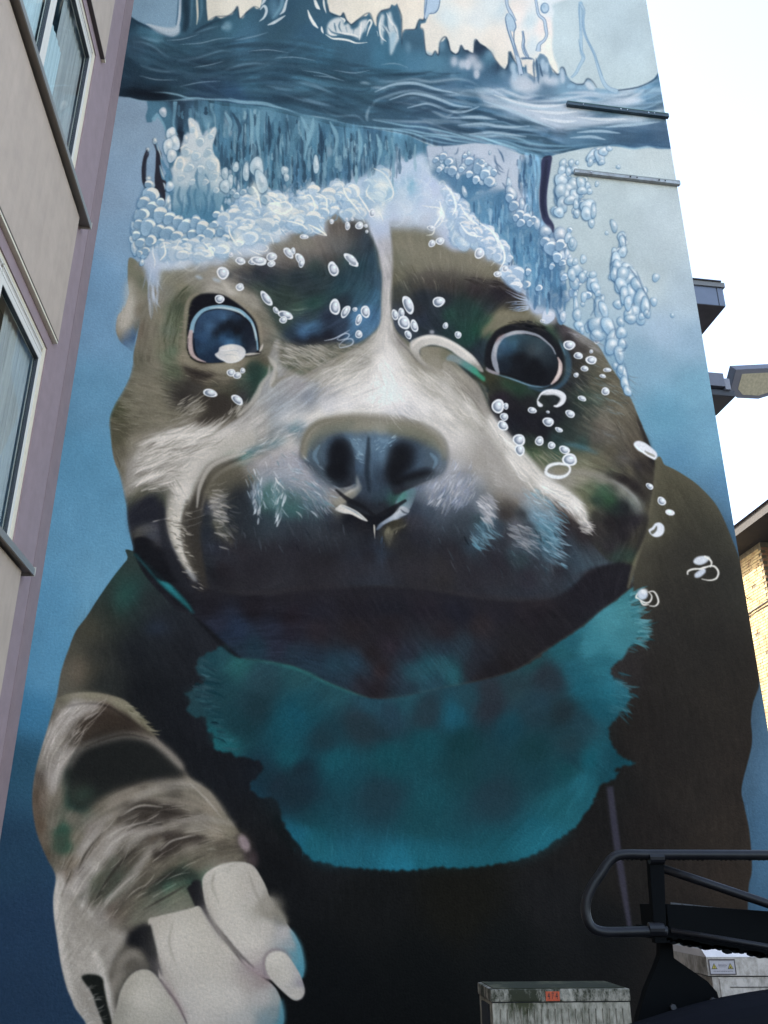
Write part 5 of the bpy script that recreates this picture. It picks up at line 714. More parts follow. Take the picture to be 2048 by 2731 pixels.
hairs("L:150,830 300,850 320,1000 200,1000 140,900",34,dirfield("L:220,900,22 250,980,35"),['b5b5ba','8d94a0'],ln=(22,48),w=(2,4),op=.8)
dabs("U:300,285,36,26 350,320,50,24 430,300,50,20 480,330,60,20 700,300,60,26 790,320,60,26 880,330,50,30 920,380,40,30","3c454f",.45,.6)
dabs("U:270,350,40,30 600,400,160,20 400,420,120,16 850,420,110,18","2f2e35",.5,.6)
fill("U:165,215 200,180 240,165 230,200 200,240 185,270 165,280 150,260",'aba7a1',blur=9,op=.6)
hairs("U:250,300 500,290 500,350 260,360",50,dirfield("U:350,320,75"),['4a5866','39434f','2a3038'],ln=(16,40),w=(2,5),op=.45)
hairs("U:680,290 940,320 930,420 700,370",60,dirfield("U:800,330,60"),['4a5866','3d5563','2a3038'],ln=(16,40),w=(2,5),op=.45)
# nose: greyer, with an olive upper rim
fill("U:425,165 432,125 455,103 500,93 560,90 620,95 680,108 712,130 718,165 700,135 650,115 600,108 560,106 500,110 460,122 440,145",'8b8874',blur=5,op=.75)
fill(nose,'4a5560',blur=3,op=.25)
dabs("U:448,160,14,28 470,200,16,14,40 695,165,20,20 665,200,26,10,-20",'46596a',.7,.6)
dabs("U:535,150,14,26,-30 555,140,16,14 605,145,20,22 590,175,12,20",'6d93b0',.55,.5)
dabs("U:506,176,20,36 500,205,18,18",'14151b',.9,.3)
dabs("U:636,168,22,28 622,195,18,26 660,212,40,10,-22",'15161d',.85,.35)
lines('a9a899',.7,2,"U:430,170 430,140 445,115 470,100 510,92;U:600,95 660,106 700,125 716,150",(3,8,8,3))
lines('3c4048',.4,2.5,"U:422,150 420,170 445,192 480,218 510,232;U:640,92 690,110 716,140 718,180 700,200 660,215",(3,7,6,3))
# ---------------------------------------------------------------- second pass: foreleg
fill("V:170,130 200,85 250,62 330,90 390,130 420,160 330,150 250,160 190,185",'33291f',blur=10,op=.6)
fill("V:160,240 210,175 290,150 360,150 440,190 505,268 430,275 350,295 270,325 200,372 155,350",'1c1f1f',blur=9,op=.93)
lines('8a837a',.75,7,"V:150,250 190,190 250,165 330,148 400,160 450,195 500,245",(8,14,12,12,14,18,14))
lines('a9a4a0',.7,8,"V:75,240 90,180 130,120 190,75 250,60;V:100,330 115,250 160,190",(8,34,40,30,8))
hairs("V:75,120 240,60 200,150 120,260 80,260",110,dirfield("V:120,160,-55 180,110,-40 100,220,-75"),['c3bfbb','8a847c','6a645a'],ln=(24,60),w=(2,4),op=.5)
lines('5b4430',.6,9,"V:48,290 46,370 60,450 95,530",(10,30,30,14))
dabs("V:190,330,40,30 130,470,20,40 270,610,40,40,-50 490,570,60,24,-15",'3d4239',.7,.6)
dabs("V:195,330,34,20,-20 540,570,20,16",'1f4237',.4,.6)
fill("V:300,400 340,370 400,358 470,372 520,385 460,395 420,400 460,420 400,425 330,430",'3a342e',blur=9,op=.75)
fill("V:400,490 440,465 500,452 580,455 520,480 480,500 440,530 415,525",'362f2a',blur=8,op=.75)
fill("V:230,590 290,520 350,480 400,500 350,560 300,620 240,680 215,660",'4a463c',blur=12,op=.55)
fill("V:420,530 540,500 640,480 690,520 720,548 650,533 590,550 560,590 545,610 530,570 480,560 430,600 390,650 330,700 290,740 330,640",'5a5546',blur=9,op=.6)
lines('1f2a26',.75,7,"V:380,640 430,600 480,565 530,575 552,600",(8,24,30,28,20))
lines('a8a49f',.55,7,"V:330,410 280,460 220,530 170,600 140,680;V:450,430 370,450 320,500",(10,22,26,24,10))
lines('9a968f',.55,6,"V:440,470 400,500 350,570 280,640 210,700;V:560,300 480,300 400,320 330,360;V:660,420 560,400 460,410",(8,20,22,20,8))
lines('857f70',.6,5,"V:520,280 600,350 650,420;V:640,440 560,440 500,440;V:430,480 440,475 420,500",(8,22,18,8))
lines('332f29',.5,6,"V:470,300 430,310;V:300,580 240,650;V:360,600 290,690;V:220,560 180,620;V:410,545 360,620",(8,20,18,8))
fill("V:108,585 125,575 150,640 215,700 300,740 330,760 285,830 262,880 200,880 235,950 262,1030 178,1030 150,930 122,800 106,680",'a19d96',blur=7,op=.8)
lines('7c7870',.6,9,"V:160,640 200,720 270,760;V:140,760 190,840;V:300,700 260,790 270,860;V:170,900 215,960 240,1020",(10,30,30,16))
lines('bdbab4',.75,6,"V:118,600 118,700 135,820 165,940;V:225,800 250,850 270,930 290,1020;V:180,650 230,700",(10,22,22,12))
fill("V:192,884 225,876 255,886 262,920 272,970 285,1030 262,1030 240,980 222,930",'161a18',blur=3)
hairs("V:170,900 230,930 250,1020 185,1020",26,dirfield("V:210,960,-20"),['8a8a88','b3b3b0'],ln=(16,34),w=(3,5),op=.5)
fill("V:395,718 420,700 470,690 520,680 550,668 572,690 600,740 640,790 690,850 740,885 780,915 802,970 800,1040 700,1060 515,1060 470,960 430,890 425,820",mt,blur=1.2)
fill("V:560,592 580,560 620,543 670,533 715,545 745,590 765,640 800,700 845,760 866,820 866,880 830,888 800,892 750,880 700,845 650,780 600,720 575,660",tq,blur=1.2)
fill("V:300,1060 303,960 325,900 360,866 400,865 435,900 470,950 500,1060",st,blur=1.6)
fill("V:400,722 385,760 400,800 425,860 440,880 426,820 412,760",'101114',blur=2)
fill("V:527,600 555,592 560,640 585,700 640,775 690,835 660,810 600,740 555,670",'14151a',blur=2)
lines('201a20',.85,1.5,"V:600,725 640,775 690,830 720,858;V:430,890 460,930 490,975 515,1030",(6,9,7,3))
lines('8a7178',.6,5,"V:680,838 720,868 770,898;V:440,890 475,945 510,1010",(6,18,10))
dabs("V:770,668,30,36,50 800,700,14,30,-40",'77746a',.7,.45)
fill("V:745,650 770,640 780,665 765,690 750,680",'8f8b82',blur=4,op=.7)
lines('3f7f95',.8,4,"V:830,740 855,790 864,850 860,885;V:802,950 804,1000 800,1040",(6,18,22,12))
fill("V:750,838 760,815 785,803 815,812 840,845 862,885 872,925 862,948 840,953 815,935 785,905 760,875",field("V:780,830,b9b6ae 820,880,b5b2aa 850,930,b0ada6 860,900,85838c 770,860,aeaaa2 850,880,a19fa1",eps=12),blur=1)
lines('6a6068',.7,2.5,"V:752,885 748,850 752,822 775,802 808,804 835,828",(4,9,9,4))
dab(690,478,24,40,-25,'2f2a28',.8,.4); dab(688,476,15,28,-25,'8a7a82',.85,.35)
fur("V:110,590 300,400 650,430 700,530 400,700 300,760 280,870 150,880",pf,amp=.035,L=8,blur=6,grain=1.8)
# crisp outer contour: ground colour brought back up to the leg
fill("V:157,-129 143,-90 128,-40 118,20 107,60 90,120 72,180 55,240 44,300 42,360 50,420 64,470 90,530 113,578 106,640 108,700 118,770 130,850 148,920 168,970 185,1060 -200,1060 -260,400 -200,-129 100,-133 148,-134",bg,blur=1.4,smooth=True)

# thinner surround for the right eye, olive lid above it
lines('6a6650',.7,4,"I:-40,560 -10,520 50,470 130,425 230,400 330,405 420,440 490,490",(10,26,30,24,24,20,14))
lines('3a4a3f',.6,5,"I:430,480 510,540 560,620 590,720 590,820 550,900",(8,16,18,18,16,10))

# ---------------------------------------------------------------- third pass: lights and soft edges
dabs("H:1150,1010,150,40,48 1280,1120,120,30,55 1000,880,120,40,30 L:60,120,90,46,50 180,250,110,40,50",'e0dedd',.5,.6)
fill("L:0,20 40,30 130,160 250,300 360,420 440,510 540,550 640,620 710,700 740,790 715,830 690,790 640,740 560,680 460,610 360,540 240,440 120,300 20,160",'d6d3d0',blur=9,op=.6)
hairs("L:0,20 250,300 440,510 640,620 740,800 560,690 360,550 120,320",110,hf,['f0efee','dcdad8','a5a29c'],ln=(30,80),w=(2,4),op=.5)
dabs("K:40,40,110,60,-30 250,30,140,30,-5 600,10,160,26 1000,40,140,40,20 1350,180,110,90,40 60,230,60,40",'dddbda',.45,.6)
dabs("J:760,160,200,40,-8 540,220,150,46,-18 420,330,120,50,-25 640,330,90,60,-50 560,470,60,50 660,560,40,60,20",'c9c5c0',.5,.6)
hairs("J:260,440 420,220 620,140 900,130 860,230 700,330 560,440 400,520 280,560",160,hf,['dedad6','cfcac4','77736b'],ln=(30,80),w=(2,5),op=.5)
dabs("H:640,840,120,120 600,980,180,90 700,1000,160,90",'ecebec',.45,.6)
lines('8b897f',.5,3,"J:420,300 560,250 700,230;J:330,400 470,350 600,320;J:300,500 420,450;J:380,350 520,290",(3,12,12,3))
# lower lip melting into the jaw
dabs("N:200,170,260,50 700,170,300,50 1200,220,240,50 1500,190,120,40 M:1100,260,200,50",'26242a',.6,.7)
dabs("N:300,420,200,70 800,380,260,60 1250,420,160,70",'242329',.5,.7)
dabs("N:330,570,90,40 760,620,110,50",'1c3a48',.5,.7)
# chest: fewer blotches
dabs("R:240,220,140,90 600,200,160,110 1150,210,170,110 900,330,260,90 500,330,160,80 N:480,900,120,80 800,830,120,70 300,950,120,80",'174a5a',.38,.7)
dabs("R:700,470,420,46 1300,400,160,46,-25 330,430,110,46,35",'177088',.35,.6)
dabs("O:560,500,140,110,-40 600,900,80,100 480,1150,90,120",'2a7080',.25,.7)
# toes: brighter, rounder
dabs("V:620,600,46,60 650,700,60,60 700,780,50,50,40 480,760,60,70 540,850,90,90,40 620,950,100,60 380,950,46,70",'c4c1b8',.55,.6)
dabs("V:690,860,50,16,35 440,880,16,60,-25 590,720,10,70,-30",'857c80',.4,.6)
lines('9a958c',.6,4,"V:568,600 580,680 620,760 670,820;V:425,800 440,860 480,930;V:315,960 330,920 360,890",(4,10,10,4))
# right shoulder deeper
dabs("Z:1500,1120,90,60,40 1560,1250,60,110 1480,1300,80,110 1540,1450,80,140",'2d2c28',.45,.7)
# ---------------------------------------------------------------- fourth pass
TILES['1']=(167,550,.714)
lines('38342e',.75,5,"1:325,478 285,500 262,545 250,600 250,650 262,700 275,730",(6,16,26,30,28,22,8))
lines('b5b1aa',.8,1.5,"1:350,470 310,482 280,500 262,535 256,575",(3,8,9,7,2))
fill("1:285,505 320,490 345,500 330,530 300,545 280,560 268,545",'5d5745',blur=8,op=.75)
dabs("1:330,560,34,40,20 300,610,30,30 365,610,30,26",'20282f',.65,.6)
dabs("1:440,560,50,26,-15 480,590,40,20 400,600,40,20",'33424e',.55,.6)
dabs("1:405,560,16,26,10 440,580,22,12",'2c625c',.55,.6)
dabs("1:720,580,50,24,10 680,560,26,20 760,600,40,24",'36424f',.5,.6)
dabs("1:700,520,24,30,30 740,500,30,20",'8f97a6',.4,.6)
dabs("1:850,520,40,40 800,470,40,30,30",'8a857a',.4,.6)
hairs("1:360,480 470,470 520,530 480,580 400,580 350,540",80,dirfield("1:380,520,70 450,520,40 480,560,30"),['b9c6d2','94aabd','d3d8de','5f8594'],ln=(14,32),w=(2,4),op=.7)
hairs("1:362,540 380,530 378,600 366,600",14,dirfield("1:370,560,100"),['c9d6e2'],ln=(14,26),w=(3,5),op=.85)
hairs("1:402,560 425,560 418,610 400,610",14,dirfield("1:410,580,110"),['c9d6e2'],ln=(14,26),w=(3,5),op=.85)
hairs("1:280,550 300,545 310,640 290,640",34,dirfield("1:290,590,15"),['b9b6b2','9a968f'],ln=(18,34),w=(3,5),op=.7)
hairs("1:690,510 770,500 780,560 720,590 690,560",60,dirfield("1:730,540,120"),['c3c8d4','8f9db8'],ln=(14,30),w=(2,4),op=.7)
hairs("1:880,540 952,560 952,690 920,680 900,610",60,dirfield("1:920,620,30"),['7fb0c9','a5c0d3','5a95b0'],ln=(18,36),w=(2,4),op=.65)
fill("1:460,470 475,425 510,408 560,404 620,408 680,420 718,445 722,470 690,450 640,438 600,435 560,432 520,438 490,450",'807d6b',blur=7,op=.6)
dabs("1:488,470,16,30 505,505,14,18,40 700,480,18,22",'52646d',.6,.6)
dabs("1:560,455,20,14,30 600,450,18,20 580,480,14,30",'7d9db3',.45,.6)
dabs("1:530,470,22,32 524,500,20,20",'14151b',.85,.3)
dabs("1:642,475,22,30 630,505,18,22 670,512,36,10,-18",'15161d',.8,.35)
lines('c3c0b8',.6,1.2,"1:458,478 464,445 485,420 520,408;1:650,412 700,430 728,460;1:540,405 600,403 640,410",(2,5,5,2))
lines('17181e',.85,1.5,"1:520,540 545,560 570,572 595,590;1:595,588 597,610;1:600,590 630,575 655,560",(4,9,8,5))
dabs("1:470,75,60,26,-10 530,60,30,34,60 430,95,40,14",'77716a',.55,.6)
dabs("1:700,100,70,36 780,110,60,30,15 660,80,26,30",'7d7868',.5,.65)
hairs("1:650,90 850,90 860,140 660,150",70,dirfield("1:680,120,60 760,120,95 830,120,130"),['969080','5b5748'],ln=(16,36),w=(1.5,3),op=.45)
dabs("1:122,215,14,34,15 128,170,10,30",'c3bfb4',.6,.5)
dabs("1:160,300,10,120",'5f5b4c',.4,.6)
# ---------------------------------------------------------------- fifth pass
# cheek band: narrower foot, hatched edge
lines('23252d',.8,4,"1:188,560 190,600 200,650 222,700 250,735",(6,16,20,22,14))
lines('3c3830',.7,3,"1:238,560 232,610 240,660 258,700",(6,14,16,10))
hairs("1:195,560 235,555 238,640 262,720 245,725 212,660",80,dirfield("1:215,600,18 235,680,18"),['5a564c','3f3b34','d0cbc0','b9b4a8'],ln=(12,24),w=(2,4),op=.75)
hairs("1:130,450 230,425 300,440 250,490 200,540 130,540",70,dirfield("1:180,470,-20 150,520,-15"),['8a857c','6f6a60'],ln=(30,70),w=(2,5),op=.4)
# nose: darker blue-grey planes, split down the middle
fill("1:470,470 485,440 515,430 560,432 590,436 620,434 665,440 705,455 722,480 715,505 690,518 650,530 625,545 600,560 575,560 555,540 548,505 540,530 510,535 488,510",'34465a',blur=7,op=.45)
dabs("1:527,478,20,32 522,508,22,18,20",'121319',.85,.25)
dabs("1:645,480,20,28 632,510,16,24 668,518,38,9,-15",'131419',.85,.3)
lines('5f8099',.6,1.5,"1:550,445 560,460 572,470;1:600,442 612,448 622,446;1:490,455 480,475 488,492;1:700,470 712,485 706,500",(3,8,7,3))
lines('1c2531',.7,2.5,"1:583,440 582,470 580,510 585,545",(4,9,9,5))
hairs("1:545,440 570,450 565,490 550,470",18,dirfield("1:555,460,40"),['7fa8c2','9dbccd'],ln=(8,18),w=(1.5,3),op=.7)
hairs("1:595,440 640,440 620,465 600,480",18,dirfield("1:610,455,-40"),['7fa8c2','9dbccd'],ln=(8,18),w=(1.5,3),op=.7)
lines('6b6858',.6,3,"1:456,470 468,430 500,410 560,404 640,410 700,430 724,462",(4,7,7,7,4))
# crisp creases on the foreleg
lines('2a2622',.7,1.8,"V:300,402 360,372 430,378 500,390;V:330,440 380,415 440,420;V:420,520 450,480 500,460 560,458;V:230,660 290,560 360,490;V:340,640 420,590 500,560;V:260,640 310,590;V:470,300 520,305;V:180,560 210,500 260,440;V:130,640 160,560;V:200,185 260,160 330,145 400,158;V:380,680 450,640 520,600",(2,6,6,2))
lines('b3aea6',.65,1.5,"V:310,395 370,362 440,366;V:250,470 320,430 400,408;V:430,500 470,468 540,452;V:150,680 200,590 260,520;V:240,700 300,620 370,560;V:110,320 125,250 170,190;V:90,300 100,220 140,150;V:520,290 580,350 620,400;V:560,420 620,440;V:180,720 230,650;V:410,640 480,600",(1.5,5,5,1.5))
hairs("V:120,560 280,420 480,340 620,440 500,560 380,660 280,730 160,700",150,pf,['9a958a','4a463d','b0aba2','3a362f'],ln=(26,70),w=(1.5,3.5),op=.45)
lines('7f7a70',.5,2,"V:700,560 720,620 740,660;V:600,560 590,600 610,660;V:470,720 460,780 480,850",(2,7,7,2))
# chest and flank deeper
for _s,_k in (("R:60,-300 0,150 200,420 480,530 900,520 1300,455 1560,230 1700,0 1640,-250 1300,-150 700,-100 300,-200",.90),("Z:1420,1010 1500,1045 1600,1230 1635,1500 1620,1900 1600,2200 1300,2200 1280,1700 1400,1400",.86)):
    _t=raster(cr(P_(_s),True),pad=40); _g=gblur(_t[2],10)[:,:,None]; _v=IMG[_t[1]:_t[1]+_t[2].shape[0],_t[0]:_t[0]+_t[2].shape[1]]; _l=(_v@np.array([.3,.59,.11],np.float32))[:,:,None]; _v*=1-(1-_k)*_g*np.clip((.5-_l)*6,0,1)
lines('5f5c4c',.6,4,"1:460,480 462,445 484,418 530,405 590,403 650,410 700,430 724,455 728,485",(12,16,18,18,18,18,16,12))
lines('3a4652',.6,5,"1:462,490 490,515 520,535;1:728,480 722,505 690,520 650,532",(8,16,12))
fill("1:470,455 490,425 520,415 560,412 540,430 500,440 480,465",'4f564f',blur=6,op=.5)
fill("1:620,415 670,422 710,445 722,470 690,455 650,440 620,432",'555848',blur=6,op=.5)

# ---------------------------------------------------------------- foam, spray, bubbles
# right-hand curtain of falling water
rc=field("E:1000,150,aebfd6 1080,250,4f7fa0 1100,180,aebed4 1130,350,3f7096 1200,150,b3c2d6 1170,300,a9bcd3 1250,300,7a9dbf 1250,380,4480a6 1350,400,3a6c92 1400,300,8fb2d0 1300,220,a3b5cf 1350,150,b5c3d6 1450,250,b3c2d8 1550,250,a9bdd6 1600,200,b3c5da 1500,380,b0c3da 1250,470,3f668c 1380,440,aec0d8 1300,560,4f86ab 1400,500,5f92b5 1480,480,4f84aa 1350,600,3f7299 1450,600,386890 1500,550,3f6c92 1420,680,3b6c94 1550,700,4f7fa5 1600,800,6a99bf 1600,650,a9b9d3 1640,500,b3bfd8 F:60,200,b3c2d4 120,170,6a90b0 180,180,8fadc8 200,250,b5c5d6 150,300,b3c2d6 200,380,b8c6d6 100,450,4f7c9c 60,600,4a7a9e 180,430,a5b8d2 230,500,b5bfd6 260,250,3b6284 300,300,4f83a8 350,300,6fa3c6 380,250,6aa0c5 300,450,436d90 330,550,4f7fa3 370,500,5a8db3 350,600,4f80a5 280,650,8fa5c4 200,650,9fb0cd 230,750,4a7196 350,750,5585ad 300,820,3f7099 400,720,7fa3c6 150,800,5585ab 200,900,447ca5 350,900,3a6d96 300,950,4a86b0 400,900,3a678e 450,850,3f6384 500,900,4a7598 470,1000,446c90 400,1050,3f74a0 350,1050,4f90bd 500,1050,3f6688 480,1150,477ba3 550,1100,5a8ab0 550,950,9ab5cf 560,800,9fb6d0 380,1150,6a96bd",eps=9)
fill("E:935,120 1000,115 1100,110 1200,100 1300,90 1400,100 1500,110 1600,150 F:20,120 100,120 170,150 225,170 400,205 400,330 380,450 385,560 400,640 450,700 490,760 540,735 570,780 580,850 600,900 570,960 580,1010 560,1050 580,1110 590,1200 I:600,240 580,300 570,400 555,460 520,440 480,300 470,200 350,250 300,100 200,0 F:200,960 100,860 E:1480,780 1380,740 1260,600 1140,450 1000,350 960,300",rc,blur=1.2)
fur("F:235,180 395,210 380,450 400,650 500,760 500,1000 560,1200 350,1200 200,900 E:1450,700 1300,560 1480,470 1540,650 F:230,700 280,560 235,420",dirfield("F:300,300,88 400,800,100 300,1000,95 E:1300,550,95"),amp=.12,L=16,grain=2.6,blur=3)
lines('2f5474',.8,1.5,"F:245,180 232,300 240,440 290,540;F:280,200 275,330 290,450;F:330,210 320,330 330,450 340,560;F:360,220 370,340 350,460",(5,12,12,4))
lines('7fb3d3',.7,2,"F:380,215 375,330 365,430 350,540;F:300,260 310,360 300,440;F:345,240 340,330",(6,22,18,5))
fill("F:405,205 475,185 470,260 455,360 442,460 442,560 455,630 480,670 495,710 488,755 450,710 410,660 395,610 385,540 385,440 395,330",'33395a',blur=1.2)
lines('232842',.8,3,"F:440,210 425,330 412,450 410,560 430,640",(20,30,34,26,10))
dabs("F:100,650,60,120 220,860,60,80 380,960,70,120 440,1050,60,80 300,780,60,50",'34628b',.45,.6)
dabs("F:60,620,34,70 320,1040,40,40 170,820,30,50 260,900,40,40 340,870,30,60 E:1300,600,50,30 1230,540,40,26",'5fa3cd',.5,.6)
# pale lacework with dark outlines on the right
fill("F:0,120 100,110 180,150 230,170 235,300 228,400 260,480 275,560 270,640 240,660 200,640 160,610 170,560 205,520 200,480 170,440 120,430 60,470 0,440 -60,500 -130,520 -110,480 -60,430 -30,300 -60,200 -120,150",'b5c4d9',blur=3,op=.75)
lines('35577c',.85,1.2,"F:160,280 150,340 170,400 205,450 212,510 190,560 175,580;F:50,180 60,230 90,260 120,290;F:90,150 110,180 125,230;F:60,260 80,310 100,325;E:935,120 945,200 965,280 990,330;E:1170,120 1160,160 1140,175;E:1050,110 1060,150;E:1290,170 1280,200 1270,230 1300,250;E:1370,230 1400,260 1430,300 1420,380 1390,430;E:1200,370 1200,430 1215,480 1250,500 1290,470;E:1440,180 1450,240 1470,290 1510,310;E:1120,440 1150,400 1160,300 1150,200;E:1220,150 1200,200 1195,260;E:1460,130 1490,180 1505,230;F:150,440 125,400 110,380",(3,8,8,3))
fill("E:1010,180 1040,200 1030,280 1080,320 1100,260 1150,300 1160,380 1130,440 1080,400 1010,340 975,320 970,260 1000,230",'47749a',blur=3,op=.85)
fill("E:1190,320 1250,330 1290,350 1340,390 1360,330 1400,340 1420,400 1380,445 1330,440 1290,470 1240,500 1200,440 1185,380",'3d6d94',blur=3,op=.85)
drops("E:1045,215,16,20 1075,205,12,14 1120,230,20,28,10 1050,265,16,26 1110,300,26,40,-20 1165,330,14,26 1248,165,12,18 1250,230,30,20 1310,300,38,46,20 1400,320,30,50 1340,380,26,14,40 1370,245,12,14 1210,260,22,26 1310,465,14,16 1440,390,12,18 1215,450,16,50,-20 F:160,385,20,36 10,320,36,54,0 20,160,10,14",lt='dfe6ee',md='8fb3d0',dk='34597e')
# main froth body
froth=field("D:560,150,c8d3dd 600,50,b3c8da 720,20,a9c0d6 640,0,aec5db 540,250,bccbd9 700,200,a9c4d6 760,250,c5d0da 600,300,a3bfd2 500,350,9bbad0 700,400,6a97b5 600,420,5c8cac 500,450,6b9cba 580,550,4c7d9d 680,550,48779a 800,400,a9bccf 470,560,5a8cad 450,300,a5bdd2 400,700,6a9dc3 250,700,6b9cc4 250,620,79a5c9 200,800,6ea0c6 330,900,b0c4dc 450,900,b3c6de 600,880,b5c7df 750,850,b3c7df 850,900,b3bfd0 450,980,b3c3da 600,970,aebdd0 750,980,a5adb8 300,1000,b0c2dc 270,1050,97b2d2 900,620,b8c9df 1000,560,bccbdd 1000,750,b5c6dd 1100,850,b3c3d8 1150,900,aab2c0 1250,780,a9b3c6 1300,700,b6c8df 1400,700,b3c8e0 1300,620,d9dcda 1200,520,cdd6e0 1450,500,c3d3e0 1450,600,cfdbe2 1500,650,a9c6e0 1600,560,b3b9c0 1600,450,b9cbe0 1350,460,c3cfdc 1100,470,bfcddd 1000,480,b5c8dc 1600,400,a9c0d8 1500,700,b0b3bd 950,850,b5c5da E:100,560,a3c4de 200,560,9aa2ac 60,640,8fb0d2 200,480,b9cde3 300,420,b0c8e2 280,600,b3c5df 400,450,aac6e2 350,620,b0bcd0 500,350,aec7e4 500,450,a3c3df 420,350,aac3de 600,480,85b6d4 650,450,83b5d3 600,350,bccbdf 700,300,b3c6e2 800,230,b3c8e4 900,190,b5c9e4 720,180,b8c9de 820,400,8fbfdb 820,500,a3c3e2 900,350,b3c6e6 750,450,9fc3e0 950,450,aec3e6 700,600,b3c3e2 850,600,b0c3e3 900,660,a9b3c9 700,660,adbcd8 800,680,a09fae 900,560,b0c3e3 1000,450,b0c2e6 1050,560,b3c3e3 1000,680,b0bfda 1000,740,a3abc0 1100,800,a9b8d6 1100,650,b3c1e3 1200,600,bccae6 1200,750,b0bfdd 1300,800,a9b3cf 1300,700,b5c3e3 1180,850,a3a6b5 1400,850,b5bfd8 1450,800,c3cfe3 1350,860,a9aab8 1500,950,b5bfd3 1550,1000,b0bdd6 1400,960,aaa89f 1600,1050,b0c6e0 1640,1100,a9c3e3 600,620,b3c5e3 600,700,b0c2e0 620,800,b3bdd6 I:200,30,a5a9a6 230,150,b0b9cf 300,220,b5c0d6 180,150,8f9096 330,250,bac6dd 380,200,a5bfdc 400,300,b5c2dd 450,350,b8c5de 430,220,bcc9e0 370,330,b3c1da 400,420,a5a6a0 480,430,9a96a0 330,180,b9c6dd",eps=9)
fill("A:560,880 600,882 640,915 665,1000 690,965 740,945 768,965 750,1030 728,1080 735,1150 765,1165 785,1210 D:785,260 775,310 760,370 750,420 700,520 600,620 520,600 450,560 440,450 440,330 430,280 460,250 465,200 500,190 510,110 530,60 545,25 555,10 600,20",froth,blur=2)
fill("D:330,770 400,730 470,760 560,770 640,760 720,790 780,760 830,660 870,640 890,560 920,545 930,490 970,470 1010,470 1020,385 1050,380 1100,460 1150,470 1200,500 1260,450 1330,460 1380,490 1440,410 1470,395 1510,440 1560,400 1600,395 E:60,400 100,400 150,430 220,410 300,380 330,348 345,380 380,360 385,290 395,345 430,345 480,310 560,275 600,300 700,240 715,118 735,125 745,190 790,205 830,190 910,165 935,200 945,260 975,330 1010,350 1030,395 1080,400 1140,460 1160,530 1210,530 1240,560 1290,620 1340,680 1380,740 1420,720 1460,730 1480,790 1520,850 1560,900 1580,970 1620,985 1659,1100 I:290,10 320,30 330,120 345,200 400,120 420,180 460,205 470,280 500,370 510,440 480,450 400,430 350,390 310,350 300,280 230,200 180,160 E:1560,1060 1500,1010 1420,960 1350,890 1250,860 1150,880 1080,840 1020,760 950,720 850,690 740,680 660,680 655,760 560,790 530,720 470,660 400,640 340,600 260,590 200,640 190,760 150,750 60,700 D:1500,760 1400,740 1300,770 1200,800 1150,850 1180,890 1100,925 950,900 850,920 800,985 700,990 600,980 500,1010 400,1020 350,1040 340,1120 300,1150 270,1120 250,1050 200,960 150,900 130,850 145,760 170,690",froth,blur=5)
dabs("E:690,690,60,26 760,700,70,30 850,700,80,34 940,720,70,30 1020,770,60,30 1090,830,50,26 1160,860,60,26 1250,850,70,34 1320,880,50,26 1400,930,60,30",'adbcd6',.5,.7)
# misty fringe blending into the fur
dabs("D:330,1060,30,90 500,990,90,30 650,1010,60,26 800,960,60,30 1000,900,90,26 1250,790,70,26 1500,690,50,26 E:850,680,120,26 1050,760,50,40 1200,840,100,26 1400,900,60,40 250,600,50,40 400,630,50,30 E:700,690,50,40",'b0bfd8',.45,.7)
hairs("D:250,1000 330,1000 340,1240 280,1240",26,dirfield("D:300,1100,88"),['b5c6de','9fb3cf'],ln=(30,70),w=(3,7),op=.5)
dabs("D:640,1080,30,14,20 770,1100,34,14,20 520,1000,20,12",'a9bfd8',.6,.6)
# bubble texture over the froth body, many small overlapping droplets
def mini(x,y):
    r=RN.uniform(11,25); drop(x,y,r*RN.uniform(.5,.9),r,RN.uniform(-60,60),lt='dfe6e8',md='9dbddb',dk='5f8fba',op=RN.uniform(.4,.85),rim=.6)
scatter("D:200,560 330,600 420,640 560,640 700,700 760,730 800,800 700,850 500,850 300,860 200,800",95,mini)
scatter("D:960,480 1200,500 1450,420 E:0,400 200,430 330,380 420,480 480,640 300,540 200,600 100,740 -100,700 D:1300,760 1100,780 950,700 900,600",80,mini)
scatter("E:1050,420 1180,560 1300,660 1400,740 1480,830 1560,930 1480,960 1350,880 1200,820 1100,640",34,mini)
def mist(x,y): dab(x,y,RN.uniform(12,34),RN.uniform(8,22),RN.uniform(0,180),['b9cbe3','cfdbe6','a5c3df'][RN.randint(3)],.35,.6)
scatter("E:400,380 900,180 1100,500 1250,760 1000,700 700,660 520,640",70,mist)
scatter("D:330,860 700,840 900,760 1300,700 1100,880 700,970 350,1000",60,mist)
def small(x,y):
    r=RN.uniform(5,11); drop(x,y,r*.55,r,RN.uniform(-20,20),lt='c3d3e2',md='6f9fc0',dk='35607f',op=.8)
scatter("D:820,380 900,350 1000,420 1150,420 1350,380 1500,340 E:60,330 150,380 20,420 D:1350,450 1150,480 1000,470 850,560",60,small)
scatter("E:1280,520 1480,480 1540,650 F:300,700 420,900 520,1100 400,1100 200,900",60,small)
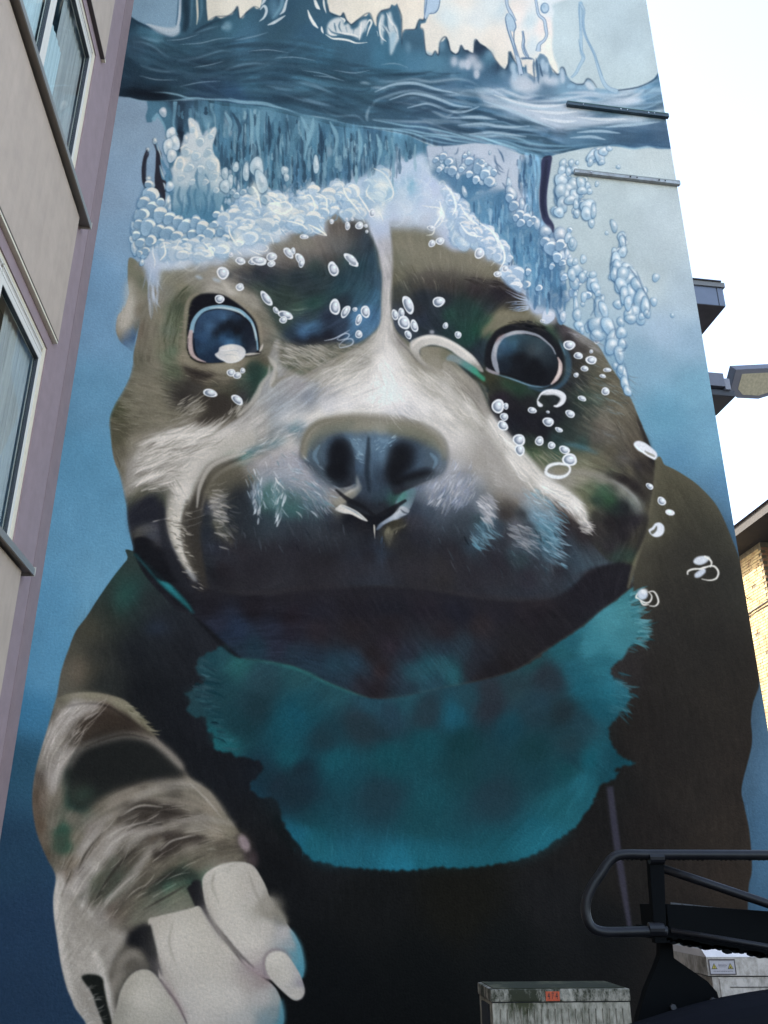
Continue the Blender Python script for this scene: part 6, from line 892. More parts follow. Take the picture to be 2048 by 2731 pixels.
# left column droplets
drops("D:415,45,28,32 450,30,22,45 430,130,52,50,20 455,180,22,30 440,120,14,30,30 545,60,18,36 500,230,34,44 560,140,48,44 620,80,40,60 700,60,30,60,35 755,240,30,54,-20 660,150,60,80 590,210,60,60 520,280,30,40",lt='e6e8e2',md='a3bdd2',dk='7f9fb8',op=.85,rim=.4)
lines('ecebdf',.85,1.2,"D:465,215 500,195 530,205 510,250 490,290;D:380,100 400,85 440,80 470,95;D:730,190 760,195 782,240 775,310 755,380;D:520,120 560,105 600,120;D:400,30 420,20 440,35;D:735,260 745,230 740,200;D:560,885 600,900",(3,9,9,3))
lines('4a7090',.7,1.2,"D:735,240 745,270;D:575,320 580,340;D:650,260 660,320 640,370 640,420;D:540,370 530,430 560,470;D:690,420 670,380 680,330;D:600,380 620,440 600,500;D:510,470 520,560 560,600;D:640,480 600,540 620,600 680,560 700,500;D:740,430 750,500 760,540",(3,8,8,3))
dabs("D:655,460,20,40 580,410,18,24 720,600,40,50 560,560,30,40 660,560,26,40 480,560,26,50",'3f7096',.45,.5)
dabs("D:660,300,18,40 600,460,26,40 655,455,14,30 720,540,20,30",'7fb0cc',.6,.5)
lines('2a2f3f',.95,1.2,"D:300,60 320,110 350,180 350,230;D:250,125 265,170 245,210 235,280 240,350 260,390;D:340,200 335,260 345,330 330,400 325,470 330,520",(6,14,22,34,24,10))
fill("D:325,200 350,190 365,280 385,370 400,420 370,470 340,460 320,430 335,360 325,280",'28222c',blur=1.5)
fill("D:320,380 400,370 400,440 370,460 340,540 320,470",'2b2934',blur=2)
drops("D:315,75,17,22 262,138,13,15 268,360,22,26 275,410,40,34,-40",lt='e9e9e3',md='8fb3cc',dk='3a4f66')
stroke("D:325,90 345,150 370,220 400,290 430,340","",'') if False else None
lines('4f84a8',.95,1,"D:325,95 350,170 375,240 410,300 440,350;D:350,250 370,330 390,360;D:410,300 405,360 430,400",(12,18,24,30,16))
lines('dfe3dd',.9,1,"D:330,100 350,160 368,215;D:352,260 372,320 385,355",(3,9,3))
drops("D:425,410,34,34 375,410,18,28 360,480,20,36 400,490,22,40,-20 410,530,26,70,-10 250,500,62,46,-35 270,560,70,50,-20 245,640,56,76,10 175,620,18,44,20 260,720,40,50 180,730,36,66,20 190,840,26,76,10 230,860,34,90 160,860,20,60 320,660,30,34 350,640,24,24 370,580,28,58 410,650,40,48 355,705,44,30,20 460,730,46,32,20 360,760,52,34 290,790,22,44 500,770,60,30,20 540,635,36,34 560,700,70,34,40 520,690,40,26,30 625,700,50,56 680,740,44,60,20 600,780,40,30,30 780,720,36,60 815,750,30,40 740,755,16,16 880,660,30,24 805,580,18,40,-10 855,600,16,28 905,600,26,50,10 620,640,12,20 430,790,34,34 470,740,20,30 660,690,20,40 700,790,34,44,-20 220,970,16,26 140,800,14,30 155,700,18,30",lt='f0f0ea',md='86b2d6',dk='3a6890')
drops("D:890,260,20,26 870,310,14,24 985,270,22,52,10 1060,250,46,54 1080,330,36,80,-10 1140,320,20,30 1260,290,20,34 1500,240,20,56 800,330,20,50 790,400,36,60 850,360,14,50 895,470,20,48 945,330,16,36 1000,430,12,20 1190,380,12,24 1150,440,26,18 1050,400,30,60,-25 1290,300,12,24 840,310,12,20 910,370,12,36 930,420,12,40",lt='cdd8e2',md='8fb3cc',dk='3c6887',op=.9,rim=.8)
# right flank froth droplets
drops("E:1560,460,34,60,-20 1640,540,20,40 1570,640,40,44 1630,640,26,34 1630,690,24,30 F:235,625,22,22 265,640,32,28 265,690,36,32 210,690,16,20 290,580,20,40 325,620,16,32 365,680,24,46 410,790,30,40 430,740,44,36,20 500,860,52,76,-20 540,770,44,60,-20 450,870,30,44 470,890,16,40 590,910,18,36 575,950,16,20 540,900,24,70,-15 300,1010,26,44 300,1110,28,60,-10 550,1060,20,34 555,1120,16,24 610,930,12,20 I:495,260,34,30 580,250,34,38 520,300,34,40 550,290,20,30 540,340,26,50 560,400,20,46 425,160,22,44,-20 380,170,22,30 550,100,18,34 560,150,14,18",lt='e8ebef',md='90b2d3',dk='3d6189')
fill("I:395,125 410,150 440,190 485,195 470,230 478,290 455,340 420,330 410,250 398,190",'bfcade',blur=2,op=.9)
drops("I:240,90,20,60 215,60,14,40 260,130,22,44 350,300,40,50,-30 440,290,34,70 390,340,50,40 450,400,50,50,20",lt='d8dce6',md='b0c0da',dk='7f9cc4',op=.85,rim=.5)
arcs("D:200,600 330,640 560,660 700,720 800,760 900,620 1100,480 1450,420 E:0,400 250,430 420,480 480,640 300,560 200,620 100,740 -60,720 D:1250,760 1000,830 800,920 600,960 350,960 200,820",85,['eceee8','dfe8ec','f2f2ea','cfdde8'],rr=(12,30),w=(4,8),op=.35)
arcs("D:900,500 1450,430 E:0,400 300,430 420,560 100,680 D:1150,740 950,640",110,['7aa6cf','8fb5d8','6a9ac6'],rr=(10,26),w=(3,6),op=.6)
arcs("E:1050,420 1180,560 1300,660 1400,740 1480,830 1560,950 1450,940 1200,840 1050,640",40,['eceee8','dfe8ec','c3d3e6'],rr=(10,26),w=(4,7),op=.5)
arcs("E:450,350 900,220 1000,500 950,640 700,640 520,520",26,['c9d9ea','a9c6e0'],rr=(12,40),w=(4,10),op=.35)
arcs("D:440,400 780,380 830,560 700,660 460,600",40,['3f7096','79a9c6','2f5f84'],rr=(10,30),w=(4,8),op=.35)
# bright contour squiggles in the foam
lines('eef0ea',.85,.9,"D:305,830 300,900 315,960 310,1010;D:385,880 400,850 450,840;D:390,880 400,930 410,980;D:480,820 530,870 560,900 590,925;D:460,870 470,900;D:600,820 640,880 660,910;D:720,790 800,790 850,830 850,880 800,920 810,950;D:830,760 880,820 940,830 970,810 960,740 900,670 860,640;D:870,850 930,890 960,920;D:985,650 1000,620 1050,620 1080,670 1060,720 1010,700 985,650;D:1005,550 1020,520 1060,525 1075,580 1080,650;D:1060,700 1100,730 1140,755;D:1020,740 1060,780;D:1110,600 1140,590 1170,620 1160,670 1120,670 1105,640 1110,600;D:1170,660 1220,700 1290,770;D:1200,510 1250,500 1300,550 1350,620;D:1270,700 1300,670 1330,690 1320,735 1285,730 1270,700;D:1340,700 1380,670 1450,700 1480,740 1450,760;D:1380,560 1420,520 1500,560 1550,610 1560,660;D:1380,650 1440,630 1520,660 1560,700;D:1470,690 1520,730 1580,770 1500,750 1450,700;D:1490,470 1530,455 1580,480 1590,530 1550,560;D:1600,430 1630,480 1650,540;D:1150,760 1180,800 1190,840;D:1040,840 1100,830 1150,860 1120,890 1040,875;D:1000,870 1060,900 1110,920;D:1200,720 1250,690 1340,640;D:520,770 600,800",(2.5,7,7,2.5))
lines('eef0e6',.9,.9,"E:10,490 60,490 110,540 160,600 180,640;E:0,570 60,560 120,590;E:100,470 130,455 190,460 215,520 210,650;E:200,420 235,450 240,510 270,550;E:150,540 180,520 200,480;E:280,490 320,560 400,600 460,640 480,680;E:320,540 360,590 420,610;E:330,450 390,480 440,530 470,620;E:390,380 420,440 450,490;E:520,420 500,470 510,510 560,560 600,620 615,670;E:590,300 630,340 660,400 690,450 680,500 640,530;E:540,370 580,350 640,380;E:900,550 960,560 1030,570 1065,620 1040,680 1000,720;E:930,770 980,760 1000,710;E:1050,510 1110,530 1150,590 1120,650;E:1080,430 1140,480 1160,560;E:1190,560 1190,620 1150,680 1110,740;E:1230,620 1300,640 1350,700 1375,750 1340,780 1280,800 1270,850;E:1210,590 1240,640 1300,690 1360,760;E:1210,820 1220,760 1240,720;E:1270,710 1220,780;E:1370,790 1430,830 1475,880 1470,930 1410,995;E:1400,740 1460,790 1490,860;E:1500,890 1540,930 1560,980;E:480,490 490,540 500,580;E:0,660 60,680 80,700;E:90,640 150,700 200,770",(2.5,7,8,3))
lines('ffffff',.5,1.5,"D:1180,610 1250,580 1330,620 1330,660 1200,650;D:30,0 31,0;E:1020,590 1060,620 1040,660;D:1150,480 1180,520 1170,560;D:1450,400 1490,410 1490,450;E:580,400 640,420;E:0,530 80,560 100,580;D:1030,390 1060,430 1080,480",(10,26,22,8))
dabs("E:600,370,22,20 630,400,40,18,10 600,550,30,40,60 95,420,20,30 40,520,50,30,30 D:1250,630,70,26 1450,560,40,26,30 1150,520,30,40 1040,420,20,40 1470,430,24,30 E:1040,600,26,34 1120,500,14,30 1380,770,30,20 1240,700,16,40",'f2f3ec',.75,.4)
dabs("E:620,470,60,30 540,500,30,26 680,440,34,14,-20 820,420,22,60 830,380,12,30",'7db4d4',.55,.5)
lines('5f97c0',.6,1.5,"D:1190,670 1300,670 1350,645;D:1390,600 1450,620 1540,620;D:1100,800 1050,830;D:880,720 900,780 940,800;D:1340,720 1400,760 1440,740;D:470,800 540,800;E:500,430 560,560;E:1230,550 1270,620;D:760,620 810,640 800,700;D:600,660 640,660",(3,9,8,3))
fill("E:560,290 590,275 610,300 590,320",'c3cfdd',blur=2)
lines('b5c9df',.85,1,"E:715,115 722,180 725,240;E:385,285 388,330 392,380;E:735,160 750,220",(8,20,30))

# ---------------------------------------------------------------- second pass: water and froth
TILES['X']=(283,233,1.0382); TILES['Y']=(1000,200,1.0382)
def curl(x,y,r,rot=-60,lt='e3e9e6',md='9fbfda',dk='5486ad',op=.95,sq=.8):
    """froth bead: blue shadow under it, pale body, thick light crescent over the top"""
    X,Y=tp(x,y); R=ts(r); a=math.radians(rot+RN.uniform(-35,35)); k=sq*RN.uniform(.75,1.15); n=16
    t=np.linspace(0,2*math.pi,n,endpoint=False); j=1+.10*np.sin(2*t+RN.rand()*6)+.07*np.sin(3*t+RN.rand()*6)
    e=ell(X,Y,R,R*k,a,n); o=np.array([X,Y]); e=cr(o+(e-o)*j[:,None],True,3)
    q=o+(e-o)*1.14+[-.06*R,.12*R]; m=raster(q,pad=4)
    if m: comp(m[0],m[1],gblur(m[2],.12*R+.3)*op*.75,col(dk))
    m=raster(e,pad=4)
    if not m: return
    comp(m[0],m[1],m[2]*op,np.clip(col(md)+RN.uniform(-.05,.05),0,1))
    q=o+(e-o)*.62+[.08*R,.12*R]; m2=raster(q,pad=6)
    if m2: comp(m2[0],m2[1],gblur(m2[2],.2*R+.3)*op*.5,col(md)*.6+col(dk)*.4)
    s=RN.uniform(-.5,.5)-2.3; tt=np.linspace(s,s+RN.uniform(2.2,3.6),8); c=np.c_[X+R*.78*np.cos(tt),Y+R*.78*k*np.sin(tt)]
    W=R*RN.uniform(.32,.55); sk(c,[W*.2,W*.9,W*1.1,W*.8,W*.15],col(lt)+RN.uniform(-.05,.03),op*.95,.3)
def curls(s,**k):
    for w in s.split():
        if ':' in w: tile(w[0]); w=w[2:]
        a=[float(v) for v in w.split(',')]; curl(*(a[:3]),**k)
# curtain: greyer blue with crisp vertical runs
fill("X:190,45 300,45 420,55 560,80 700,110 880,160 800,205 760,230 700,250 640,262 560,275 480,285 400,270 330,240 300,180 290,100 250,90 200,110",'3c637e',blur=6,op=.40)
def run(x,y):
    L=RN.uniform(20,80); w=RN.uniform(4,11); c=['6d9cb6','84b0c6','2d4e69','2f5673','4f829e','27445c'][RN.randint(6)]
    X,Y=tp(x,y); b=RN.randn(); p=[(X+b*math.sin(k*.9)*.8,Y+L*CS*k/4) for k in range(5)]; W=w*CS; sk(p,[W*.3,W*.8,W*.6,W*1.2,W*.4],col(c),RN.uniform(.4,.85),.4)
scatter("X:200,50 420,60 560,85 700,115 860,160 760,215 640,250 560,262 480,270 400,250 330,220 290,120",300,run)
lines('79aec8',.8,1,"X:330,70 345,100 340,130;X:400,60 405,110 398,160;X:425,65 420,120 425,180;X:540,80 560,130 550,200;X:575,85 570,120 560,160;X:620,95 640,140 630,190;X:700,115 705,160 700,210;X:750,130 760,170 752,215;X:790,140 800,180",(3,12,9,3))
lines('23405a',.75,1,"X:350,70 370,110 365,150;X:450,80 455,140 450,190;X:500,85 510,150;X:590,100 600,160 595,210;X:660,110 665,170;X:725,120 730,170;X:775,135 780,180;X:830,150 835,180",(3,11,9,3))
# left plume
fill("X:228,92 238,86 256,105 270,140 285,128 300,110 307,122 296,160 300,185 312,205 312,240 330,270 322,320 300,370 250,385 200,375 186,330 190,280 186,230 192,205 212,190 208,170 225,158 232,130",
 field("X:240,110,c9d6de 290,130,bfd0da 250,170,c3d1da 210,200,d3d9d8 250,210,b0c6d6 295,210,c9d6da 220,250,b9ccd8 270,250,8fb3c9 310,260,b9cdd8 200,300,86aec6 250,300,5f93b1 300,310,6b9cb8 220,350,4f87a8 280,350,41789b",eps=10),blur=1.2)
lines('47789a',.75,1.2,"X:255,225 250,255 258,285;X:275,240 285,275 278,310;X:235,270 228,300 238,340;X:215,300 212,335;X:300,290 292,330 300,360;X:262,310 268,345",(3,9,8,3))
lines('e4e6df',.85,1,"X:232,95 248,120 255,150;X:215,190 235,180 248,190;X:192,215 200,198 215,205 212,235;X:288,130 300,115;X:290,200 308,205 312,230 305,262;X:205,170 220,160",(3,10,9,3))
drops("X:180,130,12,20 190,155,14,22 172,165,12,24 182,190,12,20",lt='e6eae8',md='aac4d8',dk='41708f')
dark2="X:105,190 115,172 112,200 106,230 112,262 122,280 112,285 100,260 100,220;X:140,175 150,190 148,230 160,270 165,300 160,330 148,335 142,300 135,260 138,215"
for d in dark2.split(';'): fill(d,'2b2d3a',blur=1)
curls("X:118,268,13 124,300,24 105,318,20 128,338,26 100,352,22 152,318,12 150,352,24 90,378,16 176,362,20 116,386,24 84,410,14 200,372,18 146,398,20 172,404,22 96,430,16 222,384,24 196,412,20 110,452,13 248,372,18 240,408,20 266,388,22 150,430,16 286,404,18 124,424,16 218,430,18 300,380,14 180,436,16 306,352,12 262,420,16 318,398,16 92,460,10 345,372,24 352,402,22 330,418,14",lt='edefe8',md='8ab2d2',dk='3f6f95')
def cf(x,y): curl(x,y,RN.uniform(9,28),RN.uniform(-110,10),lt=['eceee6','dfe7e6','f0efe6'][RN.randint(3)],md=['b0cae1','bed2e4','a3c1dc'][RN.randint(3)],dk='7fa8cc',op=RN.uniform(.5,.9),sq=RN.uniform(.45,.95))
scatter("X:330,345 400,300 440,290 520,305 580,280 640,272 680,290 720,320 690,360 620,350 590,395 500,378 430,430 380,425 330,400",120,cf)
scatter("X:150,440 330,425 400,430 340,450 260,470 170,470",34,cf)
scatter("X:700,250 770,240 790,300 760,330 720,300",12,cf)
curls("X:380,290,10 362,300,9 405,285,12 440,310,14 345,250,8 350,290,8 425,250,8",lt='d5e0e6',md='8fb3cc',dk='3c6887')
drops("X:418,222,20,26 430,262,14,36,-15 388,235,9,24 360,222,8,14 345,262,7,18 495,232,9,14 582,215,8,24 500,250,7,12 330,240,8,20 330,275,12,20",lt='cfdce4',md='9dbdd0',dk='3c6482')
lines('f1f0e6',.85,.7,"X:405,275 420,295 430,335;X:455,305 475,320 500,318 515,335 490,350 465,345 450,330;X:545,305 565,300 580,330 570,350;X:590,295 610,310 612,340;X:655,270 665,300 690,330 705,350;X:700,300 720,330 738,360;X:742,225 770,240 790,270 795,300 775,315;X:730,270 722,295 745,320;X:560,380 590,395 612,412;X:500,370 540,380 560,395;X:340,385 345,410 365,440;X:270,430 290,450 300,470;X:160,430 165,460 150,480;X:205,425 190,450",(2,5,5,2))
fill("X:745,232 775,240 790,268 794,300 775,318 745,318 725,300 722,262",'a9cbe0',blur=4,op=.5)
dabs("X:765,270,18,16 752,345,14,20 470,335,26,14 415,290,12,26 365,420,14,22 500,345,30,12",'efefe6',.6,.45)
# right: dark water between lacework and froth
fill("Y:250,335 300,320 350,320 375,345 385,385 420,400 460,440 500,500 520,560 530,640 440,640 410,570 370,490 320,440 280,400",
 field("Y:300,350,4f82a8 350,350,3c6b92 320,400,5c96bf 380,420,3f7299 360,460,5a97c0 420,450,47799f 420,500,4b86b0 470,500,3a6489 480,560,41719a 440,560,5c98c2 500,600,3d698f",eps=10),blur=5,op=.75)
def run2(x,y):
    L=RN.uniform(14,50); w=RN.uniform(4,9); c=['6fa9d0','8fb9d8','2d5278','35618a','4f86b0'][RN.randint(5)]
    X,Y=tp(x,y); b=RN.randn(); p=[(X+b*math.sin(k*.9)*.8,Y+L*CS*k/4) for k in range(5)]; W=w*CS; sk(p,[W*.3,W*.9,W*.7,W*1.1,W*.3],col(c),RN.uniform(.4,.8),.4)
scatter("Y:260,345 350,330 380,390 460,450 510,540 520,620 450,620 400,540 340,450",110,run2)
scatter("Y:400,225 462,230 450,300 450,360 430,380 405,300",40,run2)
curls("Y:170,235,10 190,225,12 205,240,12 200,262,10 215,265,14 178,262,9 250,225,7 262,238,14 285,255,20 305,275,18 318,295,16 280,290,12 262,275,12 330,270,10 296,240,9 240,262,10",lt='e9edf0',md='8db2d2',dk='34608a')
curls("Y:372,340,14 385,362,16 402,385,14 420,395,14 405,410,12 390,395,10 430,410,12 440,398,9 300,480,10 425,545,10 420,580,12 455,590,10 470,460,16 490,480,22 515,470,18 505,505,16 545,462,12 548,475,10 520,520,12 525,560,12 490,530,10 540,430,8 560,545,16 575,560,14 560,575,16 600,560,12 605,590,14 550,600,14 590,610,12",lt='eceff2',md='8ab1d4',dk='365f88')
def cf2(x,y): curl(x,y,RN.uniform(8,22),RN.uniform(20,110),sq=RN.uniform(.45,.95),lt=['eef0f2','e2e8ee'][RN.randint(2)],md=['b3cbe4','a3c0de'][RN.randint(2)],dk='7ea3cb',op=RN.uniform(.55,.9))
scatter("Y:190,310 235,350 290,410 340,450 385,520 420,600 385,590 320,500 260,450 200,370",60,cf2)
lines('f3f3f0',.85,.7,"Y:195,305 215,330 225,365 215,390;Y:180,350 185,385 165,420;Y:240,370 260,395 290,420;Y:290,410 330,440 345,480;Y:235,410 260,440 300,450;Y:320,430 350,470 360,510 345,540;Y:270,420 285,440",(2,6,6,2))
curls("Y:520,290,20 545,300,18 568,310,16 515,320,20 540,330,22 560,345,18 512,345,16 505,378,16 580,290,10 590,310,9 575,360,14 592,365,18 598,385,14 600,410,8 556,375,7 558,390,8 525,250,10 545,240,6 560,243,5 545,262,12 535,285,8 525,300,14 570,330,12",lt='e7edf0',md='89b1d0',dk='2f587e')
curls("Y:685,445,12 687,465,14 682,490,16 668,505,12 665,530,16 662,555,16 680,550,20 700,555,18 690,580,24 715,575,16 705,605,20 735,600,18 620,215,14 605,230,16 625,240,10 640,208,9",lt='e3eaee',md='86aed0',dk='33608a')
# surface band: broad light swoosh and a quiet dark reach under it
fill("Y:290,48 350,70 420,88 480,92 530,82 600,78 680,62 740,70 700,85 620,95 560,104 600,120 690,118 760,128 620,140 560,150 500,150 430,122 360,96 300,72",'b6c7da',blur=5,op=.75)
fill("Y:570,152 640,148 720,140 804,130 820,195 760,196 690,190 620,194 560,200 520,185",field("Y:600,170,4c7799 700,165,44688a 790,155,4a6c8e 750,185,3a6288 560,180,5582a3",eps=20),blur=6,op=.8)
lines('a9c8de',.7,1,"Y:560,160 620,156 680,162;Y:540,175 600,172 640,180;Y:640,145 720,138 790,130;Y:0,48 50,28 110,24 170,40 230,52;Y:40,70 100,52 160,62 220,84 270,90;Y:90,92 150,80 200,100 250,102 290,88;Y:300,72 380,100 440,126 500,150;Y:350,66 430,90 520,96;Y:200,120 280,118 340,124;Y:230,140 300,136 360,146 430,142;Y:260,165 330,160 420,172",(2,8,8,2))
lines('2d5070',.6,2,"Y:0,62 60,42 120,38 190,58 240,72;Y:60,84 120,68 180,82 240,102;Y:110,108 170,96 240,118;Y:280,100 350,122 420,142;Y:300,150 380,156 460,166;Y:160,138 230,150 300,160",(3,12,12,3))
lines('d3dfe9',.75,1,"Y:330,56 400,78 470,88 540,80;Y:420,98 500,106 560,102;Y:560,118 630,124 700,122;Y:460,120 520,130 560,128",(2,8,8,2))
# plume broken into wet lobes, darker water band
curls("X:240,118,9 262,150,11 292,135,9 222,180,13 250,190,14 283,180,12 205,212,12 232,222,14 262,225,13 292,215,14 303,245,12 210,250,11 240,262,11 275,262,12 305,285,10",lt='e2e8e6',md='afc8d8',dk='6f9cba',op=.75)
lines('3a6a8a',.7,1.2,"X:205,275 200,305 212,335 205,360;X:225,290 232,320 224,355;X:250,280 244,315 256,350;X:270,290 280,325 270,360;X:292,300 300,330 290,355;X:215,320 238,345;X:255,330 268,345",(3,9,8,3))
lines('8fb9d0',.6,1.2,"X:214,285 218,320 214,345;X:240,300 246,335;X:262,305 262,340;X:284,310 284,345",(2,6,6,2))
_t=raster(np.array(P_(wp),float)); _g=_t[2][:,:,None]; _v=IMG[_t[1]:_t[1]+_t[2].shape[0],_t[0]:_t[0]+_t[2].shape[1]]
_l=(_v@np.array([.3,.59,.11],np.float32))[:,:,None]; _v*=1-_g*.17*np.clip((.62-_l)*4,0,1)
lines('a9c4d8',.55,1,"A:400,300 520,290 640,255;A:500,330 650,320 780,290 900,280;A:900,300 1050,270 1150,240;A:600,500 720,480 820,455;A:1000,380 1150,370 1300,390;A:1200,430 1350,425 1500,450;A:200,560 330,590 480,590;A:500,640 650,610 800,600;A:1400,520 1550,545 1650,580;B:250,520 400,540 520,520;B:600,480 700,470 800,500;B:100,560 220,570 330,600",(1.5,6,5,1.5))
lines('1f3c55',.5,1.6,"A:450,320 600,305 720,270;A:700,340 850,320 980,300;A:300,540 420,560 560,545;A:850,560 1000,540 1150,550;A:1100,600 1250,590 1400,620;B:300,660 450,680 560,640;B:150,760 300,790 430,800;B:900,520 1050,545 1200,540",(2,9,9,2))

# dark-fur bubbles (rings)
rings("G:955,82,42,44 930,272,38,30 1080,188,28,26 1275,268,64,28,50 1345,355,18,28,-40 1415,390,56,30,20 1400,425,30,26 1015,815,32,28,20 1060,835,30,26 1100,800,20,20 860,965,52,30,10 1060,1015,52,28,35 1090,0,30,20 1215,-5,62,26,10 1315,10,26,24 1170,0,30,20")
rings("D:815,1048,44,46 875,912,18,18 945,958,40,24,20 1080,955,58,30,5 1175,928,38,34 1172,980,28,22 1300,900,26,50,-35 1385,945,28,48,-30 1335,885,16,26 1620,668,14,20 1625,1015,32,52,-10 940,1150,30,26 1415,780,32,18",fillop=.9)
rings("H:248,52,38,52,-20 260,330,38,62 338,365,26,54,30 408,348,17,17 485,365,32,48,-5 435,425,22,44,20 436,532,28,28 800,315,34,76,-22 1025,292,48,36 703,388,24,42,-10 750,375,22,40,-10 770,445,40,56,-25 845,470,28,46,-20 800,535,22,36,-35 1075,468,20,24 1168,536,24,28 400,10,34,20 1460,88,28,22 1515,50,22,24 10,10,20,30")
rings("E:232,668,12,16 345,652,11,14 388,652,12,12 353,700,20,30 440,698,30,28 488,700,14,14 495,742,12,12 535,605,22,34 975,830,24,30,20 1035,812,32,28 1325,902,38,40 970,715,30,18 380,950,28,66,-50 1515,1017,22,24 1460,1055,28,22",fillop=.9)
lines('c6d4ea',.85,.8,"H:275,570 300,545 340,525 365,535 350,560 300,575 275,570;H:290,610 330,575 380,565 395,590 370,615 300,630 290,610;H:180,580 250,565 300,540 370,500",(3,8,8,3))
rings("I:605,612,46,34,15 672,690,36,24,15 766,722,42,30,10 718,785,30,20,15 885,795,30,16,5 656,832,19,18 852,840,24,14,20 872,953,32,28,10 700,1005,34,18,25 332,1092,32,24,15 612,1118,38,26,20 450,1178,42,34 448,1105,14,10,20 80,1062,46,54,-20 138,1062,20,24 125,1140,30,30 115,1205,42,34,50 768,658,14,14 408,433,18,14 810,580,20,24 525,1232,26,14,20",op=.97)
lines('dfe4ee',.95,.8,"I:370,1020 400,970 450,948 520,955 565,985 560,1030 520,1060 490,1060;I:370,1020 385,1050 410,1060",(8,18,26,30,24,10))
fill("I:400,975 470,950 540,965 567,1000 550,1040 510,1060 540,1010 500,980 440,980",'dfe3ec',blur=1.5,op=.9)
rings("L:235,205,46,44 240,280,34,46,-25 385,213,34,34 475,245,30,26,20 570,278,40,30,20 608,350,58,44 530,130,28,18,25 1198,547,30,20,30 1287,656,38,26,40",op=.97)
lines('e3e7f0',.95,1.2,"L:430,430 460,395 520,380 590,390 612,420 590,460 540,480 480,475 440,455 430,430",(22,26,22,18,16,20,26,30,26,22))
dabs("L:530,430,44,24",'7a7560',.8,.3)
fill("L:1080,235 1110,212 1160,225 1210,260 1250,300 1252,335 1230,350 1190,325 1150,300 1110,280",'d5dbe8',blur=1.2)
lines('8a8878',.9,1,"L:1160,285 1190,305 1225,320 1235,330",(6,16,14,8)); lines('f3f5f8',.9,1,"L:1085,240 1115,270 1160,305 1200,330 1235,345",(8,10,10,5))
dab(1348,740,36,22,15,'dfe4ee',.95,.08); dab(1345,735,18,10,15,'f4f5f7',.8,.3)
fill("L:1190,870 1215,850 1240,820 1275,815 1303,840 1305,880 1285,910 1245,922 1210,905",'d0d8e6',blur=1)
fill("L:1205,880 1230,865 1250,838 1252,865 1235,890 1215,900",'55554a',blur=1)
fill("L:1520,1100 1545,1070 1590,1060 1640,1070 1620,1105 1580,1125 1540,1122",'c3cbd8',blur=1.5)
fill("L:1530,1195 1560,1170 1600,1150 1610,1180 1570,1215 1535,1220",'b9c4d6',blur=1.5)
lines('dfdfda',.95,.8,"L:1600,1062 1635,1080 1655,1110 1645,1145;L:1478,1200 1480,1175 1510,1160 1560,1155 1600,1160;L:1600,1150 1640,1135 1680,1140 1705,1180 1690,1225 1640,1240 1580,1230;L:1560,1160 1600,1145 1630,1140",(10,14,14,5))
tile('O'); dab(805,220,36,36,0,'bac8dc',.97,.12); dab(815,200,24,18,0,'e0e3e8',.8,.4)
lines('dcdcd8',.95,.8,"O:840,205 880,200 905,235 912,275 890,300 850,298;O:850,205 868,235 855,270 825,278 790,260 768,240;O:790,265 810,290 850,290;O:770,215 760,240 775,250",(6,12,12,5))
# drifting bubble clusters over the pale right side
rcl="F:560,240,24,34 620,235,18,28 665,235,12,14 650,290,30,30 550,290,26,30 545,370,46,48 600,300,18,34 640,400,40,50,-20 690,380,32,40,-20 600,430,44,40 570,480,60,56 540,440,44,50 645,480,26,60,-10 555,540,36,56 530,600,40,34 620,510,46,34 740,400,14,26 755,445,18,24 810,390,14,20 700,440,34,30 745,560,50,60,-20 735,610,36,56,-25 770,680,20,36 640,590,14,26 660,608,20,30 655,540,16,40 785,590,20,50 935,700,24,44,-15 882,752,13,13 775,180,30,50,30 830,190,34,50,-30 860,150,30,34,30 900,130,22,16 760,230,20,30 845,230,22,20 968,265,14,16 990,780,24,40,20 1000,820,24,50,-10 1000,890,30,40 940,900,20,40 950,960,40,60 945,1040,34,70 990,1010,46,44 1030,1010,50,34,30 1080,1060,30,60,-30 1000,1080,50,44 1060,1110,56,56 1120,1140,30,60,-20 1020,1180,44,44"
rc2="I:1245,112,26,28 1230,290,26,28 1367,392,16,14 965,310,34,30 1000,290,14,30 650,50,44,50 640,150,30,56,-10 720,80,18,22 700,110,26,36 625,90,26,50 780,95,24,30 775,150,40,54 800,190,28,50,-30 818,228,20,26 715,255,22,36 705,312,14,16 650,250,14,44 655,320,18,60 665,390,28,50,-10 680,470,34,34 700,500,16,26 740,480,18,34 850,275,18,34 825,340,34,80 860,350,26,70,-15 820,460,70,62 900,480,46,80,-20 810,540,46,40 930,560,46,60 920,620,50,56 985,440,22,40,-15 990,520,34,46 1000,600,30,40 975,680,36,60,-10 945,765,20,22 1000,820,34,60,-15 1020,900,30,60,-15 1035,950,24,40,-20 985,790,20,36 1050,130,44,60 1060,230,40,70 1110,170,40,60,-20 1140,290,50,90,-20 1170,330,34,70,-15 1080,370,46,46 1045,380,30,50 1130,420,40,36 1140,400,20,26 1180,380,24,30 1060,420,40,34 960,30,30,50 940,90,26,60 1000,90,40,60 985,170,40,60 1010,240,30,60 1040,300,24,60 620,0,30,30"
drops(rcl,lt='dde6ec',md='8db4d1',dk='33597d'); drops(rc2,lt='dce4ea',md='83aecf',dk='34608a')
drops("F:600,790,24,44 630,840,32,40,-20 625,820,18,30 710,945,20,34 650,965,20,24 750,1060,18,20 780,1060,24,24",lt='d8e2ea',md='8db4d1',dk='3f688c')
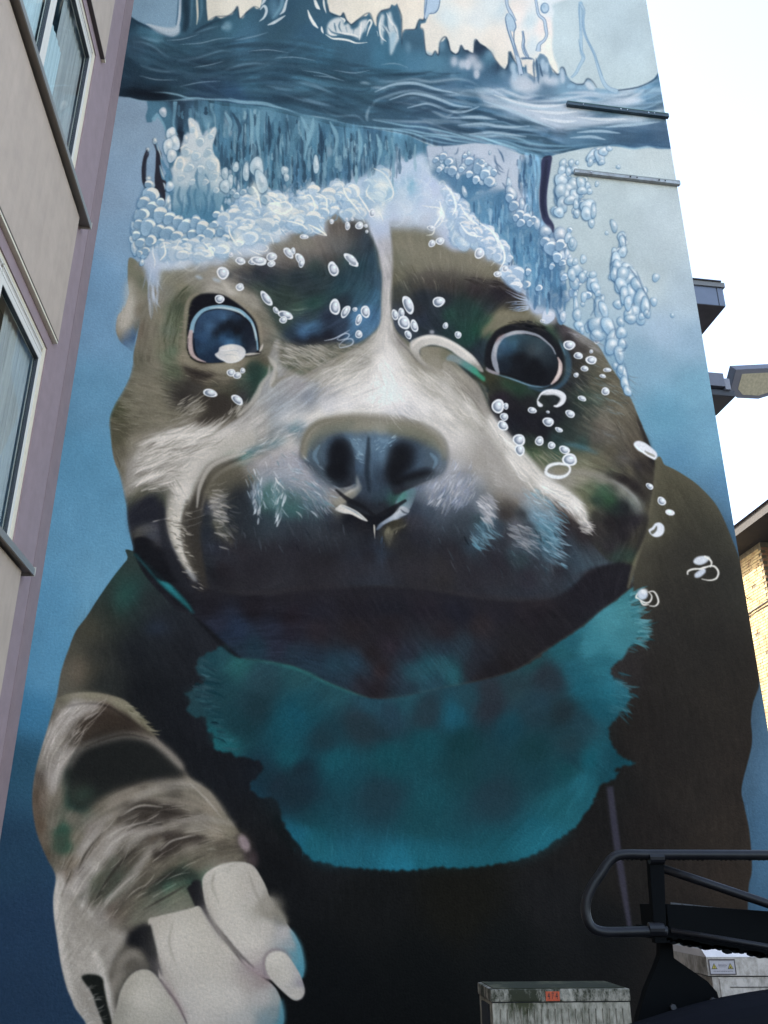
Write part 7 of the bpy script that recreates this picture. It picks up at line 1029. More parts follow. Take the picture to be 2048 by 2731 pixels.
lines('2f5378',.7,1.3,"F:505,400 500,450 515,520;F:545,320 515,350;F:690,310 670,330;I:930,120 960,190 990,250;I:1100,60 1120,120 1145,190 1190,270 1200,340 1170,400;I:745,420 750,500 800,560;I:920,420 945,500 935,560;I:1000,560 1025,600 1010,650 960,660;I:770,250 800,320 760,400;I:820,230 850,250;F:990,750 1020,800 1020,850;F:925,910 915,960 925,1040;F:1040,1000 1080,1050 1130,1130;I:1010,740 1040,850 1050,940",(3,8,8,3))
rings("I:768,722,40,28,10",fillop=.3)
hairs("I:560,480 650,520 800,560 830,660 700,600 600,540",60,dirfield("I:700,560,200"),['8a8a94','a5a5ad'],ln=(10,26),w=(1.2,3),op=.3)
# clearer lights on the blaze and cheek, over the brushed fur
def glow(s,c,op,soft=.5): dabs(s,c,op,soft)
glow("H:640,900,230,150 640,720,90,160 560,1000,260,100 760,1000,220,110,20 1000,1090,160,60,30 260,1060,120,60","e6e4e6",.50,.6)
glow("H:640,450,34,160 655,250,24,130 600,620,60,50,-30","c9c6c6",.45,.5)
glow("J:900,160,150,46,-12 700,170,130,40,-6 560,200,110,26,-8 660,600,40,110,20 720,420,50,90,35 820,300,80,50,-40","d6d2ce",.55,.5)
glow("L:230,400,120,50,48 480,570,110,44,35 640,680,70,40,48","dedbd8",.55,.5)
glow("K:1300,230,120,80 1150,120,120,40,25 80,60,80,40","d2cfce",.4,.6)
hairs("H:150,800 560,700 700,760 1000,900 1200,1100 900,1120 500,1100 200,1000",200,hf,['efeeee','dedcdb','b9b6b2'],ln=(26,70),w=(1.5,3.5),op=.4)
hairs("J:350,250 500,160 850,120 880,180 700,350 500,420 350,420",130,hf,['cfcbc6','dedbd7','8a857a'],ln=(30,70),w=(2,4.5),op=.5)
hairs("J:280,560 420,470 620,420 700,450 620,560 400,540",70,hf,['cfcbc6','b9b5ae'],ln=(30,60),w=(2,4.5),op=.55)
hairs("L:150,330 420,540 620,650 700,760 560,700 400,600 250,500",80,hf,['e3e1df','c9c6c2'],ln=(26,60),w=(2,4),op=.5)
lines('d9d6d2',.8,2,"J:300,440 420,400 560,330;J:260,550 380,490 520,450;J:330,240 480,190 640,170 800,160",(4,18,20,8))

# ------------------------------------------------------------- finish: tone, spray grain
lum=IMG@np.array([.30,.59,.11],np.float32)
IMG[:]=lum[:,:,None]+(IMG-lum[:,:,None])*.80
IMG*=(1+.01*np.clip((lum-.55)/.25,0,1)-.03*np.clip((.36-lum)/.3,0,1))[:,:,None]
IMG*=(1+.10*np.exp(-((lum-.38)/.12)**2))[:,:,None]
# olive paint a touch greyer than first mixed
warm=np.clip((IMG[:,:,0]-IMG[:,:,2])*5,0,1)[:,:,None]; lum=(IMG@np.array([.30,.59,.11],np.float32))[:,:,None]; IMG+=(lum-IMG)*warm*.55
IMG+=((noise(CH,CW,1.7)-.5)*.018+(noise(CH,CW,3.1)-.5)*.014)[:,:,None]
IMG*=(1+(fbm(CH,CW,26,4)-.5)*.05)[:,:,None]
np.clip(IMG,0,1,out=IMG)

# ================================================================== geometry helpers
COL = scene.collection
def mat(name, color=(.5,.5,.5), rough=.8, metal=0.0, spec=.5, noise_amt=0, nscale=8, bump=0, bscale=60, color2=None, stretch=None, coat=0, streak=0):
    m = bpy.data.materials.new(name); m.use_nodes = True; nt = m.node_tree; b = nt.nodes['Principled BSDF']
    b.inputs['Base Color'].default_value = (*color, 1); b.inputs['Roughness'].default_value = rough
    b.inputs['Metallic'].default_value = metal; b.inputs['Specular IOR Level'].default_value = spec
    b.inputs['Coat Weight'].default_value = coat
    tc = nt.nodes.new('ShaderNodeTexCoord'); src = tc.outputs['Object']
    if stretch:
        mp = nt.nodes.new('ShaderNodeMapping'); mp.inputs['Scale'].default_value = stretch
        nt.links.new(src, mp.inputs[0]); src = mp.outputs[0]
    if noise_amt or color2:
        n = nt.nodes.new('ShaderNodeTexNoise'); n.inputs['Scale'].default_value = nscale; n.inputs['Detail'].default_value = 7; n.inputs['Roughness'].default_value = .65
        nt.links.new(src, n.inputs['Vector'])
        r = nt.nodes.new('ShaderNodeValToRGB'); r.color_ramp.elements[0].position = .35; r.color_ramp.elements[1].position = .68
        c2 = color2 or tuple(min(1, v*(1+noise_amt)) for v in color)
        c1 = color if color2 else tuple(v*(1-noise_amt) for v in color)
        r.color_ramp.elements[0].color = (*c1, 1); r.color_ramp.elements[1].color = (*c2, 1)
        nt.links.new(n.outputs['Fac'], r.inputs[0]); nt.links.new(r.outputs[0], b.inputs['Base Color'])
    if streak:
        mp2 = nt.nodes.new('ShaderNodeMapping'); mp2.inputs['Scale'].default_value = (9, 9, .35); nt.links.new(tc.outputs['Object'], mp2.inputs[0])
        n4 = nt.nodes.new('ShaderNodeTexNoise'); n4.inputs['Scale'].default_value = 1.0; n4.inputs['Detail'].default_value = 6; nt.links.new(mp2.outputs[0], n4.inputs[0])
        m4 = nt.nodes.new('ShaderNodeMapRange'); m4.inputs[1].default_value = .45; m4.inputs[2].default_value = .75; m4.inputs[3].default_value = 1; m4.inputs[4].default_value = 1-streak; nt.links.new(n4.outputs['Fac'], m4.inputs[0])
        v4 = nt.nodes.new('ShaderNodeVectorMath'); v4.operation = 'SCALE'; nt.links.new(r.outputs[0], v4.inputs[0]); nt.links.new(m4.outputs[0], v4.inputs['Scale']); nt.links.new(v4.outputs[0], b.inputs['Base Color'])
    if bump:
        n2 = nt.nodes.new('ShaderNodeTexNoise'); n2.inputs['Scale'].default_value = bscale; n2.inputs['Detail'].default_value = 5
        nt.links.new(tc.outputs['Object'], n2.inputs['Vector'])
        bp = nt.nodes.new('ShaderNodeBump'); bp.inputs['Strength'].default_value = bump; bp.inputs['Distance'].default_value = .01
        nt.links.new(n2.outputs['Fac'], bp.inputs['Height']); nt.links.new(bp.outputs[0], b.inputs['Normal'])
    return m
def empty(name, loc, rz=0, label=None, cat=None, group=None):
    o = bpy.data.objects.new(name, None); COL.objects.link(o); o.location = loc; o.rotation_euler = (0, 0, rz)
    o.empty_display_size = .2
    if label: o['label'] = label
    if cat: o['category'] = cat
    if group: o['group'] = group
    return o
def link(name, me, m, parent=None, **props):
    o = bpy.data.objects.new(name, me); COL.objects.link(o)
    if m is not None and not me.materials: me.materials.append(m)
    if parent: o.parent = parent
    for k, v in props.items(): o[k] = v
    return o
class MB:
    def __init__(s): s.v = []; s.f = []
    def add(s, v, f):
        n = len(s.v); s.v += [tuple(a) for a in v]; s.f += [tuple(i+n for i in q) for q in f]; return s
    def box(s, x0, x1, y0, y1, z0, z1):
        return s.add([(x0,y0,z0),(x1,y0,z0),(x1,y1,z0),(x0,y1,z0),(x0,y0,z1),(x1,y0,z1),(x1,y1,z1),(x0,y1,z1)],
            [(0,3,2,1),(4,5,6,7),(0,1,5,4),(1,2,6,5),(2,3,7,6),(3,0,4,7)])
    def hull8(s, a, b):      # two quads (front a, back b), each 4 points in matching order
        return s.add(list(a)+list(b), [(3,2,1,0),(4,5,6,7)]+[(i,(i+1)%4,4+(i+1)%4,4+i) for i in range(4)])
    def prism(s, a, b):
        n = len(a); return s.add(list(a)+list(b), [tuple(range(n))[::-1], tuple(range(n, 2*n))]+[(i,(i+1)%n,n+(i+1)%n,n+i) for i in range(n)])
    def tube(s, pts, r, n=12, closed=False):
        pts = [Vector(p) for p in pts]; rings = []; up = None
        for i, p in enumerate(pts):
            t = (pts[min(i+1, len(pts)-1)]-pts[max(i-1, 0)]).normalized()
            a = t.orthogonal().normalized() if up is None else (up-t*up.dot(t)).normalized(); up = a; b = t.cross(a)
            rr = r[i] if hasattr(r, '__len__') else r
            rings.append([p+a*rr*math.cos(2*math.pi*k/n)+b*rr*math.sin(2*math.pi*k/n) for k in range(n)])
        v = [q for g in rings for q in g]; f = []
        for i in range(len(rings)-1):
            for k in range(n): f.append((i*n+k, i*n+(k+1)%n, (i+1)*n+(k+1)%n, (i+1)*n+k))
        f.append(tuple(range(n))[::-1]); f.append(tuple((len(rings)-1)*n+k for k in range(n)))
        return s.add(v, f)
    def mesh(s, name, bevel=0, smooth=False, seg=2):
        me = bpy.data.meshes.new(name); me.from_pydata(s.v, [], s.f)
        bm = bmesh.new(); bm.from_mesh(me); bmesh.ops.recalc_face_normals(bm, faces=bm.faces)
        if bevel: bmesh.ops.bevel(bm, geom=[e for e in bm.edges], offset=bevel, segments=seg, affect='EDGES', profile=.7, clamp_overlap=True)
        bm.to_mesh(me); bm.free()
        if smooth:
            for p in me.polygons: p.use_smooth = True
        return me
    def build(s, name, m, parent=None, bevel=0, smooth=False, **props): return link(name, s.mesh(name, bevel, smooth), m, parent, **props)
def spline(pts, n=8):
    out = []; P = [Vector(p) for p in pts]; q = [2*P[0]-P[1]]+P+[2*P[-1]-P[-2]]
    for i in range(1, len(q)-2):
        a, b, c, d = q[i-1:i+3]
        for k in range(n):
            t = k/n; out.append(.5*((2*b)+(-a+c)*t+(2*a-5*b+4*c-d)*t*t+(-a+3*b-3*c+d)*t**3))
    return out+[P[-1]]
# ================================================================== the setting
AW = math.radians(8.5); LX, LY = -3.865, 9.5                       # left foot of the mural wall, its heading
MW = Matrix.Translation((LX, LY, 0)) @ Matrix.Rotation(AW, 4, 'Z')  # local: x along the wall, y behind it, z up
WALL_W, WALL_H = 8.545, 16.6
asph = mat('asphalt', (.05,.05,.052), .9, noise_amt=.25, nscale=30, bump=.5, bscale=180)
g = MB(); g.add([(-400,-400,0),(400,-400,0),(400,400,0),(-400,400,0)], [(0,1,2,3)]); g.build('ground', asph, kind='structure')
pav = mat('pavement', (.16,.155,.15), .9, noise_amt=.2, nscale=14, bump=.4, bscale=90)
MB().box(-3.6, 5.3, 6.75, 9.35, .0, .12).build('pavement', pav, kind='structure', bevel=.012)
# ---- mural building
build1 = empty('mural_building', (LX, LY, 0), AW, 'tall rendered gable wall painted with a diving puppy under water', 'building')
# bake the cartoon, surveyed from the photograph, onto the wall plane: texel (u, z) -> survey pixel
TW, TH_ = 1400, 2720
uu = (np.arange(TW)+.5)/TW*WALL_W; zz = (np.arange(TH_)+.5)/TH_*WALL_H
U, Z = np.meshgrid(uu, zz)
X = LX+U*math.cos(AW); Y = LY+U*math.sin(AW); H = Z-1.6
dep = Y*math.cos(PITCH)+H*math.sin(PITCH); upc = -Y*math.sin(PITCH)+H*math.cos(PITCH)
PX = 1024+FPX*X/dep; PY = 1365.5-FPX*upc/dep
cx = np.clip((PX-CX0)*CS, 0, CW-2); cy = np.clip((PY-CY0)*CS, 0, CH-2)
x0 = cx.astype(int); y0 = cy.astype(int); fx = (cx-x0)[..., None]; fy = (cy-y0)[..., None]
T = (IMG[y0, x0]*(1-fx)+IMG[y0, x0+1]*fx)*(1-fy)+(IMG[y0+1, x0]*(1-fx)+IMG[y0+1, x0+1]*fx)*fy
lin = np.where(T <= .04045, T/12.92, ((T+.055)/1.055)**2.4)
# measured daylight on the shaded wall turns seen colour into paint colour
LIGHT = np.array(LIGHT_RGB)[None, None, :]*(LIGHT_Z[0]+LIGHT_Z[1]*(Z/10)+LIGHT_Z[2]*(Z/10)**2)[..., None]
ALB = np.clip(lin/LIGHT, .004, .92)
ALB = np.where(ALB <= .0031308, ALB*12.92, 1.055*ALB**(1/2.4)-.055)
img = bpy.data.images.new('mural_paint', TW, TH_, alpha=False)
buf = np.ones((TH_, TW, 4), np.float32); buf[:, :, :3] = ALB
img.pixels.foreach_set(buf.ravel()); img.update(); img.pack()
mm = bpy.data.materials.new('painted_render'); mm.use_nodes = True; nt = mm.node_tree; pb = nt.nodes['Principled BSDF']
ti = nt.nodes.new('ShaderNodeTexImage'); ti.image = img; ti.interpolation = 'Cubic'; ti.extension = 'EXTEND'
uvn = nt.nodes.new('ShaderNodeUVMap'); uvn.uv_map = 'UVMap'; nt.links.new(uvn.outputs[0], ti.inputs[0])
tc = nt.nodes.new('ShaderNodeTexCoord')
gn = nt.nodes.new('ShaderNodeTexNoise'); gn.inputs['Scale'].default_value = 32; gn.inputs['Detail'].default_value = 4; nt.links.new(tc.outputs['Object'], gn.inputs['Vector'])
mr = nt.nodes.new('ShaderNodeMapRange'); mr.inputs[1].default_value = .3; mr.inputs[2].default_value = .7; mr.inputs[3].default_value = .93; mr.inputs[4].default_value = 1.07
nt.links.new(gn.outputs['Fac'], mr.inputs[0])
mx = nt.nodes.new('ShaderNodeVectorMath'); mx.operation = 'SCALE'; nt.links.new(ti.outputs[0], mx.inputs[0]); nt.links.new(mr.outputs[0], mx.inputs['Scale'])
nt.links.new(mx.outputs[0], pb.inputs['Base Color']); pb.inputs['Roughness'].default_value = .85; pb.inputs['Specular IOR Level'].default_value = .06
bn = nt.nodes.new('ShaderNodeTexNoise'); bn.inputs['Scale'].default_value = 42; bn.inputs['Detail'].default_value = 5; nt.links.new(tc.outputs['Object'], bn.inputs['Vector'])
bb = nt.nodes.new('ShaderNodeBump'); bb.inputs['Strength'].default_value = .45; bb.inputs['Distance'].default_value = .012
nt.links.new(bn.outputs['Fac'], bb.inputs['Height']); nt.links.new(bb.outputs[0], pb.inputs['Normal'])
# front face as a gently uneven grid, slots left for nothing: one continuous rendered skin
NX, NZ = 48, 92
vs = []; fs = []
for j in range(NZ+1):
    for i in range(NX+1):
        e = 0 if i in (0, NX) or j in (0, NZ) else (random.random()-.5)*.003
        vs.append((WALL_W*i/NX, e, WALL_H*j/NZ))
for j in range(NZ):
    for i in range(NX): a = j*(NX+1)+i; fs.append((a, a+1, a+NX+2, a+NX+1))
me = bpy.data.meshes.new('painted_wall'); me.from_pydata(vs, [], fs); uvl = me.uv_layers.new(name='UVMap')
co = np.array(vs)[[l.vertex_index for l in me.loops]]
uvl.data.foreach_set('uv', np.c_[co[:, 0]/WALL_W, co[:, 2]/WALL_H].ravel())
for p in me.polygons: p.use_smooth = True
link('painted_wall', me, mm, build1, label='diving puppy mural in blue, white and olive spray paint')
render_grey = mat('side_render', (.42,.47,.52), .9, noise_amt=.08, nscale=4, bump=.3)
MB().box(0, WALL_W, .006, 3.6, 0, WALL_H).build('wall', render_grey, build1)
zinc = mat('zinc_coping', (.25,.26,.27), .5, metal=.7)
MB().box(-.04, WALL_W+.05, -.05, 3.65, WALL_H, WALL_H+.06).build('coping', zinc, build1)
# steel channels crossing the right edge
ch_dark = mat('painted_channel_blue', (.035,.06,.075), .6, noise_amt=.3, nscale=9)
ch_pale = mat('painted_channel_pale', (.40,.42,.42), .6, color2=(.22,.21,.20), nscale=7)
dark_gap = mat('dark_gap', (.02,.02,.022), .9); bolt_m = mat('galvanised_bolt', (.55,.55,.54), .4, metal=.8)
for (u0, zt, hh, pm, lab) in ((6.86, 13.2, .072, ch_dark, 'upper channel painted dark blue'), (6.86, 11.79, .072, ch_pale, 'lower channel painted pale grey')):
    c = MB().box(u0, WALL_W+.03, -.06, -.002, zt-hh, zt).build('steel_channel', pm, build1, bevel=.003, label=lab)
    MB().box(u0+.01, WALL_W+.02, -.065, -.058, zt-.012, zt+.002).build('top_flange', mat('flange_edge', (.45,.47,.42) if pm is ch_pale else (.12,.2,.18), .6), c)
    for k, bu in enumerate((7.12, 7.75, 7.86, 8.22, 8.32)):
        MB().tube([(bu, -.06, zt-hh*.6), (bu, -.073, zt-hh*.6)], .012 if k % 2 else .009, 8).build('bolt', dark_gap if (pm is ch_pale and k) else bolt_m, c)
# projecting roof canopy at the back right of the building
fas = mat('fascia_sheet', (.13,.15,.20), .55, noise_amt=.06, nscale=5); trim = mat('eave_trim', (.16,.15,.14), .6); soff = mat('soffit_board', (.05,.042,.042), .85, noise_amt=.15)
can = empty('roof_canopy_root', (0,0,0)); bpy.data.objects.remove(can)
o0, o1 = 1.0, 2.35
cz0, cz1 = 10.31, 10.66
cn = MB().box(WALL_W+.002, 9.66, o0, o1, cz0, cz1).build('roof_canopy', fas, build1)
MB().box(WALL_W+.002, 9.69, o0-.03, o1, cz1, cz1+.09).build('eave_trim', trim, cn)
MB().box(WALL_W+.002, 9.63, o0-.05, o1, cz1+.093, cz1+.115).build('roof_edge', soff, cn)
MB().box(WALL_W+.003, 9.655, o0+.004, o1-.004, cz0-.012, cz0-.002).build('soffit', soff, cn)
MB().box(9.545, 9.556, o0-.004, o0-.0005, cz0, cz1).build('fascia_joint', dark_gap, cn)
# ---- floodlight on the side wall
fl = empty('floodlight', tuple(MW @ Vector((8.6, .5, 8.2))), AW, 'square floodlight with amber lens on bracket at the right edge of the mural', 'floodlight')
def FL(u, o, z): return (u-8.6, o-.5, z-8.2)
alu = mat('lamp_housing', (.11,.105,.12), .45, metal=.2, noise_amt=.08); dk = mat('lamp_dark', (.025,.025,.03), .6); lipm = mat('lamp_frame', (.20,.19,.21), .5)
lensm = mat('lamp_lens', (.60,.50,.33), .35, noise_amt=.18, nscale=26, coat=.4)
MB().box(*[0, .33], -.25, -.08, .09, .31).build('bracket', alu, fl, bevel=.006)
MB().box(-.055, .0, -.27, .05, .07, .33).build('mounting_plate', dk, fl, bevel=.004)
MB().box(-.05, .50, -.2, .38, -.035, .065).build('driver_box', dk, fl, bevel=.02)
MB().box(.335, .42, -.24, -.08, .05, .235).build('hinge', lipm, fl, bevel=.012)
fr = [FL(9.135,.25,8.595), FL(9.99,.25,8.72), FL(10.05,.42,8.62), FL(9.86,.60,8.45), FL(9.66,.62,8.36), FL(9.30,.60,8.34), FL(9.165,.42,8.30)]
cxx = sum((Vector(p) for p in fr), Vector())/len(fr)
nrm = (Vector(fr[1])-Vector(fr[0])).cross(Vector(fr[5])-Vector(fr[0])).normalized()
if nrm.z > 0: nrm = -nrm
fr = [tuple(Vector(p)-nrm*(Vector(p)-cxx).dot(nrm)) for p in fr]
fbk = [Vector(p)-nrm*.17 for p in fr]
body_ = MB().prism(fr, fbk).build('housing', alu, fl, bevel=.006)
rim_o = [Vector(p)+nrm*.004 for p in fr]; rim_i = [cxx+(Vector(p)-cxx)*.74+nrm*.004 for p in fr]; rim_d = [cxx+(Vector(p)-cxx)*.74-nrm*.035 for p in fr]
n7 = len(fr); rb = MB(); rb.add(rim_o+rim_i+rim_d, [(i, (i+1) % n7, n7+(i+1) % n7, n7+i) for i in range(n7)]+[(n7+i, n7+(i+1) % n7, 2*n7+(i+1) % n7, 2*n7+i) for i in range(n7)])
rb.build('front_frame', lipm, body_)
lb = MB(); lb.prism([p+nrm*.042 for p in rim_d], [p+nrm*.030 for p in rim_d]); lb.build('lens', lensm, body_)
# ---- brick house behind, lit by the sun
xv = (702-1024)/(FPX/math.cos(PITCH)); bd = Vector((xv, 1, 0)).normalized(); BA = math.atan2(bd.x, bd.y)
bh = empty('brick_house', (9.5, 21, 0), -BA, 'sunlit yellow brick house with dark eaves behind the right edge of the mural', 'house')
# local: y runs away from us along the wall, -x faces the alley
brk_m = bpy.data.materials.new('yellow_brick'); brk_m.use_nodes = True; nt = brk_m.node_tree; b = nt.nodes['Principled BSDF']
oi = nt.nodes.new('ShaderNodeTexCoord'); nn = nt.nodes.new('ShaderNodeTexNoise'); nn.inputs['Scale'].default_value = 3.7; nn.inputs['Detail'].default_value = 6; nt.links.new(oi.outputs['Object'], nn.inputs[0])
rp = nt.nodes.new('ShaderNodeValToRGB'); rp.color_ramp.elements[0].color = (.20,.12,.055,1); rp.color_ramp.elements[1].color = (.36,.26,.12,1); rp.color_ramp.elements[0].position = .3; rp.color_ramp.elements[1].position = .62
nt.links.new(nn.outputs['Fac'], rp.inputs[0]); nt.links.new(rp.outputs[0], b.inputs['Base Color']); b.inputs['Roughness'].default_value = .9
mort = mat('mortar', (.10,.08,.05), .95, noise_amt=.3)
hw = MB().box(.0, 8, -.05, 1.6, 0, 9.7).build('wall', mort, bh)
bk = MB(); gaps = MB()
for j in range(int((9.6-3.2)/.075)):
    zb = 3.2+j*.075; off_ = (.11 if j % 2 else 0)
    for i in range(7):
        yb = -.05+(.0 if j % 2 else -.11)+i*.22
        if yb < -.05 or yb > 1.4: continue
        if random.random() < .02: continue
        dx = random.uniform(.010, .022); bk.box(-dx, .002, yb, yb+.208, zb, zb+.062)
bk.build('brick_facing', brk_m, hw, kind='stuff')
eav = mat('eave_board', (.018,.014,.011), .8, noise_amt=.25, nscale=6)
MB().box(-.80, 8.3, -6.2, 1.75, 9.70, 9.92).build('eaves', eav, bh)
rf = MB(); rf.prism([(-.88,-6.3,9.93),(8.6,-6.3,9.93),(4,-6.3,12.2)], [(-.88,1.85,9.93),(8.6,1.85,9.93),(4,1.85,12.2)])
rfo = rf.build('roof', mat('roof_tiles', (.07,.05,.045), .85, noise_amt=.2, nscale=12, bump=.5, bscale=15), bh)
rb_m = mat('shaded_brick', (.22,.11,.055), .9, noise_amt=.35, nscale=9, stretch=(1,1,9))  # browner copy of the house brick, shade of the gable end put into its colour
gb = MB()
for j in range(85):
    zb = 3.2+j*.075
    for i in range(9): x_ = .01+(.11 if j % 2 else 0)+i*.22; gb.box(x_, x_+.208, -.05-random.uniform(.008, .016), -.048, zb, zb+.062)
gb.build('gable_brick_facing', rb_m, hw, kind='stuff')
cab_m = mat('old_cable', (.03,.028,.025), .7)
MB().tube(spline([(-.03, -3.0, 8.25), (-.04, -1.4, 8.18), (-.035, 0, 8.16), (-.04, 1.5, 8.10)], 8), .016, 6).build('cable', cab_m, bh)
MB().tube(spline([(-.03, -3.0, 8.15), (-.04, -1.0, 8.06), (-.035, .4, 8.07), (-.04, 1.5, 8.00)], 8), .012, 6).build('cable', cab_m, bh)
MB().tube([(-.01, .9, 8.5), (-.2, .75, 8.52), (-.05, .95, 8.62)], .012, 6).build('wall_hook', cab_m, bh)
# ---- apartment building on the left
xv = (790-1024)/(FPX/math.cos(PITCH)); fd = Vector((xv, 1, 0)).normalized(); FA = math.atan2(fd.x, fd.y)
ap = empty('apartment_building', (LX, LY, 0), -FA, 'mauve and beige rendered apartment block with white framed windows left of the mural', 'building')
# local: y = along the facade away from us (0 at the mural corner), +x faces the alley
mauve = mat('mauve_render', (.325,.225,.22), .9, noise_amt=.07, nscale=5, streak=.05, bump=.35, bscale=160)
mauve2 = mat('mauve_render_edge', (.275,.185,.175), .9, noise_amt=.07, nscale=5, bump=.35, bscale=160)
beige = mat('beige_render', (.50,.375,.285), .9, noise_amt=.06, nscale=4, streak=.06, bump=.35, bscale=160)
pvc = mat('window_pvc', (.82,.69,.50), .4, noise_amt=.04); pvc2 = mat('window_pvc_inner', (.80,.71,.60), .4)
brown = mat('brown_underside', (.085,.065,.055), .7); alum = mat('sill_aluminium', (.24,.20,.16), .5, metal=.1)
gasket = mat('gasket', (.05,.055,.06), .6); room = mat('room_dark', (.02,.022,.022), .9); grille_dark = mat('grille_shade', (.02,.018,.018), .5)
curt_a = mat('net_curtain', (.85,.86,.82), .9, stretch=(1,14,.2), color2=(.60,.64,.62), nscale=3); curt_b = mat('brown_drape', (.62,.54,.48), .9, stretch=(1,9,.2), color2=(.42,.37,.34), nscale=3)
gl = bpy.data.materials.new('window_glass'); gl.use_nodes = True; nt = gl.node_tree; nt.nodes.clear()
out = nt.nodes.new('ShaderNodeOutputMaterial'); mixs = nt.nodes.new('ShaderNodeMixShader'); trn = nt.nodes.new('ShaderNodeBsdfTransparent'); gls = nt.nodes.new('ShaderNodeBsdfGlossy'); frs = nt.nodes.new('ShaderNodeFresnel')
frs.inputs[0].default_value = 1.5; gls.inputs['Roughness'].default_value = .02; trn.inputs[0].default_value = (.92,.96,.96,1)
geo_ = nt.nodes.new('ShaderNodeNewGeometry'); inv = nt.nodes.new('ShaderNodeMath'); inv.operation = 'SUBTRACT'; inv.inputs[0].default_value = 1; nt.links.new(geo_.outputs['Backfacing'], inv.inputs[1])
mu = nt.nodes.new('ShaderNodeMath'); mu.operation = 'MULTIPLY'; nt.links.new(frs.outputs[0], mu.inputs[0]); nt.links.new(inv.outputs[0], mu.inputs[1])
nt.links.new(mu.outputs[0], mixs.inputs[0]); nt.links.new(trn.outputs[0], mixs.inputs[1]); nt.links.new(gls.outputs[0], mixs.inputs[2]); nt.links.new(mixs.outputs[0], out.inputs[0])
# openings: list of (y0, y1, z0, z1, mullions, storey label)
rows = [(4.70, 7.17), (9.27, 11.62), (13.85, 16.2)]
wins = []
for (z0, z1) in rows:
    ye = -1.09 if z0 < 5 else -1.19
    for k in range(3):
        y1 = ye-k*5.4; y0 = y1-4.5
        wins.append((y0, y1, z0, z1, k))
Y0, YM = -16.0, 0.0
W_ = MB()   # wall skin with openings cut out as boxes around them (0.3 m thick)
for (z0, z1), ye in zip(rows, (-1.09, -1.19, -1.19)):
    W_.box(-.3, 0, ye, 0, z0, z1)
    for k in range(3):
        yl = ye-k*5.4-4.5; yr = ye-(k+1)*5.4 if k < 2 else Y0
        W_.box(-.3, 0, yr, yl, z0, z1)
zs = [0, 4.70, 7.17, 9.27, 11.62, 13.85, 16.2, 18.0]
for a, b_ in ((0, 4.70), (7.17, 9.27), (11.62, 13.85), (16.2, 18.0)): W_.box(-.3, 0, Y0, 0, a, b_)
W_.build('wall', mauve, ap)
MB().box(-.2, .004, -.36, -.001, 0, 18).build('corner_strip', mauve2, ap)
for a, b_, ye in ((0, 4.62, -.87), (7.38, 9.17, -.94), (11.79, 13.78, -1.0), (16.4, 17.9, -1.0)):
    p = MB().box(.0, .055, Y0, ye, a, b_).build('spandrel_panel', beige, ap, bevel=.004)
    if a > 0: MB().box(.001, .053, Y0, ye-.004, a-.014, a-.001).build('panel_underside', brown, p)  # brown strip along the underside of the beige panel
for (z0, z1), ye in zip(rows, (-.72, -.72, -.8)):
    s_ = MB().box(-.05, .135, Y0, ye, z0-.05, z0-.005).build('window_sill', alum, ap, bevel=.003)
    MB().box(.125, .14, Y0+.01, ye+.004, z0-.075, z0-.0).build('drip_edge', mat('sill_edge', (.30,.28,.25), .45, metal=.3), s_)
    MB().box(-.05, .145, ye+.001, ye+.014, z0-.08, z0+.02).build('end_cap', mat('sill_cap', (.5,.45,.37), .5), s_)
    MB().box(.001, .05, Y0, ye-.22, z1+.165, z1+.2).build('head_trim', pvc, ap)
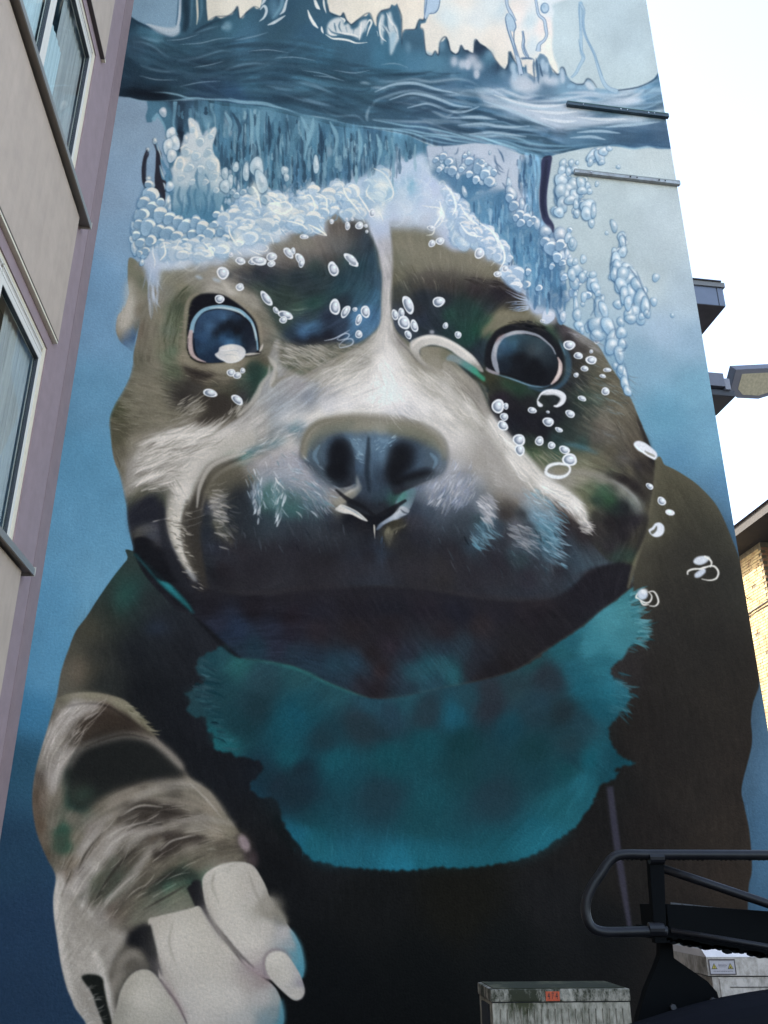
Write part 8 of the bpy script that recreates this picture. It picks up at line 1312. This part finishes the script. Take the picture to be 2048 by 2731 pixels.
for (y0, y1, z0, z1, k) in wins:
    w = MB()
    zt = z1+.16; fw = .085
    w.box(-.10, -.015, y1-fw, y1, z0, zt); w.box(-.10, -.015, y0, y0+fw, z0, zt); w.box(-.10, -.015, y0+fw, y1-fw, zt-.20, zt); w.box(-.10, -.015, y0+fw, y1-fw, z0, z0+.06)
    win = w.build('window', pvc, ap, bevel=.004)
    MB().box(-.3, .0, y0, y1, z1-.0, z1+.001)
    nl = 3; step = (y1-y0-2*fw)/nl
    for q in range(nl):
        a = y1-fw-step*q; b_ = a-step
        f = MB(); t = .075
        zl, zh = z0+.07, zt-.31
        f.box(-.085, -.02, a-t, a-.004, zl, zh+.0); f.box(-.085, -.02, b_+.004, b_+t, zl, zh); f.box(-.085, -.02, b_+t, a-t, zh-t, zh); f.box(-.085, -.02, b_+t, a-t, zl, zl+t)
        cs = f.build('casement', pvc2, win, bevel=.004)
        gk = MB(); e = .008
        gk.box(-.07, -.024, a-t-e, a-t, zl+t, zh-t); gk.box(-.07, -.024, b_+t, b_+t+e, zl+t, zh-t); gk.box(-.07, -.024, b_+t+e, a-t-e, zh-t-e, zh-t)
        gk.build('gasket', gasket, cs)
        MB().box(-.060, -.052, b_+t+e, a-t-e, zl+t, zh-t-e).build('pane', gl, cs)
        v = MB().box(-.09, -.018, b_+.01, a-.01, zh+.004, zh+.035); v.box(-.09, -.018, b_+.01, a-.01, zh+.085, zh+.11)
        for i in range(46):
            yy = b_+.02+i*(step-.04)/46; v.box(-.05, -.022, yy, yy+.007, zh+.035, zh+.085)
        v.build('ventilation_grille', pvc2, win)
        MB().box(-.085, -.05, b_+.012, a-.012, zh+.036, zh+.084).build('grille_shadow_gap', grille_dark, win)  # near-black strip behind the slats stands in for the shade there
        cu = MB(); nf = 26; wdt = step*(.62 if q % 2 == 0 else .8)
        pts = [(-.125+.012*math.sin(i*1.9), a-.03-wdt*i/nf) for i in range(nf+1)]
        cu.add([(x, y, z) for (x, y) in pts for z in (z0+.02, zt)], [(2*i, 2*i+2, 2*i+3, 2*i+1) for i in range(nf)])
        cu.build('curtain', curt_b if q == 0 else curt_a, win)
        if q == 0:
            cu = MB(); pts = [(-.108+.006*math.sin(i*1.7), b_+.02+step*.45*i/nf) for i in range(nf+1)]
            cu.add([(x, y, z) for (x, y) in pts for z in (z0+.02, z0+1.35)], [(2*i, 2*i+2, 2*i+3, 2*i+1) for i in range(nf)]); cu.build('curtain', curt_a, win)
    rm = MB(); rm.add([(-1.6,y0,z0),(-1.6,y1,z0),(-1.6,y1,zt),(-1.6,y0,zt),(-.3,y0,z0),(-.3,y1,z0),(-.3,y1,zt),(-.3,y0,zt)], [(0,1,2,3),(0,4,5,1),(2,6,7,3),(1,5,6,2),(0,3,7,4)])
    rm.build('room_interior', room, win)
MB().box(-10, -.302, Y0, -.001, 17.2, 18).build('roof_slab', mauve, ap)
# ---- telecom cabinet with mossy lid, number 474
CR = math.radians(4.0)
cabn = empty('telecom_cabinet', (1.30, 7.78, .12), CR, 'weathered grey street cabinet with mossy lid and orange 474 sticker', 'street cabinet')
def moss(name, base, green, sc, lo, hi, stretch=(1,1,1)):
    m = bpy.data.materials.new(name); m.use_nodes = True; nt = m.node_tree; b = nt.nodes['Principled BSDF']; b.inputs['Roughness'].default_value = .85
    tc = nt.nodes.new('ShaderNodeTexCoord'); mp = nt.nodes.new('ShaderNodeMapping'); mp.inputs['Scale'].default_value = stretch; nt.links.new(tc.outputs['Object'], mp.inputs[0])
    n = nt.nodes.new('ShaderNodeTexNoise'); n.inputs['Scale'].default_value = sc; n.inputs['Detail'].default_value = 9; n.inputs['Roughness'].default_value = .72; nt.links.new(mp.outputs[0], n.inputs[0])
    n3 = nt.nodes.new('ShaderNodeTexNoise'); n3.inputs['Scale'].default_value = 2.6; n3.inputs['Detail'].default_value = 3; nt.links.new(tc.outputs['Object'], n3.inputs[0])
    ad = nt.nodes.new('ShaderNodeMath'); ad.operation = 'ADD'; nt.links.new(n.outputs['Fac'], ad.inputs[0]); nt.links.new(n3.outputs['Fac'], ad.inputs[1])
    r = nt.nodes.new('ShaderNodeValToRGB'); r.color_ramp.elements[0].position = lo; r.color_ramp.elements[1].position = hi
    sc2 = nt.nodes.new('ShaderNodeMath'); sc2.operation = 'MULTIPLY'; sc2.inputs[1].default_value = .5; nt.links.new(ad.outputs[0], sc2.inputs[0])
    r.color_ramp.elements[0].color = (*base, 1); r.color_ramp.elements[1].color = (*green, 1)
    nt.links.new(sc2.outputs[0], r.inputs[0]); nt.links.new(r.outputs[0], b.inputs['Base Color'])
    bp = nt.nodes.new('ShaderNodeBump'); bp.inputs['Strength'].default_value = .3; bp.inputs['Distance'].default_value = .004; nt.links.new(n.outputs['Fac'], bp.inputs['Height']); nt.links.new(bp.outputs[0], b.inputs['Normal'])
    return m
grp = moss('algae_stained_polyester', (.42,.37,.29), (.038,.038,.012), 22, .41, .57, (1,1,.35))
grp_top = moss('mossy_lid', (.12,.11,.06), (.016,.018,.004), 16, .36, .50)
grp_lid = moss('algae_stained_lid', (.44,.39,.31), (.020,.021,.006), 24, .38, .53, (1,1,.5))
zt0 = .918-.12; cw = .53
lid = MB().box(-cw, cw, -.28, .30, zt0-.083, zt0).build('lid', grp_lid, cabn, bevel=.014)
MB().box(-cw+.03, cw-.03, -.25, .27, zt0+.0005, zt0+.006).build('moss_layer', grp_top, lid, bevel=.003, kind='stuff')
bdy = MB().box(-cw+.012, cw-.006, -.268, .29, 0, zt0-.09).build('body', grp, cabn, bevel=.006)
MB().box(-cw+.02, cw-.016, -.262, .28, zt0-.0905, zt0-.082).build('lid_gap', dark_gap, cabn)
rib0 = MB().box(-.0025, .0025, -.276, -.2675, .03, zt0-.13).mesh('rib')
nr = 19
for i in range(nr):
    o = link('rib', rib0, grp, bdy); o.location = (-cw+.075+i*(2*cw-.14)/(nr-1), 0, 0)
MB().box(-cw-.004, -cw+.0115, -.16, .12, zt0-.27, zt0-.11).build('side_vent', dark_gap, bdy)
orange = mat('orange_sticker', (.42,.06,.015), .6, noise_amt=.3, nscale=40)
st = MB().box(-.115, -.010, -.2835, -.2812, zt0-.078, zt0-.015).build('number_sticker', orange, lid)
def text_mesh(body, size, m, parent, loc, rot=(math.pi/2,0,0), ext=.0006, sx=1, name='lettering'):
    c = bpy.data.curves.new(name, 'FONT'); c.body = body; c.size = size; c.extrude = ext; c.align_x = 'CENTER'; c.align_y = 'CENTER'
    t = bpy.data.objects.new('tmp', c); COL.objects.link(t); dg = bpy.context.evaluated_depsgraph_get(); dg.update()
    me = bpy.data.meshes.new_from_object(t.evaluated_get(dg)); bpy.data.objects.remove(t); bpy.data.curves.remove(c)
    o = link(name, me, m, parent); o.data.materials.clear(); o.data.materials.append(m); o.location = loc; o.rotation_euler = rot; o.scale = (sx, 1, 1); return o
ink = mat('black_ink', (.02,.012,.01), .7)
text_mesh('4 7 4', .062, ink, lid, (-.0625, -.2842, zt0-.046), sx=.62, name='number_lettering')
# ---- electrical cabinet, cleaner, with warning plate
cb2 = empty('electrical_cabinet', (2.95, 7.5, .12), CR*.3, 'pale electrical cabinet with yellow triangle warning plate behind the black rack', 'street cabinet')
white = mat('white_polyester', (.66,.59,.56), .6, noise_amt=.08, nscale=7); dirty = moss('dirty_white_polyester', (.50,.43,.37), (.12,.10,.07), 24, .46, .66, (1,1,.6)); yel = moss('lichen_roof', (.22,.22,.17), (.10,.10,.035), 18, .4, .6)
xa, xb = -.64, .75
roof = MB(); zf = 1.158-.12; zr = 1.205-.12; zb2 = 1.035-.12
roof.add([(xa,-.35,zf),(xb,-.35,zf),(xb,-.27,zr),(xa+.01,-.27,zr)], [(0,1,2,3)])
rfm = MB(); rfm.hull8([(xa,-.36,zf),(xb,-.36,zf),(xb,-.36,zf-.004),(xa,-.36,zf-.004)], [(xa,-.27,zr),(xb,-.27,zr),(xb,-.27,zf-.004),(xa,-.27,zf-.004)])
rfm.box(xa, xb, -.269, .42, zf-.004, zr)
lid2 = rfm.build('roof', white, cb2, bevel=.006)
MB().box(xa+.015, xb-.01, -.25, .40, zr+.0005, zr+.005).build('lichen_layer', yel, lid2, kind='stuff')
MB().box(xa, xb, -.358, .42, zb2, zf-.0045).build('lid_front', dirty, cb2, bevel=.004)
MB().box(xa+.03, xb-.03, -.34, .40, 0, zb2-.008).build('body', dirty, cb2, bevel=.006)
MB().box(xa+.02, xb-.02, -.338, .39, zb2-.0085, zb2-.0005).build('lid_gap', dark_gap, cb2)
dr = MB().box(xa+.08, xb-.25, -.348, -.341, .05, zb2-.02).build('door', dirty, cb2, bevel=.003)
MB().box(xa+.15, xa+.62, -.3525, -.3485, zb2-.075, zb2-.070).build('door_groove', dark_gap, dr)
MB().tube(spline([(xa+.27,-.357,zb2-.17),(xa+.34,-.375,zb2-.145),(xa+.40,-.365,zb2-.10)],6), .008, 8).build('handle', dk, dr)
MB().tube([(xa+.30,-.35,zb2-.16),(xa+.30,-.37,zb2-.16)], .026, 14).build('lock_boss', dk, dr)
pl = MB().box(xa+.012, xa+.203, -.364, -.3585, zb2+.008, zb2+.108).build('warning_plate', mat('plate_white', (.36,.32,.32), .5, noise_amt=.1, nscale=60), cb2, bevel=.0015)
fr_m = mat('plate_border', (.05,.035,.035), .6)
fb = MB(); px0, px1, pz0, pz1 = xa+.012, xa+.203, zb2+.008, zb2+.108; t = .006
fb.box(px0, px1, -.3665, -.3645, pz1-t*1.5, pz1); fb.box(px0, px1, -.3665, -.3645, pz0, pz0+t); fb.box(px0, px0+t, -.3665, -.3645, pz0+t, pz1-t*1.5); fb.box(px1-t, px1, -.3665, -.3645, pz0+t, pz1-t*1.5)
fb.build('plate_border', fr_m, pl)
tri_y = mat('warning_yellow', (.36,.28,.03), .6)
for i, cxp in enumerate((px0+.037, px1-.037)):
    for s_, yy, m_ in ((.022, -.3652, fr_m), (.0155, -.3660, tri_y)):
        zc = pz0+.052
        a = [(cxp-s_, yy, zc-s_*.75), (cxp+s_, yy, zc-s_*.75), (cxp, yy, zc+s_*1.05)]
        MB().prism(a, [(x, y+.0006, z) for x, y, z in a]).build('warning_triangle', m_, pl)
    if i == 0: MB().box(cxp-.0014, cxp+.0014, -.3668, -.3661, pz0+.046, pz0+.060).box(cxp-.0014, cxp+.0014, -.3668, -.3661, pz0+.040, pz0+.043).build('exclamation_mark', ink, pl)
    else:
        MB().prism([(cxp+.005*math.cos(k), -.3668, pz0+.047+.005*math.sin(k)) for k in np.linspace(0, 2*math.pi, 10, endpoint=False)], [(cxp+.005*math.cos(k), -.3661, pz0+.047+.005*math.sin(k)) for k in np.linspace(0, 2*math.pi, 10, endpoint=False)]).build('hazard_symbol', ink, pl)
# illegible worn print on the plate: rows of small dashes
wp_ = MB(); grey_ink = mat('faded_ink', (.14,.12,.14), .7)
for (zz_, xs, xe, hh) in ((pz0+.066, .068, .124, .003), (pz0+.058, .066, .126, .005), (pz0+.050, .072, .12, .003), (pz0+.022, .028, .165, .006)):
    x_ = xs
    while x_ < xe:
        w0 = random.uniform(.003, .006); wp_.box(px0+x_, px0+x_+w0, -.3652, -.3646, zz_-hh/2, zz_+hh/2); x_ += w0+random.uniform(.0015, .004)
wp_.build('worn_print', grey_ink, pl)
# ---- black rack on the back of a dark vehicle
veh = empty('utility_vehicle', (2.0, 4.2, 0), 0, 'dark utility vehicle with black tubular rack and mesh step in the foreground', 'vehicle')
blk = mat('black_paint_wet', (.008,.008,.010), .4, noise_amt=.3, nscale=20, spec=.28); blk2 = mat('black_plate', (.0025,.003,.0035), .8, spec=.08); bodym = mat('navy_bodywork', (.002,.0025,.005), .7, spec=.1)
def at4(px, py, Yd):      # survey point at distance Yd, in the vehicle's own coordinates
    x = px-1024; y = 1365.5-py; fwd = FPX*math.cos(PITCH)-y*math.sin(PITCH); up = FPX*math.sin(PITCH)+y*math.cos(PITCH); t = Yd/fwd
    return (x*t-2.0, Yd-4.2, 1.6+up*t)
def wt(x, y): return (1248+x/2.07375, 2231+y/2.07375)
RY = 4.0
loop = [at4(*wt(x, y), RY) for x, y in ((2300,108),(1659,103),(1300,101),(1000,100),(870,99),(815,110),(775,145),(735,205),(690,270),(662,330),(650,390),(655,440),(672,485),(705,515),(755,528),(830,529),(950,526),(1080,524),(1100,525))]
MB().tube(spline(loop, 5), .0205, 14).build('rack_rail', blk, veh, smooth=True)
a = [at4(*wt(x, y), RY) for x, y in ((1002,120),(1085,120),(1100,590),(1035,590))]; b_ = [(x, y+.05, z) for x, y, z in a]
MB().hull8(a, b_).build('rack_post', blk2, veh, bevel=.004)
MB().tube([at4(*wt(1040,165), RY+.02), at4(*wt(1340,265), RY+.0), at4(*wt(1659,372), RY-.05), at4(*wt(2200,560), RY-.1)], .018, 12).build('brace_tube', blk, veh, smooth=True)
# step deck: seen slightly from above
dz = 1.53; deck = MB()
A0 = at4(*wt(1095,372), RY+.03); A1 = at4(*wt(1700,430), RY+.03)
fr4 = [(A0[0], A0[1], A0[2]), (A1[0]+.6, A1[1], A1[2]-.03), (A1[0]+.6, A1[1], A1[2]-.23), (A0[0]+.0, A0[1], A0[2]-.14)]
bk4 = [(x, y+.42, z-.005) for x, y, z in fr4]
MB().hull8(fr4, bk4).build('step_frame', blk2, veh, bevel=.004)
meshm = bpy.data.materials.new('perforated_steel'); meshm.use_nodes = True; nt = meshm.node_tree; b = nt.nodes['Principled BSDF']; b.inputs['Roughness'].default_value = .4; b.inputs['Metallic'].default_value = .3
vo = nt.nodes.new('ShaderNodeTexVoronoi'); vo.inputs['Scale'].default_value = 70; tcc = nt.nodes.new('ShaderNodeTexCoord'); nt.links.new(tcc.outputs['Object'], vo.inputs[0])
r_ = nt.nodes.new('ShaderNodeValToRGB'); r_.color_ramp.elements[0].color = (.004,.004,.005,1); r_.color_ramp.elements[1].color = (.030,.033,.042,1); r_.color_ramp.elements[0].position = .25; r_.color_ramp.elements[1].position = .45
nt.links.new(vo.outputs['Distance'], r_.inputs[0]); nt.links.new(r_.outputs[0], b.inputs['Base Color'])
p0, p1, p2 = at4(*wt(1120,366), RY+.05), at4(*wt(1560,415), RY+.05), at4(*wt(1450,342), RY+.05)
dm = MB(); dm.prism([(p0[0], p0[1], p0[2]+.002), (p1[0], p1[1], p1[2]+.002), (p1[0]+.02, p1[1]+.38, p1[2]-.005), (p2[0]-.02, p2[1]+.38, p2[2]-.055)], [(p0[0], p0[1], p0[2]-.01), (p1[0], p1[1], p1[2]-.01), (p1[0]+.02, p1[1]+.38, p1[2]-.015), (p2[0]-.02, p2[1]+.38, p2[2]-.065)])
dm.build('perforated_deck', meshm, veh)
dp = MB()    # ragged lower lip under the step: clotted dirt and drops
for i in range(44):
    x_ = 1075+i*20+random.uniform(-6, 6); yy = 560+(x_-1075)*.155; q = at4(*wt(x_, yy+random.uniform(2, 16)), RY+.02); r = random.uniform(.005, .014)
    dp.prism([(q[0]+r*math.cos(k)*1.6, q[1], q[2]+r*math.sin(k)) for k in np.linspace(0, 2*math.pi, 7, endpoint=False)], [(q[0]+r*math.cos(k)*1.6, q[1]+.02, q[2]+r*math.sin(k)) for k in np.linspace(0, 2*math.pi, 7, endpoint=False)])
for i in range(34):
    x_ = 830+i*26; q = at4(*wt(x_, 127+random.uniform(-2, 3)), RY); r = random.uniform(.003, .006)
    dp.prism([(q[0]+r*math.cos(k), q[1], q[2]+r*math.sin(k)) for k in np.linspace(0, 2*math.pi, 6, endpoint=False)], [(q[0]+r*math.cos(k), q[1]+.006, q[2]+r*math.sin(k)) for k in np.linspace(0, 2*math.pi, 6, endpoint=False)])
dp.build('water_drops', blk2, veh, kind='stuff')
us = [at4(*wt(x, y), RY+.02) for x, y in ((1030,500),(1300,520),(2200,560),(2200,755),(1659,655),(1300,605),(1070,565))]
MB().prism(us, [(x, y+.3, z) for x, y, z in us]).build('under_step_channel', blk2, veh)
gs = [at4(*wt(x, y), RY+.1) for x, y in ((1065,550),(1130,560),(1140,672),(1230,735),(1325,800),(1378,860),(1392,905),(1400,1200),(900,1200),(940,1010),(985,850),(1040,720),(1062,660))]
MB().prism(gs, [(x, y+.06, z) for x, y, z in gs]).build('gusset_plate', blk2, veh, bevel=.003)
steel = mat('worn_bolt', (.05,.05,.052), .6)
for x_, y_ in ((1352,905),(1132,942)):
    q = at4(*wt(x_, y_), RY+.09); MB().tube([(q[0], q[1], q[2]), (q[0], q[1]-.014, q[2])], .012, 6).build('bolt', steel, veh)
steel = mat('worn_steel', (.010,.010,.012), .6, spec=.3, noise_amt=.4, nscale=40)
for x_, y_ in ((1040,118),(1040,512)):
    q = at4(*wt(x_, y_), RY); MB().tube([(q[0]-.03, q[1], q[2]), (q[0]+.03, q[1], q[2])], .0255, 14).build('clamp', blk, veh)
MB().tube([at4(*wt(1120,520), RY-.02), at4(*wt(1659,610), RY-.04), at4(*wt(2200,700), RY-.06)], .012, 10).build('lower_tube', blk, veh, smooth=True)
# bodywork: curved dark panel filling the lower right, standing on wheels
prof = [at4(*wt(x, y), 3.75) for x, y in ((860,1045),(960,1015),(1100,970),(1250,925),(1400,888),(1540,862),(1700,838),(2300,790))]
NB = 10; vb = []; fb_ = []
for j in range(NB+1):
    t_ = j/NB
    for (x, y, z) in prof: vb.append((x+(.0 if j else 0), y+.55*t_-.25*math.sin(math.pi*.5*(1-t_))*0, z-.9*(1-math.sin(math.pi*.5*(t_)))))
bdm = MB()
cols_ = len(prof); rows_ = []
for ang in np.linspace(-math.pi/2, 0, 7): rows_.append([(x, y-.12+.12*(1+math.sin(ang)), z-.12*(1-math.cos(ang))) for x, y, z in prof])
rows_ = [[(x, y-.12, .35) for x, y, z in prof]]+rows_+[[(x, y+.12, z-.03) for x, y, z in prof], [(x, y+.25, .35) for x, y, z in prof]]
vv = [p for r in rows_ for p in r]; ff = [(i*cols_+k, i*cols_+k+1, (i+1)*cols_+k+1, (i+1)*cols_+k) for i in range(len(rows_)-1) for k in range(cols_-1)]
ff.append(tuple(i*cols_ for i in range(len(rows_)))); ff.append(tuple(i*cols_+cols_-1 for i in range(len(rows_)))[::-1])
bdm.add(vv, ff).build('body', bodym, veh, smooth=False)
tyre = mat('tyre_rubber', (.015,.015,.015), .9)
for wx in (prof[0][0]+.45, prof[-1][0]-.4):
    tw = MB().tube([(wx, -.05, .33), (wx, .15, .33)], .33, 28).build('wheel', tyre, veh, bevel=0)
    MB().tube([(wx, -.056, .33), (wx, -.051, .33)], .19, 20).build('rim', bolt_m, tw)
